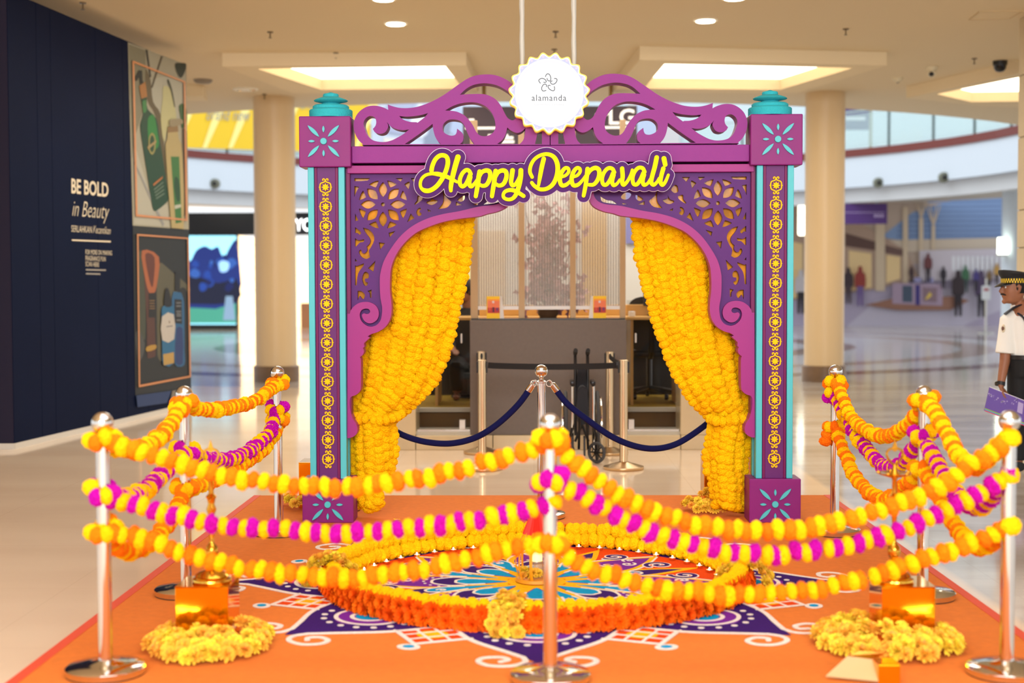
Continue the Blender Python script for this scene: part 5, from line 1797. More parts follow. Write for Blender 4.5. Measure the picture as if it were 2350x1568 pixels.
def ruffle(name, m, m2, seed, layers=((0.5, 11, 0.15), (0.42, 10, 0.5), (0.28, 8, 0.85)), w=0.16):
    """open flower head of bent petals, facing +Z, 1 across"""
    rr = random.Random(seed)
    vs = []
    fs = []
    mi = []
    for li, (r, n, tilt) in enumerate(layers):
        for k in range(n):
            a = 2 * PI * (k + rr.uniform(-.3, .3)) / n
            t = tilt + rr.uniform(-.15, .15)
            ca, sa = math.cos(a), math.sin(a)
            o = len(vs)
            for (d, ww, lift) in ((0.05, .4, 0), (0.55, 1.0, .05), (0.85, 1.05, .0), (1.0, .5, -.06)):
                rad = r * d * math.cos(t)
                z = r * d * math.sin(t) + lift * r + 0.03 * li
                for s in (-1, 0, 1):
                    q = w * ww * s * (0.8 + .4 * rr.random())
                    vs.append((rad * ca - q * sa, rad * sa + q * ca, z + (0.05 if s else -0.01) * r))
            for j in range(3):
                fs += [(o + j * 3, o + j * 3 + 1, o + j * 3 + 4, o + j * 3 + 3), (o + j * 3 + 1, o + j * 3 + 2, o + j * 3 + 5, o + j * 3 + 4)]
                mi += [1 if (li == len(layers) - 1 and rr.random() < .3 and m2) else 0] * 2
    me = bpy.data.meshes.new(name)
    me.from_pydata(vs, [], fs)
    me.materials.append(m)
    if m2:
        me.materials.append(m2)
        me.polygons.foreach_set('material_index', mi)
    return me


PY_ = [pompom('flower', ycol, i) for i in range(3)]
PD_ = [pompom('flower', ycol2, 10 + i) for i in range(3)]
PO_ = [pompom('flower', ocol, 20 + i) for i in range(3)]
PM_ = [pompom('flower', mcol, 30 + i, amp=0.13) for i in range(2)]
RO_ = [ruffle('flower', ocol2, None, 40 + i, ((0.52, 13, 0.05), (0.5, 12, 0.4), (0.42, 10, 0.75), (.3, 7, 1.1)), 0.075) for i in range(3)]
RW_ = [ruffle('blossom', pcol, pcol2, 50 + i, ((0.5, 9, 0.05), (0.5, 9, 0.45), (0.5, 9, 0.85), (.45, 7, 1.2)), 0.09) for i in range(4)]


def quat(d, roll=0.0):
    return (Vector(d).to_track_quat('Z', 'Y').to_matrix() @ Matrix.Rotation(roll, 3, 'Z')).to_euler()


def bead_line(t, pts, step, dia, seq, jit=0.004, name='flower', squash=1.0):
    """threads flowers of the meshes seq (one list per place in the pattern) along pts"""
    for i, (p, d) in enumerate(resample(pts, step)):
        me = R.choice(seq[i % len(seq)])
        s = dia * R.uniform(.9, 1.1)
        dd = d + Vector((R.uniform(-.2, .2), R.uniform(-.2, .2), R.uniform(-.2, .2)))
        put(me, name, t, p + Vector((R.gauss(0, jit), R.gauss(0, jit), R.gauss(0, jit))), quat(dd, R.uniform(0, 6)), (s, s, s * squash))


thread = mat('green thread', (96, 110, 30), 0.8)


def garland(name, label, pts, step, dia, seq, group, cat='garland', **k):
    p0 = Vector(pts[0])
    t = thing(name, label, cat, p0, group)
    MB().tube(pts, 0.003, 5).build('string', thread, t)
    bead_line(t, pts, step, dia, seq, **k)
    return t


def spline3(pts, sub=6):
    """smooth 3-D line"""
    P = [Vector(p) for p in pts]
    o = []
    n = len(P)
    for i in range(n - 1):
        a, b = P[i], P[i + 1]
        ta = (b - P[max(i - 1, 0)]) * 0.5
        tb = (P[min(i + 2, n - 1)] - a) * 0.5
        for s in range(sub):
            t = s / sub
            o.append(a * (2 * t**3 - 3 * t**2 + 1) + ta * (t**3 - 2 * t**2 + t) + b * (3 * t**2 - 2 * t**3) + tb * (t**3 - t**2))
    o.append(P[-1])
    return o


# ------------------------------------------------------------------ garland curtains of the arch
def curtain(side, E0, E1, L0, L1, n, lab, ends):
    yb = Y0 + 0.30
    for i in range(n):
        t = i / (n - 1)
        pts = []
        st = (i % 3 - 1) * 0.018 + R.uniform(-.008, .008)
        m = len(E0)
        for k in range(m):
            u = k / (m - 1)
            x = E0[k][0] + (E1[k][0] - E0[k][0]) * t
            y = E0[k][1] + (E1[k][1] - E0[k][1]) * t
            bulge = -0.10 * math.sin(PI * t) * (0.3 + 0.7 * u)
            pts.append(A(x, y, yb + st + bulge + (0.05 if k == m - 1 else 0)))
        m2 = len(L0)
        for k in range(m2):
            x = L0[k][0] + (L1[k][0] - L0[k][0]) * t
            y = L0[k][1] + (L1[k][1] - L0[k][1]) * t
            if k == m2 - 1:
                y = ends(t, i)
            bulge = -0.11 * math.sin(PI * t)
            pts.append(A(x + R.uniform(-2, 2), y, yb + st * 1.2 + bulge))
        pts = spline3(pts)
        while len(pts) > 4 and pts[-1].z < CT + .05:
            pts.pop()
        where = 'nearest the post' if i == 0 else ('nearest the gateway opening' if i == n - 1 else ORD[i] + ' strand in from the post')
        garland('marigold_strand', 'yellow marigold strand of the %s curtain, %s' % (lab, where), pts, 0.043, 0.080,
                [PY_ + PD_[:1]] if i % 2 else [PY_ + PY_ + PD_], 'marigold strands of the %s curtain' % lab, jit=0.004)


E0 = [(832, 590), (822, 690), (818, 760), (816, 830), (812, 890), (808, 928), (808, 948)]
E1 = [(1079, 470), (1070, 575), (1056, 660), (1036, 755), (1010, 840), (972, 905), (918, 950)]
L0 = [(808, 968), (810, 1010), (814, 1070), (818, 1120), (824, 1160)]
L1 = [(898, 968), (903, 1010), (900, 1050), (896, 1075), (893, 1090)]
curtain(0, E0, E1, L0, L1, 16, 'left', lambda t, i: 1166 - 20 * abs(t - .3) + (i * 37 % 11) if t < .72 else 1084 + (i * 13 % 9))
E0r = [(1702, 590), (1706, 690), (1709, 760), (1711, 830), (1715, 890), (1717, 928), (1717, 952)]
E1r = [(1458, 470), (1468, 580), (1487, 665), (1512, 750), (1545, 840), (1588, 912), (1636, 965)]
L0r = [(1715, 985), (1711, 1030), (1706, 1080), (1704, 1125), (1698, 1165)]
L1r = [(1634, 985), (1624, 1030), (1628, 1070), (1637, 1110), (1646, 1140)]
curtain(1, E0r, E1r, L0r, L1r, 16, 'right', lambda t, i: 1168 - 18 * t + (i * 37 % 11) - (6 if i % 3 else 0))
for lab, q in (('left', [(812, 956), (835, 962), (865, 966), (895, 962), (920, 950)]), ('right', [(1718, 958), (1695, 964), (1670, 968), (1645, 966), (1630, 962)])):
    pts = []
    for k, (x, y) in enumerate(q):
        pts.append(A(x, y, Y0 + .30 - (.15 if 0 < k < 4 else .06)))
    garland('curtain_tie', 'short marigold string tying the %s garland curtain to the post' % lab, spline3(pts), 0.045, 0.068, [PD_ + PY_], 'marigold ties', jit=.004)

# ------------------------------------------------------------------ powder art
RCX, RCY = 0.012, 7.30
ZC = CT + 0.001
pw = lambda n, c: mat(n, c, 0.95, var=0.14, vscale=90, bump=0.5, bscale=320, spec=0.1)
p_dark, p_vio, p_blue, p_white = pw('powder indigo', (62, 28, 112)), pw('powder violet', (126, 44, 160)), pw('powder sky blue', (10, 160, 214)), pw('powder white', (246, 236, 226))
p_red, p_yel = pw('powder vermilion', (236, 78, 16)), pw('powder yellow', (255, 192, 20))
ra = thing('powder_rangoli', 'large round rangoli of coloured powder laid on the orange carpet', 'powder art', (RCX, RCY, CT))
SH = {}


def sector(name, key, mb, m, parent, ang):
    """one powder shape, drawn pointing to -Y about the origin and turned by ang"""
    if key not in SH:
        SH[key] = mb().mesh(name, m)
    o = bpy.data.objects.new(name, SH[key])
    COL.objects.link(o)
    o.parent = parent
    if parent == ra:
        o.rotation_euler = (0, 0, ang)
    return o


def sh(loops, h, z=0.0):
    return lambda: MB().prism(loops, lambda x, y: (x, -y, z + .001), (0, 0, h))


def strokes(sets, w, h, z=0.0):
    def f():
        m = MB()
        for i, s in enumerate(sets):
            m.ribbon(s, w, lambda x, y: (x, -y, z + .001 + i * .0001), (0, 0, h))
        return m
    return f


def circ(x, y, rx, ry=None, n=28):
    ry = ry or rx
    return [(x + rx * math.cos(2 * PI * k / n), y + ry * math.sin(2 * PI * k / n)) for k in range(n)]


def arcp(x, y, rx, ry, a0, a1, n=18):
    return [(x + rx * math.cos(a0 + (a1 - a0) * k / n), y + ry * math.sin(a0 + (a1 - a0) * k / n)) for k in range(n + 1)]


def spiral(x, y, r, a0, turns, k=1):
    n = int(26 * turns)
    return [(x + r * (1 - .86 * i / n) * math.cos(a0 + k * 2 * PI * turns * i / n), y + r * (1 - .86 * i / n) * math.sin(a0 + k * 2 * PI * turns * i / n)) for i in range(n + 1)]


def mirr(s):
    return [(-x, y) for x, y in s]


base = MB().prism([circ(0, 0, 1.0, n=80)], lambda x, y: (RCX + x, RCY + y, CT + .0005), (0, 0, .0015)).build('ground_powder', p_red, ra)
lobe = curve([(-.36, .98, 1), (-.33, 1.10), (-.25, 1.24), (-.13, 1.38), (-.05, 1.50), (0, 1.57, 1), (.05, 1.50), (.13, 1.38), (.25, 1.24), (.33, 1.10), (.36, .98, 1)], True, 5)
lobe_side = curve([(-.345, 1.10), (-.26, 1.245), (-.14, 1.39), (-.06, 1.49)], False, 5)
curl = curve([(-.06, 1.49), (-.05, 1.56), (-.10, 1.62), (-.19, 1.62), (-.24, 1.56), (-.22, 1.50), (-.15, 1.49), (-.12, 1.53), (-.15, 1.56)], False, 5)
for k in range(8):
    a = PI / 4 * k
    lb = sector('petal', 'lobe', sh([lobe], .002), p_dark, ra, a)
    sector('violet_halo', 'halo', sh([curve([(-.15, 1.08), (-.12, 1.2), (0, 1.27), (.12, 1.2), (.15, 1.08), (0, 1.02)], True, 5)], .0028), p_vio, lb, a)
    sector('white_arc', 'warc', strokes([arcp(0, 1.10, .165, .145, -.25, PI + .25), arcp(0, 1.10, .085, .075, -.3, PI + .3)], .0105, .0036), p_white, lb, a)
    sector('blue_eye', 'eye', sh([circ(0, 1.10, .068, .058)], .0032), p_blue, lb, a)

    for j in range(10):
        t = -.12 + (PI + .24) * j / 9
        sector('dot', 'dot%d' % j, sh([circ(.225 * math.cos(t), 1.10 + .20 * math.sin(t), .0155, .0145, 14)], .0042), p_white, lb, a)
    sector('white_outline', 'wout', strokes([lobe_side, mirr(lobe_side), curl, mirr(curl)], .0125, .0034), p_white, lb, a)
    # diamond between the lobes
    b = a + PI / 8
    dm = sector('diamond', 'dia', sh([[(0, 1.02), (.185, 1.2), (0, 1.375), (-.185, 1.2)]], .0022), p_red, ra, b)
    sector('diamond_heart', 'diah', sh([curve([(0, 1.13), (.08, 1.2), (0, 1.275), (-.08, 1.2)], True, 4)], .0027), p_yel, dm, b)
    g_ = []
    for j in range(-1, 3):
        o = (j - .5) * .058
        g_.append([(-.093 + o, 1.108 + o * .97), (.082 + o - .0, 1.29 + o * .97 - .0)] if False else [(o - .085, 1.2 + o - -.085), (o + .085, 1.2 + o - .085)])
        g_.append([(o - .085, 1.2 - o - .085), (o + .085, 1.2 - o + .085)])
    g_.append([(-.19, 1.2), (0, 1.385)])
    g_.append([(.19, 1.2), (0, 1.385)])
    sector('diamond_grid', 'diag', strokes(g_, .0065, .0034), p_white, dm, b)
    dt = sector('tip_dot', 'tipd', sh([circ(0, 1.43, .052, .042)], .003), p_white, dm, b)
    sector('tip_dot_blue', 'tipb', sh([circ(0, 1.43, .026, .022)], .0045), p_blue, dm, b)
    # inner big petal
    big = curve([(-.035, .12, 1), (-.10, .30), (-.16, .48), (-.155, .62), (-.09, .80), (0, .97, 1), (.09, .80), (.155, .62), (.16, .48), (.10, .30), (.035, .12, 1)], True, 5)
    bp_ = sector('petal', 'bigy', sh([big], .0024), p_yel, ra, a)
    inn = curve([(-.012, .16, 1), (-.066, .31), (-.118, .48), (-.116, .62), (-.062, .78), (0, .90, 1), (.062, .78), (.116, .62), (.118, .48), (.066, .31), (.012, .16, 1)], True, 5)
    sector('petal_field', 'bigv', sh([inn], .003), p_vio, bp_, a)
    drop = curve([(0, .16, 1), (-.06, .32), (-.095, .44), (-.05, .52), (0, .535), (.05, .52), (.095, .44), (.06, .32)], True, 5)
    sector('petal_drop', 'bigd', sh([drop], .0036), p_dark, bp_, a)
    drop2 = curve([(0, .15, 1), (-.044, .28), (-.056, .36), (-.03, .405), (0, .41), (.03, .405), (.056, .36), (.044, .28)], True, 5)
    sector('petal_drop', 'bigb', sh([drop2], .0042), p_blue, bp_, a)
    o1 = curve([(-.055, .27), (-.068, .35), (-.034, .412), (0, .418), (.034, .412), (.068, .35), (.055, .27)], False, 5)
    o2 = curve([(-.085, .36), (-.1, .44), (-.052, .527), (0, .543), (.052, .527), (.1, .44), (.085, .36)], False, 5)
    sector('petal_outline', 'bigo', strokes([o1, o2], .0075, .0048), p_white, bp_, a)

    for j in range(9):
        t = -.1 + (PI + .2) * j / 8
        sector('dot', 'dots%d' % j, sh([circ(.118 * math.cos(t), .46 + .125 * math.sin(t), .0085, .0085, 10)], .0045), p_white, bp_, a)
    s1 = spiral(-.03, .68, .045, PI / 2, 1.2)
    s2 = spiral(.035, .76, .038, -PI / 2, 1.1)
    sector('petal_curl', 'bigc', strokes([s1 + [], s2], .007, .0042), p_white, bp_, a)
    sector('petal_edge', 'bige', strokes([curve([(-.16, .48), (-.155, .62), (-.09, .80), (0, .97)], False, 5), curve([(.16, .48), (.155, .62), (.09, .80), (0, .97)], False, 5)], .006, .0036), p_white, bp_, a)
    # slim petal between
    sl_ = curve([(-.02, .16, 1), (-.06, .38), (-.095, .55), (-.07, .72), (0, .96, 1), (.07, .72), (.095, .55), (.06, .38), (.02, .16, 1)], True, 5)
    sp_ = sector('petal', 'slim', sh([sl_], .0027), p_yel, ra, b)
    sector('petal_field', 'slimd', sh([curve([(0, .26, 1), (-.035, .40), (-.06, .55), (-.045, .7), (0, .85, 1), (.045, .7), (.06, .55), (.035, .40)], True, 5)], .0034), p_dark, sp_, b)
    sector('petal_drop', 'slimb', sh([curve([(0, .22, 1), (-.034, .39), (-.052, .51), (-.025, .585), (0, .595), (.025, .585), (.052, .51), (.034, .39)], True, 5)], .0042), p_blue, sp_, b)
    sector('petal_outline', 'slimo', strokes([curve([(-.028, .39), (-.053, .51), (-.029, .59), (0, .603), (.029, .59), (.053, .51), (.028, .39)], False, 5), spiral(.008, .52, .026, 2, 1)], .0065, .0048), p_white, sp_, b)
    for s in (-1, 1):
        cc = b + s * 0.185
        c_ = sector('curl', 'scurl%d' % s, strokes([[(x * s, y) for x, y in spiral(0, .80, .078, -PI * .55, 1.25)]], .022, .003), p_white, ra, cc)
        sector('curl_ink', 'scurlk%d' % s, strokes([[(x * s, y) for x, y in spiral(0, .80, .078, -PI * .55, 1.25)]], .013, .0038), p_dark, c_, cc)
hub = MB().prism([circ(0, 0, .15, n=48)], lambda x, y: (RCX + x, RCY + y, CT + .001), (0, 0, .0042)).build('hub_powder', p_yel, ra)

# ------------------------------------------------------------------ flower ring around the rangoli
RS = [('outer lower orange ring of ruffled flowers on the carpet around the rangoli', 1.085, 0.035, RO_, .085, .060, True),
      ('outer upper orange ring of ruffled flowers around the rangoli', 1.075, 0.078, RO_, .085, .060, True),
      ('yellow marigold ring lying inside the orange flowers', 1.02, 0.042, PY_ + PD_, .080, .050, False),
      ('yellow marigold ring on top of the orange flowers', 1.04, 0.102, PY_, .078, .048, False)]
for lab, r, z, ms, dia, step, out_ in RS:
    t = thing('flower_ring', lab, 'garland', (RCX, RCY, CT + z), 'flower rings around the rangoli')
    n = int(2 * PI * r / step)
    for k in range(n):
        a = 2 * PI * (k + R.uniform(-.2, .2)) / n
        p = Vector((RCX + r * math.cos(a), RCY + r * math.sin(a), CT + z + R.uniform(-.005, .005)))
        s = dia * R.uniform(.92, 1.1)
        if out_:
            d = Vector((math.cos(a), math.sin(a), R.uniform(-.15, .5)))
            put(R.choice(ms), 'flower', t, p, quat(d, R.uniform(0, 6)), (s, s, s * 1.1))
        else:
            put(R.choice(ms), 'flower', t, p, quat((-math.sin(a), math.cos(a), 0), R.uniform(0, 6)), s)
    MB().tube([(RCX + r * math.cos(2 * PI * k / 60), RCY + r * math.sin(2 * PI * k / 60), CT + z) for k in range(60)], .004, 5, closed=True).build('string', thread, t)


def on_ring(px, py):
    return C(px, py, CT)


for px, py, lab, tall in ((1150, 1478, 'pale yellow flower bunch wrapped over the near side of the ring', 1), (1690, 1352, 'pale yellow flower bunch wrapped over the right side of the ring', 1), (772, 1345, 'pale yellow flower bunch wrapped over the left side of the ring', 1)):
    g = on_ring(px, py)
    a = math.atan2(g.y - RCY, g.x - RCX)
    t = thing('flower_bunch', lab, 'flowers', (RCX + 1.06 * math.cos(a), RCY + 1.06 * math.sin(a), CT), 'bunches on the flower ring')
    for k in range(60):
        ph = -0.3 + 3.6 * (k // 5) / 12
        q = .112 + R.uniform(-.02, .012)
        r = 1.06 + q * math.cos(ph)
        z = max(.025, .02 + 1.15 * q * math.sin(ph))
        aa = a + R.uniform(-.06, .06)
        d = Vector((math.cos(a) * math.cos(ph) + R.uniform(-.5, .5), math.sin(a) * math.cos(ph) + R.uniform(-.5, .5), math.sin(ph) + R.uniform(-.2, .5)))
        put(R.choice(RW_), 'blossom', t, (RCX + r * math.cos(aa), RCY + r * math.sin(aa), CT + z), quat(d, R.uniform(0, 6)), .06 * R.uniform(.9, 1.2))
# tealights along the inner edge
cup = mat('tealight foil', (236, 214, 170), 0.15, 1.0)
wax = mat('tealight wax', (255, 246, 226), 0.4, emit=0.5)
me_cup = MB().lathe((0, 0, 0), [(.017, 0), (.019, .001), (.02, .014), (.0185, .014), (.018, .009)], 16).mesh('cup', cup, True)
me_wax = MB().lathe((0, 0, .008), [(.0175, 0), (.0175, .002), (.003, .0025)], 14).mesh('candle', wax, True)
me_fl = MB().sphere((0, 0, .017), .0045, 8, 6, (1, 1, 1.8)).mesh('flame', mat('tealight flame', (255, 240, 200), emit=9), True)
for k in range(48):
    a = 2 * PI * k / 48
    p = (RCX + .955 * math.cos(a), RCY + .955 * math.sin(a), CT + .0035)
    t = thing('tealight', 'tiny foil tealight standing along the inside of the flower ring', 'candle', p, 'tealights inside the flower ring')
    put(me_cup, 'cup', t, p)
    put(me_wax, 'candle', t, p)
    put(me_fl, 'flame', t, p)

# ------------------------------------------------------------------ centre lamp
lm = thing('lotus_lamp', 'glowing candle in a cage of orange ribs under a pleated red cone', 'lamp', (RCX, RCY, CT + .005))
lz = CT + .005
MB().lathe((RCX, RCY, lz), [(.10, 0), (.11, .006), (.1, .02), (.05, .025)], 28).build('base', mat('lamp base amber', (226, 150, 30), 0.4), lm, True)
for k in range(9):
    a = 2 * PI * (k + .35) / 9
    pts = [(RCX + r * math.cos(a), RCY + r * math.sin(a), lz + z) for r, z in ((.085, .012), (.103, .06), (.108, .11), (.1, .17), (.075, .23), (.052, .265))]
    MB().tube(spline3(pts), [(.008, .003)] * 31, 8, flat=(math.cos(a + PI / 2), math.sin(a + PI / 2), 0)).build('rib', mat('lamp rib orange', (250, 168, 24), 0.45), lm, True)
cone = MB()
n = 40
vs = []
for r, z in ((.068, .25), (.05, .30), (.03, .35), (.012, .40), (.004, .42)):
    for k in range(n):
        q = r * (1.08 if k % 2 else .9)
        vs.append((RCX + q * math.cos(2 * PI * k / n), RCY + q * math.sin(2 * PI * k / n), lz + z))
fs = []
for j in range(4):
    for k in range(n):
        fs.append((j * n + k, j * n + (k + 1) % n, (j + 1) * n + (k + 1) % n, (j + 1) * n + k))
fs.append(tuple(4 * n + k for k in range(n)))
cone.add(vs, fs).build('pleated_cone', mat('lamp red paper', (222, 36, 18), 0.6), lm)
cz = lz + .02
MB().lathe((RCX, RCY, cz), [(.03, 0), (.032, .005), (.031, .07), (.028, .075)], 24).build('candle_cup', sheer('clear cup', (240, 236, 220), 0.35, 0.1), lm, True)
MB().lathe((RCX, RCY, cz), [(.0315, .075), (.0325, .08), (.031, .088)], 24).build('candle_rim', mat('brushed steel', (196, 190, 180)), lm, True)
MB().lathe((RCX, RCY, cz), [(.029, .088), (.029, .10), (.026, .14), (.02, .17), (.01, .192), (.002, .2)], 24).build('glowing_flame', mat('candle glow', (255, 236, 160), 0.5, emit=1.1, ergb=(255, 228, 140)), lm, True)
for k in range(20):
    a = R.uniform(0, 6.28)
    r = R.uniform(.035, .09)
    put(R.choice(RW_), 'blossom', lm, (RCX + r * math.cos(a), RCY + r * math.sin(a), lz + .03 + R.uniform(0, .03)), quat((math.cos(a) * .7, math.sin(a) * .7, 1), a), .05)

# ------------------------------------------------------------------ chrome posts of the flower barrier
chr_ = mat('polished post chrome', (222, 220, 216), 0.1, 1.0)
rubb = mat('post foot rubber', (40, 34, 30), 0.6)


def cpost(px, pyb, top, lab, loops=False, z0=CT):
    g = C(px, pyb, CT)
    t = thing('chrome_post', lab, 'barrier post', (g.x, g.y, z0), 'chrome ball-top posts')
    MB().lathe((g.x, g.y, z0), [(.15, 0), (.154, .002), (.154, .012)], 40).build('foot_ring', rubb, t, True)
    MB().lathe((g.x, g.y, z0), [(.155, .006), (.157, .03), (.15, .036), (.09, .044), (.04, .052), (.03, .058)], 40).build('base', chr_, t, True)
    h = top - .05
    MB().lathe((g.x, g.y, z0), [(.0275, .05), (.0275, h - .075)], 24).build('pole', chr_, t, True)
    MB().lathe((g.x, g.y, z0), [(.0265, h - .08), (.034, h - .075), (.034, h - .068), (.02, h - .06), (.014, h - .05), (.016, h - .04), (.024, h - .034)], 24).build('collar', chr_, t, True)
    MB().sphere((g.x, g.y, z0 + h), .043, 28, 16).build('ball', chr_, t, True)
    if loops:
        for s in (-1, 1):
            c = (g.x + s * .052, g.y, z0 + h - .082)
            MB().tube([(c[0] + .02 * math.cos(q * .4), c[1], c[2] + .02 * math.sin(q * .4)) for q in range(16)], .0035, 6, closed=True).build('eyelet', chr_, t, True)
    return g


pFL = cpost(243, 1547, 1.05, 'chrome ball-top post at the near left corner of the flower barrier')
pML = cpost(428, 1364, 1.05, 'chrome ball-top post behind the left gold box, second on the left side')
pBL = cpost(640, 1226, 1.05, 'chrome ball-top post beside the left arch post, farthest on the left side')
pFC = cpost(1263, 1562, 1.05, 'chrome ball-top post at the middle front of the flower barrier')
pFR = cpost(2310, 1548, 1.05, 'chrome ball-top post at the near right corner of the flower barrier')
pMR = cpost(2117, 1372, 1.05, 'chrome ball-top post behind the right gold box, second on the right side')
pBR = cpost(1915, 1225, 1.05, 'chrome ball-top post beside the right arch post, farthest on the right side')
pRC = cpost(1243, 1188, 1.02, 'chrome rope post in the middle of the arch opening with two eyelets', True)
pRL = cpost(775, 1171, 1.02, 'chrome rope post standing behind the left arch post', True)
pRR = cpost(1725, 1171, 1.02, 'chrome rope post standing behind the right arch post', True)
velv = mat('navy velvet', (10, 14, 66), 0.9, spec=0.2)


def rope(q, a, b, lab):
    pts = [V(x, y, a, b) for x, y in q]
    t = thing('velvet_rope', lab, 'rope', pts[0], 'navy velvet ropes')
    c = spline3(pts)
    mid = [p_ for p_ in spline3(pts, 20) if (p_ - c[0]).length > .045 and (p_ - c[-1]).length > .045]
    MB().tube(mid, .021, 14).build('cord', velv, t, True)
    for e, i, dd in ((c, 0, 1), (c, -1, -1)):
        p0 = e[i]
        d = (e[i + 5 * dd] - p0).normalized()
        MB().tube([p0 + d * .0, p0 + d * .008, p0 + d * .055, p0 + d * .062], [.012, .0215, .0235, .0225], 14).build('ferrule', chr_, t, True)
        MB().tube([p0 + d * -.028, p0 + d * .004], .006, 8).build('hook', chr_, t, True)


rope([(1224, 880), (1190, 928), (1140, 975), (1090, 1005), (1035, 1018), (980, 1015), (935, 1003), (900, 985), (860, 955), (820, 915), (792, 878)], pRC, pRL, 'navy velvet rope with steel ferrules curving left from the middle post')
rope([(1266, 880), (1300, 925), (1350, 965), (1400, 1000), (1450, 1022), (1500, 1030), (1550, 1020), (1600, 990), (1645, 953), (1682, 912), (1708, 878)], pRC, pRR, 'navy velvet rope with steel ferrules curving right from the middle post')

# ------------------------------------------------------------------ marigold garlands on the barrier
YO = [PY_, PO_]
YM = [PY_ + PD_, PM_]
TIERS = {'top': (YO, .93), 'middle': (YM, .74), 'bottom': (YO, .57)}


def span(tier, a, b, q, where, zw=None):
    seq, z = TIERS[tier]
    pts = spline3([V(x, y, a, b) for x, y in q])
    # lay the strand just in front of the posts at both ends
    col_ = 'yellow and magenta' if tier == 'middle' else 'yellow and orange'
    t = garland('flower_garland', '%s marigold garland, %s tier, %s' % (col_, tier, where), pts, .041, .075, seq, 'garlands of the flower barrier', jit=.004, squash=.86)
    # wound once around the first post
    p = Vector(pts[0])
    for k in range(8):
        an = 2 * PI * k / 8 + .5
        put(R.choice(seq[k % 2]), 'flower', t, (a.x + .046 * math.cos(an), a.y + .046 * math.sin(an), p.z + R.uniform(-.02, .025)), quat((-math.sin(an), math.cos(an), .1), an), .068)
    return t


span('top', pFL, pFC, [(240, 1008), (300, 1030), (370, 1052), (450, 1076), (550, 1100), (650, 1112), (760, 1118), (850, 1115), (950, 1100), (1050, 1080), (1150, 1055), (1240, 1022), (1268, 1012)], 'near left to middle front post')
span('middle', pFL, pFC, [(238, 1132), (280, 1147), (350, 1170), (430, 1190), (520, 1205), (640, 1216), (760, 1223), (880, 1218), (980, 1208), (1080, 1197), (1180, 1178), (1250, 1160), (1268, 1148)], 'near left to middle front post')
span('bottom', pFL, pFC, [(234, 1215), (290, 1227), (360, 1248), (450, 1280), (560, 1305), (680, 1320), (790, 1328), (880, 1318), (980, 1305), (1080, 1280), (1170, 1258), (1240, 1250), (1265, 1250)], 'near left to middle front post')
span('top', pFC, pFR, [(1266, 1015), (1320, 1065), (1400, 1120), (1480, 1165), (1580, 1200), (1680, 1215), (1780, 1220), (1870, 1210), (1960, 1190), (2050, 1160), (2130, 1130), (2210, 1085), (2270, 1042), (2320, 1006)], 'middle front to near right post')
span('middle', pFC, pFR, [(1262, 1103), (1320, 1125), (1400, 1175), (1480, 1215), (1570, 1248), (1660, 1265), (1760, 1272), (1860, 1265), (1960, 1248), (2060, 1222), (2150, 1180), (2230, 1140), (2290, 1110), (2318, 1087)], 'middle front to near right post')
span('bottom', pFC, pFR, [(1264, 1250), (1330, 1296), (1420, 1325), (1510, 1350), (1600, 1360), (1700, 1365), (1800, 1362), (1900, 1350), (2000, 1325), (2100, 1290), (2180, 1265), (2260, 1235), (2320, 1203)], 'middle front to near right post')
span('top', pML, pFL, [(427, 926), (412, 942), (395, 968), (372, 1000), (340, 1024), (300, 1032), (262, 1022), (240, 1008)], 'left side between near and second post')
span('middle', pML, pFL, [(428, 1030), (408, 1056), (380, 1085), (350, 1112), (320, 1132), (285, 1146), (255, 1140), (238, 1130)], 'left side between near and second post')
span('bottom', pML, pFL, [(428, 1115), (406, 1170), (380, 1212), (345, 1246), (310, 1266), (270, 1258), (236, 1217)], 'left side between near and second post')
span('top', pBL, pML, [(636, 882), (618, 897), (590, 917), (545, 933), (500, 940), (460, 940), (430, 928)], 'left side between second and third post')
span('middle', pBL, pML, [(642, 938), (628, 972), (600, 1012), (560, 1043), (520, 1056), (470, 1053), (430, 1032)], 'left side between second and third post')
span('bottom', pBL, pML, [(644, 962), (630, 1003), (600, 1037), (560, 1064), (510, 1096), (460, 1114), (430, 1116)], 'left side between second and third post')
span('top', pBR, pMR, [(1921, 882), (1935, 915), (1955, 960), (1990, 990), (2030, 1003), (2070, 985), (2100, 960), (2116, 938)], 'right side between second and third post')
span('middle', pBR, pMR, [(1917, 906), (1950, 975), (1980, 1018), (2015, 1060), (2045, 1075), (2080, 1055), (2103, 1022), (2116, 995)], 'right side between second and third post')
span('bottom', pBR, pMR, [(1918, 985), (1935, 1030), (1960, 1090), (2000, 1135), (2040, 1148), (2080, 1115), (2106, 1088), (2117, 1070)], 'right side between second and third post')
span('top', pMR, pFR, [(2118, 920), (2145, 945), (2170, 990), (2200, 1045), (2230, 1070), (2260, 1058), (2290, 1030), (2320, 1004)], 'right side between near and second post')
span('middle', pMR, pFR, [(2118, 995), (2136, 1035), (2162, 1085), (2200, 1140), (2232, 1163), (2265, 1152), (2295, 1115), (2320, 1086)], 'right side between near and second post')
span('bottom', pMR, pFR, [(2118, 1070), (2145, 1120), (2170, 1175), (2203, 1225), (2240, 1255), (2280, 1242), (2318, 1203)], 'right side between near and second post')
# a loose end hanging from the right rear post
pts = spline3([V(x, y, pBR, pBR + Vector((1, 0, 0))) for x, y in ((1905, 985), (1900, 1000), (1897, 1020))])
garland('flower_garland', 'short orange marigold end hanging loose on the far right post', pts, .04, .075, [PO_], 'garlands of the flower barrier', jit=.004)

# ------------------------------------------------------------------ gold boxes, oil lamps, wreaths
gold = mat('mirror gold foil', (255, 178, 26), 0.09, 0.95, bump=0.03, bscale=6)


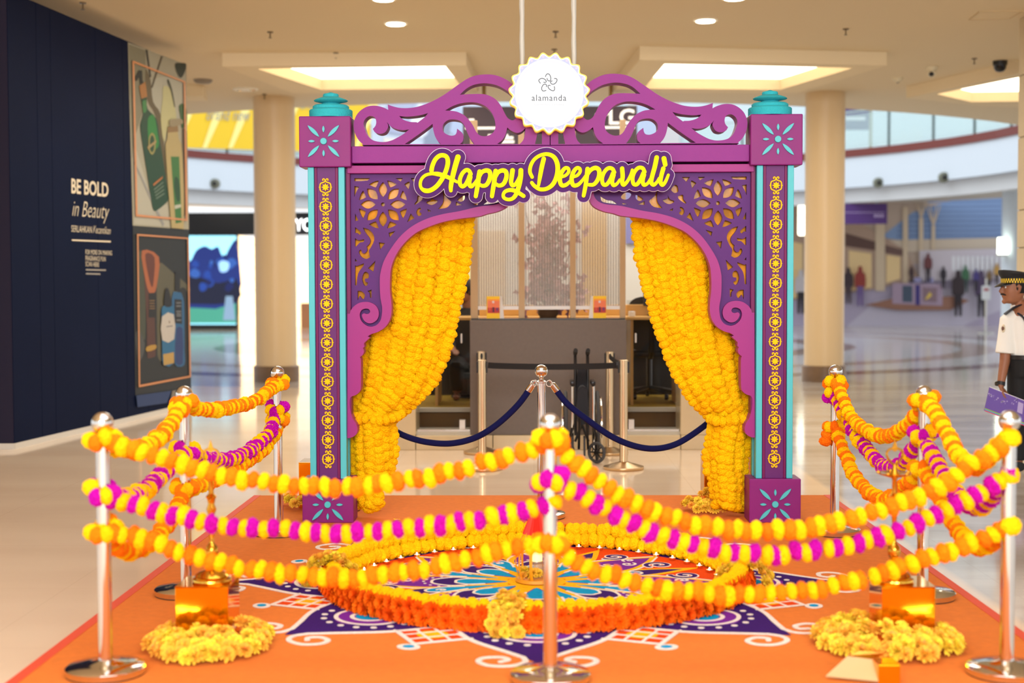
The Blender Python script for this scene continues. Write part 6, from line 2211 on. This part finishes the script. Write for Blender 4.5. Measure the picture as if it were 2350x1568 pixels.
def gold_box(px0, px1, pyt, pyb, lab, Yf=None):
    g = C((px0 + px1) / 2, pyb, CT)
    Y = Yf or g.y
    x0, x1 = A(px0, pyb, Y).x, A(px1, pyb, Y).x
    h = A(px0, pyt, Y).z
    s = x1 - x0
    t = thing('gold_box', lab, 'box', ((x0 + x1) / 2, Y + s / 2, CT), 'mirror gold boxes')
    MB().bevbox(x0, x1, Y, Y + s, CT, h - .004, .003).build('body', gold, t)
    MB().bevbox(x0 - .001, x1 + .001, Y - .001, Y + s + .001, h - .004, h, .0015).build('lid_sheet', gold, t)
    return (x0 + x1) / 2, Y + s / 2, h, s


bxs = [gold_box(403, 525, 1347, 1478, 'mirror gold box on the carpet at the near left, under an oil lamp'), gold_box(2023, 2146, 1347, 1478, 'mirror gold box on the carpet at the near right, under an oil lamp')]
bxs.append(gold_box(686, 770, 1062, 1160, 'mirror gold box behind the left arch post', 9.75))
bxs.append(gold_box(1616, 1690, 1052, 1150, 'mirror gold box behind the right marigold curtain', 9.95))


def heap(c, rx, ry, n, lab, hole=None, size=.072, high=.05):
    t = thing('flower_heap', lab, 'flowers', (c[0], c[1], CT), 'pale flower heaps')
    k = 0
    while k < n:
        a = R.uniform(0, 2 * PI)
        q = math.sqrt(R.random()) if R.random() < .45 else R.uniform(.72, 1.0)
        x, y = c[0] + rx * q * math.cos(a), c[1] + ry * q * math.sin(a)
        if hole and hole[0] - .03 < x < hole[1] + .03 and hole[2] - .03 < y < hole[3] + .03:
            continue
        k += 1
        z = .03 + high * (1 - q ** 3) * R.uniform(.3, 1.2)
        d = Vector((math.cos(a) * q * .7 + R.uniform(-.4, .4), math.sin(a) * q * .7 - .25 + R.uniform(-.4, .4), 1.0))
        put(R.choice(RW_), 'blossom', t, (x, y, CT + z), quat(d, R.uniform(0, 6)), size * R.uniform(.85, 1.2))
    return t


def hole_of(b_):
    return (b_[0] - b_[3] / 2, b_[0] + b_[3] / 2, b_[1] - b_[3] / 2, b_[1] + b_[3] / 2)


g1 = C(466, 1503, CT)
heap((g1.x, 5.98), .245, .29, 130, 'pale yellow flower heap round the front of the near left gold box', hole_of(bxs[0]))
g1 = C(2055, 1503, CT)
heap((g1.x, 6.02), .295, .31, 155, 'pale yellow flower heap round the front of the near right gold box', hole_of(bxs[1]))
heap((bxs[2][0], bxs[2][1] - .05), .27, .22, 50, 'pale flower heap round the gold box behind the left arch post', hole_of(bxs[2]), .06, .06)
heap((C(1636, 1160, CT).x, 9.60), .24, .17, 100, 'pale orange flower heap spilling below the right curtain', hole_of(bxs[3]), .06, .09)
brs = mat('polished lamp brass', (226, 172, 62), 0.16, 1.0)


def oil_lamp(x, y, z, h, lab):
    t = thing('oil_lamp', lab, 'lamp', (x, y, z), 'brass oil lamps')
    MB().lathe((x, y, z), [(.082, 0), (.086, .006), (.084, .014), (.07, .02), (.074, .026), (.06, .04), (.03, .052), (.018, .058)], 32).build('base', brs, t, True)
    k = h / .62
    MB().lathe((x, y, z), [(.012, .055), (.01, .08 * k), (.02, .10 * k), (.028, .125 * k), (.026, .15 * k), (.014, .165 * k), (.010, .175 * k), (.012, .2 * k), (.009, .25 * k), (.013, .29 * k), (.022, .315 * k), (.014, .34 * k),
                           (.018, .36 * k), (.024, .372 * k), (.012, .385 * k), (.010, .44 * k), (.014, .455 * k)], 24).build('stem', brs, t, True)
    MB().lathe((x, y, z), [(.014, .45 * k), (.04, .458 * k), (.066, .466 * k), (.072, .474 * k), (.068, .474 * k), (.03, .466 * k)], 32).build('oil_dish', brs, t, True)
    for q in range(5):
        a = 2 * PI * q / 5 + .3
        MB().sphere((x + .068 * math.cos(a), y + .068 * math.sin(a), z + .474 * k), .011, 10, 6, (1, 1, .6)).build('wick_lip', brs, t, True)
    MB().lathe((x, y, z), [(.02, .466 * k), (.012, .49 * k), (.006, .51 * k)], 16).build('finial_stem', brs, t, True)
    loop = [(x + .033 * math.sin(2 * PI * q / 20) * (1 - .35 * math.cos(2 * PI * q / 20)), y, z + .545 * k - .036 * math.cos(2 * PI * q / 20)) for q in range(20)]
    MB().tube(loop, .0055, 6, closed=True).build('finial_ring', brs, t, True)
    MB().prism([curve([(-.012, .575 * k), (0, .566 * k), (.012, .575 * k), (.008, .595 * k), (0, .62 * k, 1), (-.008, .595 * k)], True, 4)], lambda a, b: (x + a, y - .003, z + b), (0, .006, 0)).build('finial_leaf', brs, t)
    return t


oil_lamp(bxs[0][0] + .02, bxs[0][1], bxs[0][2], .62, 'tall brass oil lamp standing on the near left gold box')
oil_lamp(bxs[1][0] - .035, bxs[1][1], bxs[1][2], .62, 'tall brass oil lamp standing on the near right gold box')
# small gold carton with a pale flap at the bottom edge
g = C(1985, 1556, CT)
t = thing('gift_carton', 'small gold carton with a pale open flap lying at the bottom right', 'carton', (g.x, g.y, CT))
MB().bevbox(g.x + .03, g.x + .115, g.y - .09, g.y + .02, CT, CT + .075, .003).build('body', gold, t)
MB().add([(g.x - .16, g.y - .03, CT + .015), (g.x + .03, g.y - .09, CT + .012), (g.x + .03, g.y + .01, CT + .07), (g.x - .06, g.y + .04, CT + .075)], [(0, 1, 2, 3)]).add(
    [(g.x - .16, g.y - .03, CT + .012), (g.x + .03, g.y - .09, CT + .009), (g.x + .03, g.y + .01, CT + .067), (g.x - .06, g.y + .04, CT + .072)], [(3, 2, 1, 0)]).build('flap', mat('kraft flap', (206, 170, 120), 0.5), t)
MB().add([(g.x - .06, g.y + .04, CT + .076), (g.x + .03, g.y + .01, CT + .071), (g.x + .10, g.y + .05, CT + .085), (g.x + .0, g.y + .08, CT + .085)], [(0, 1, 2, 3)]).build('lid_edge', gold, t)
# loose petals
for px, py, lab in ((910, 1196, 'single yellow petal fallen on the carpet right of the left arch post'), (1604, 1162, 'small yellow petal fallen beside the right curtain'), (868, 1172, 'yellow petal fallen under the left curtain')):
    g = C(px, py, CT)
    me = ruffle('petal', ycol, None, px, ((0.5, 4, 0.2),), .2)
    o = put(me, 'loose_petal', None, (g.x, g.y, CT + .006), None, .05)
    tag(o, lab, 'petal')
# ================================================================== people
skin = mat('brown skin', (150, 96, 66), 0.5, var=0.06, vscale=20)


def fuse(m, name, mtl, parent, voxel=0.008, smooth_it=4):
    """melts closed shapes into one continuous skin"""
    me = m.mesh('tmp', None)
    o = bpy.data.objects.new('tmp', me)
    COL.objects.link(o)
    r = o.modifiers.new('r', 'REMESH')
    r.mode = 'VOXEL'
    r.voxel_size = voxel
    s = o.modifiers.new('s', 'SMOOTH')
    s.factor = 0.5
    s.iterations = smooth_it
    bpy.context.view_layer.update()
    nm = bpy.data.meshes.new_from_object(o.evaluated_get(bpy.context.evaluated_depsgraph_get()))
    bpy.data.objects.remove(o)
    org = ORG.get(parent.name, Vector())
    for v in nm.vertices:
        v.co -= org
    nm.materials.clear()
    nm.materials.append(mtl)
    nm.polygons.foreach_set('use_smooth', [True] * len(nm.polygons))
    nm.name = name
    q = bpy.data.objects.new(name, nm)
    COL.objects.link(q)
    q.parent = parent
    ORG[q.name] = org
    return q


def head_shape(m, c, fwd, s=1.0, grow=0.0):
    """head about c (middle of the skull), facing fwd; profile by slices"""
    f = Vector(fwd).normalized()
    l = Vector((-f.y, f.x, 0))
    rows = [(-.118, .045, .02, .035), (-.112, .070, .03, .045), (-.098, .084, .045, .056), (-.080, .085, .062, .063), (-.062, .086, .074, .068), (-.045, .089, .082, .071), (-.02, .092, .090, .075), (.0, .090, .096, .077),
            (.02, .093, .099, .078), (.04, .092, .100, .079), (.065, .087, .098, .077), (.09, .072, .086, .068), (.108, .05, .064, .052), (.118, .02, .03, .025)]
    vs = []
    n = 28
    for z, fr, bk, hw in rows:
        for k in range(n):
            a = 2 * PI * k / n
            ca, sa = math.cos(a), math.sin(a)
            r = fr if ca > 0 else bk
            e = .82
            x = r * (abs(ca) ** e) * (1 if ca > 0 else -1) + (grow if ca > 0 else -grow) * abs(ca)
            y = (hw + grow) * (abs(sa) ** e) * (1 if sa > 0 else -1)
            p = Vector(c) + f * x * s + l * y * s + Vector((0, 0, z * s))
            vs.append(p)
    fs = []
    for j in range(len(rows) - 1):
        for k in range(n):
            fs.append((j * n + k, j * n + (k + 1) % n, (j + 1) * n + (k + 1) % n, (j + 1) * n + k))
    fs.append(tuple(reversed(range(n))))
    fs.append(tuple((len(rows) - 1) * n + k for k in range(n)))
    m.add(vs, fs)
    if grow == 0:
        w = lambda x, y, z: Vector(c) + f * x * s + l * y * s + Vector((0, 0, z * s))
        m.tube([w(.088, 0, .028), w(.102, 0, .008), (w(.114, 0, -.018)), w(.106, 0, -.03)], [.008, .011, .015, .011], 10)       # nose
        m.tube([w(.095, -.018, -.026), w(.1, 0, -.028), w(.095, .018, -.026)], [.008, .012, .008], 8)
        m.tube([w(.086, -.026, -.053), w(.095, 0, -.051), w(.086, .026, -.053)], [.005, .008, .005], 8)                        # lips
        m.tube([w(.083, -.022, -.064), w(.092, 0, -.064), w(.083, .022, -.064)], [.005, .008, .005], 8)
        m.tube([w(.085, -.045, .036), w(.096, -.02, .04), w(.097, .02, .04), w(.085, .045, .036)], [.006, .008, .008, .006], 8)  # brow
        m.sphere(w(.078, 0, -.1), .022, 12, 8)                                                                                 # chin
        for q in (-1, 1):
            m.tube([w(-.005, q * .078, -.03), w(-.012, q * .086, -.005), w(-.02, q * .09, .02), w(-.008, q * .086, .032), w(.006, q * .08, .02)], [.008, .010, .010, .009, .006], 8)
    return f, l


def hand(m, wrist, d, palm_n, spread, s=1.0, curl=0.6):
    """palm and five fingers from wrist along d; fingers fan along spread and curl toward palm_n"""
    d, pn, sp = Vector(d).normalized(), Vector(palm_n).normalized(), Vector(spread).normalized()
    w = Vector(wrist)
    pm = w + d * .085 * s
    m.tube([w - d * .02, w + d * .02, w + d * .06 * s, pm], [(.024, .018), (.032, .016), (.041, .015), (.039, .013)], 12, flat=sp)
    for i, (o, ln, r) in enumerate(((-.03, .072, .0085), (-.010, .082, .009), (.011, .078, .0088), (.031, .060, .008))):
        b = w + d * .07 * s + sp * o * s
        p1 = b + d * ln * .45 * s + pn * ln * .12 * s
        p2 = p1 + (d * math.cos(curl) + pn * math.sin(curl)) * ln * .38 * s
        p3 = p2 + (d * math.cos(curl * 2.1) + pn * math.sin(curl * 2.1)) * ln * .32 * s
        m.tube([b, p1, p2, p3], [r * 1.1, r, r * .92, r * .75], 8)
    b = w + d * .02 * s - sp * .03 * s
    m.tube([b, b + d * .03 * s - sp * .02 * s + pn * .01, b + d * .058 * s - sp * .022 * s + pn * .026, b + d * .078 * s - sp * .012 * s + pn * .038], [.013, .012, .0105, .008], 8)


# ---------------- security guard, seen from behind with his face turned to the left
GYY = 11.75
gd = A(2362, 1100, GYY)
gx, gy = gd.x, GYY
gp = lambda px, py, dy=0.0: A(px, py, GYY + dy)
gu = thing('person', 'guard in white short-sleeved shirt and black peaked cap, face turned left, at the right edge', 'person', (gx, gy, 0))
b = MB()
hc = gp(2326, 664)
hf = Vector((-1, -0.12, 0)).normalized()
head_shape(b, hc, hf)
b.tube([hc + Vector((.02, .0, -.06)), hc + Vector((.06, .02, -.14)), (gx - .03, gy, 1.36)], [(.06, .055), (.058, .055), (.075, .065)], 14)
b.tube([(gx, gy, 1.40), (gx, gy, 1.3), (gx, gy, 1.1), (gx, gy, .92), (gx, gy, .82)], [(.12, .08), (.19, .11), (.16, .1), (.155, .1), (.16, .11)], 18, flat=(1, 0, 0))
sh_ = gp(2314, 737)
el = gp(2306, 828, -.02)
wr = gp(2296, 886, -.06)
b.tube([(gx - .1, gy, 1.29), sh_, el, wr], [.058, .056, .043, .03], 14)
hand(b, wr, (.10, -.05, -.26), (.35, .3, 0), (-.6, -1, 0), 1.0, .75)
s2 = Vector((gx + .2, gy, sh_.z))
e2 = Vector((gx + .27, gy + .02, el.z))
w2 = Vector((gx + .27, gy + .12, wr.z))
b.tube([(gx + .1, gy, 1.29), s2, e2, w2], [.058, .056, .043, .03], 14)
hand(b, w2, (0, .1, -.26), (-1, 0, 0), (0, 1, 0), 1.0, .5)
for s in (-1, 1):
    b.tube([(gx + s * .09, gy, .86), (gx + s * .1, gy + .01, .5), (gx + s * .1, gy - .01, .1), (gx + s * .1, gy - .0, .06)], [.085, .062, .042, .042], 14)
    b.tube([(gx + s * .1, gy - .04, .045), (gx + s * .11, gy + .16, .035)], [(.042, .036), (.038, .026)], 12, flat=(1, 0, 0))
fuse(b, 'body', skin, gu, .007, 3)
# clothes
shirt = mat('white uniform shirt', (238, 236, 228), 0.8, bump=0.15, bscale=14)
m = MB()
m.tube([(gx, gy, .9), (gx, gy, .98), (gx, gy, 1.12), (gx, gy, 1.24), (gx, gy, 1.32), (gx - .01, gy, 1.37)], [(.175, .125), (.18, .13), (.195, .135), (.21, .13), (.15, .1), (.085, .08)], 24, flat=(1, 0, 0))
hem = sh_.lerp(el, .82)
m.tube([(gx - .1, gy, 1.295), sh_ + Vector((-.0, 0, .0)), sh_.lerp(el, .45), hem], [.07, .073, .074, .082], 18)
hem2 = s2.lerp(e2, .8)
m.tube([(gx + .1, gy, 1.295), s2 + Vector((0, 0, .0)), s2.lerp(e2, .45), hem2], [.075, .076, .074, .08], 18)
fuse(m, 'shirt', shirt, gu, .008, 5)
cl = MB()
cn = hc + Vector((.058, .018, -.135))
cl.tube([cn + Vector((.01, 0, -.05)), cn + Vector((.0, 0, .015))], [(.085, .078), (.072, .068)], 20, flat=(1, 0, 0))
cl.build('collar', shirt, gu, True)
tro = mat('black uniform trousers', (14, 14, 16), 0.8)
m = MB()
m.tube([(gx, gy, .93), (gx, gy, .86), (gx, gy, .78)], [(.188, .14), (.19, .14), (.185, .135)], 22, flat=(1, 0, 0))
for s in (-1, 1):
    m.tube([(gx + s * .09, gy, .86), (gx + s * .1, gy + .01, .5), (gx + s * .1, gy - .01, .09)], [.1, .082, .075], 16)
fuse(m, 'trousers', tro, gu, .01, 3)
bt = MB()
bt.tube([(gx, gy, .925), (gx, gy, .96)], [(.197, .149)] * 2, 24, flat=(1, 0, 0))
bt.build('belt', mat('belt leather', (20, 18, 16), 0.4), gu, True)
for s in (-1, 1):
    MB().tube([(gx + s * .1, gy - .055, .04), (gx + s * .105, gy + .05, .045), (gx + s * .115, gy + .19, .035)], [(.05, .04), (.052, .045), (.046, .034)], 14, flat=(1, 0, 0)).build('shoe', mat('black shoe', (18, 17, 17), 0.25), gu, True)
# cap
capm = mat('cap black felt', (20, 20, 22), 0.7)
hl = Vector((-hf.y, hf.x, 0))
wc_ = lambda x, y, z: hc + hf * x + hl * y + Vector((0, 0, z))


def oval(z, fx, bx_, w, n=30, tilt=0.0):
    return [wc_((fx if math.cos(2 * PI * k / n) > 0 else bx_) * math.cos(2 * PI * k / n), w * math.sin(2 * PI * k / n), z + tilt * math.cos(2 * PI * k / n)) for k in range(n)]


def loftrings(rings):
    n = len(rings[0])
    vs = [p for r_ in rings for p in r_]
    fs = []
    for j in range(len(rings) - 1):
        for k in range(n):
            fs.append((j * n + k, j * n + (k + 1) % n, (j + 1) * n + (k + 1) % n, (j + 1) * n + k))
    fs.append(tuple(reversed(range(n))))
    fs.append(tuple((len(rings) - 1) * n + k for k in range(n)))
    return MB().add(vs, fs)


cap = loftrings([oval(.045, .1, .108, .088), oval(.095, .104, .112, .092), oval(.125, .125, .13, .115, tilt=.012), oval(.138, .122, .125, .112, tilt=.02), oval(.148, .09, .09, .08, tilt=.012)]).build('peaked_cap', capm, gu, True)
n = 30
ra_, rb_, rc_ = oval(.052, .103, .111, .091, n * 2), oval(.070, .104, .112, .092, n * 2), oval(.088, .105, .113, .093, n * 2)
ck = [MB(), MB()]
for k in range(n * 2):
    k2 = (k + 1) % (n * 2)
    o1, o2 = (ra_, rb_), (rb_, rc_)
    for j, (lo_, up2) in enumerate((o1, o2)):
        ck[(k + j) % 2].add([lo_[k], lo_[k2], up2[k2], up2[k]], [(0, 1, 2, 3)])
ck[0].build('check_band', mat('cap check yellow', (236, 200, 40), 0.6), cap)
ck[1].build('check_band', mat('cap check black', (16, 16, 16), 0.6), cap)
vz = []
for k in range(15):
    a = -1.15 + 2.3 * k / 14
    vz.append((wc_(.1 * math.cos(a), .09 * math.sin(a), .05), wc_(.1 * math.cos(a) + .062 * math.cos(a), .095 * math.sin(a), .05 - .034 * math.cos(a))))
vb = MB()
vs = []
for p, q in vz:
    vs += [p, q, q + Vector((0, 0, .004)), p + Vector((0, 0, .006))]
fs = []
for k in range(14):
    for j in range(4):
        fs.append((k * 4 + j, k * 4 + (j + 1) % 4, k * 4 + 4 + (j + 1) % 4, k * 4 + 4 + j))
vb.add(vs, fs).build('visor', mat('visor gloss', (18, 18, 20), 0.2), cap, True)
hair = mat('black hair', (18, 15, 14), 0.8)
hm = MB()
rows = [oval(-.045, .0, .09, .06), oval(-.03, -.0, .1, .078), oval(.0, .03, .105, .083), oval(.03, .05, .108, .084), oval(.06, .06, .108, .084)]
loftrings([[wc_(min((p - hc).dot(hf), .02 if i < 2 else .05), (p - hc).dot(hl), (p - hc).z) for p in r_] for i, r_ in enumerate(rows)]).build('hair', hair, gu, True)
MB().tube([wc_(.082, -.038, -.048), wc_(.098, -.014, -.040), wc_(.102, 0, -.038), wc_(.098, .014, -.040), wc_(.082, .038, -.048)], [.004, .008, .008, .008, .004], 8).build('moustache', hair, gu, True)
for s in (-1, 1):
    ey = wc_(.083, s * .033, .018)
    MB().sphere(ey, .0105, 10, 8).build('eye', mat('eye white', (226, 220, 212), 0.2), gu, True)
    MB().sphere(ey + hf * .0075, .0055, 8, 6).build('pupil', mat('pupil', (20, 14, 12), 0.15), gu, True)
    MB().tube([wc_(.088, s * .05, .04), wc_(.099, s * .03, .046), wc_(.1, s * .014, .042)], [.003, .0045, .004], 6).build('eyebrow', hair, gu, True)
navy_c = mat('navy braid', (22, 28, 44), 0.6)
ep = sh_ + Vector((.03, 0, .1))
MB().tube([(gx - .1, gy - .035, 1.372), (gx - .16, gy - .04, 1.345), (gx - .228, gy - .035, 1.295)], [(.034, .008)] * 3, 10, flat=(0, 1, 0)).build('epaulette', navy_c, gu, True)
cord = [sh_ + Vector((.05, -.075, .065)), sh_ + Vector((.08, -.115, .035)), sh_ + Vector((.1, -.135, -.02)), sh_ + Vector((.108, -.142, -.08)), sh_ + Vector((.1, -.135, -.14))]
MB().tube(spline3(cord), .009, 8).build('lanyard', navy_c, gu, True)
pt_ = sh_.lerp(el, .18) + Vector((-.055, -.06, 0))
MB().sphere(pt_, .034, 14, 10, (.45, .45, 1.0)).build('sleeve_badge', mat('badge cream', (222, 206, 176), 0.6), gu, True)
MB().sphere(pt_ + Vector((-.006, -.007, .0)), .018, 12, 8, (.7, .7, 1.0)).build('badge_crest', mat('badge brown', (110, 76, 60), 0.6), gu, True)
wd = (wr - el).normalized()
MB().tube([wr - wd * .035, wr - wd * .005], [.034, .034], 18).build('watch_strap', mat('watch black', (24, 24, 26), 0.5), gu, True)
MB().tube([wr - wd * .02 + Vector((-.032, -.008, 0)), wr - wd * .02 + Vector((-.045, -.011, 0))], [.02, .018], 18).build('watch_case', mat('watch steel', (70, 70, 70), 0.2, 0.8), gu, True)
# booklet in his hand
BK = GYY - .10
bk_ = thing('booklet', 'purple booklet with pale doodles and a rainbow edge held by the guard', 'booklet', A(2310, 925, BK))
fb = lambda d: (lambda x, y: A(x, y, BK - d))
MB().prism([[(2271, 889), (2360, 924), (2352, 978), (2259, 943)]], fb(0), (0, .012, 0)).build('cover', mat('booklet purple', (104, 76, 160), 0.4), bk_)
MB().prism([[(2272, 888), (2361, 923), (2361, 925.5), (2271.5, 890.5)]], fb(-.001), (0, .010, 0)).build('pages', mat('booklet pages', (236, 230, 236), 0.7), bk_)
for i, c in enumerate(((150, 176, 60), (60, 160, 206), (206, 60, 90))):
    y = 937 + i * 2.4
    MB().prism([[(2260, y - .5), (2353, y + 34.5), (2353, y + 37), (2260, y + 2)]], fb(.0015), (0, .0015, 0)).build('edge_stripe', flat('', c), bk_)
ld = mat('booklet lilac print', (178, 160, 206), 0.5)
for i in range(26):
    a = R.uniform(.1, 3.0)
    cxp = 2300 + 30 * math.cos(a) * R.uniform(.7, 1.2)
    cyp = 905 + 22 * math.sin(a) * R.uniform(.6, 1.1) + (cxp - 2300) * .3
    s = R.uniform(.8, 2.2)
    MB().prism([[(cxp - s, cyp), (cxp, cyp - s), (cxp + s, cyp), (cxp, cyp + s)]], fb(.0012), (0, .0012, 0)).build('doodle', ld, bk_)
MB().prism([[(2337, 922), (2349, 927), (2346, 951), (2334, 946)]], fb(.0012), (0, .0012, 0)).build('label_box', ld, bk_)

# ---------------- clerk in the booth
cx0, cy0 = bx(1072, CY + 1.0), CY + 1.9
ck_ = thing('person', 'dark-haired clerk in black sitting behind the glass left of the counter', 'person', (cx0, cy0, fz))
ht = A(1066, 668, cy0)
b = MB()
cf = Vector((-.8, -.5, 0)).normalized()
head_shape(b, ht, cf)
b.tube([ht + Vector((.01, .01, -.06)), ht + Vector((.04, .03, -.2))], [.055, .06], 12)
sx, sy, sz = ht.x + .05, ht.y + .04, ht.z - .2
b.tube([(sx, sy, sz), (sx, sy, sz - .1), (sx, sy, sz - .4), (sx, sy, sz - .58)], [(.08, .07), (.18, .1), (.16, .1), (.18, .13)], 16, flat=(1, 0, 0))
for s in (-1, 1):
    b.tube([(sx + s * .15, sy, sz - .05), (sx + s * .22, sy - .02, sz - .32), (sx + s * .16, sy - .25, sz - .42)], [.055, .045, .032], 12)
    hand(b, (sx + s * .16, sy - .25, sz - .42), (-s * .3, -1, -.1), (0, 0, -1), (1, 0, 0), 1.0, .4)
    b.tube([(sx + s * .1, sy, sz - .58), (sx + s * .12, sy - .38, sz - .6), (sx + s * .12, sy - .36, max(fz + .08, sz - 1.05))], [.085, .065, .045], 12)
    b.tube([(sx + s * .12, sy - .34, fz + .04), (sx + s * .12, sy - .52, fz + .03)], [(.04, .035), (.035, .022)], 10, flat=(1, 0, 0))
fuse(b, 'body', skin, ck_, .009, 3)
m = MB()
m.tube([(sx, sy, sz + .02), (sx, sy, sz - .08), (sx, sy, sz - .4), (sx, sy, sz - .6)], [(.09, .085), (.205, .125), (.19, .125), (.21, .15)], 18, flat=(1, 0, 0))
for s in (-1, 1):
    m.tube([(sx + s * .15, sy, sz - .05), (sx + s * .225, sy - .02, sz - .32), (sx + s * .165, sy - .22, sz - .415)], [.072, .06, .046], 12)
fuse(m, 'jacket', mat('black jacket', (18, 17, 19), 0.8), ck_, .01, 3)
m = MB()
for s in (-1, 1):
    m.tube([(sx + s * .1, sy, sz - .58), (sx + s * .12, sy - .4, sz - .6), (sx + s * .12, sy - .37, fz + .1)], [.105, .085, .07], 12)
fuse(m, 'trousers', tro, ck_, .012, 3)
hb = MB()
hb.sphere(ht + Vector((.02, .012, .03)), .105, 18, 12, (.95, .95, 1.0))
hb.build('hair', hair, ck_, True)
for s in (-1, 1):
    cl_ = Vector((-cf.y, cf.x, 0))
    MB().sphere(ht + cf * .083 + cl_ * s * .033 + Vector((0, 0, .018)), .0105, 8, 6).build('eye', mat('pupil', (20, 14, 12)), ck_, True)
# clerk's stool
stl = thing('stool', 'black padded stool under the clerk behind the left glass', 'stool', (sx, sy, fz))
MB().lathe((sx, sy, 0), [(.17, sz - .74), (.19, sz - .72), (.19, sz - .70), (.16, sz - .685)], 20).build('seat', mat('chair black mesh', (22, 21, 22)), stl, True)
MB().lathe((sx, sy, fz), [(.2, 0), (.2, .015), (.03, .03), (.025, max(.06, sz - .74 - fz))], 20).build('pedestal', mat('chair black plastic', (30, 29, 30)), stl, True)
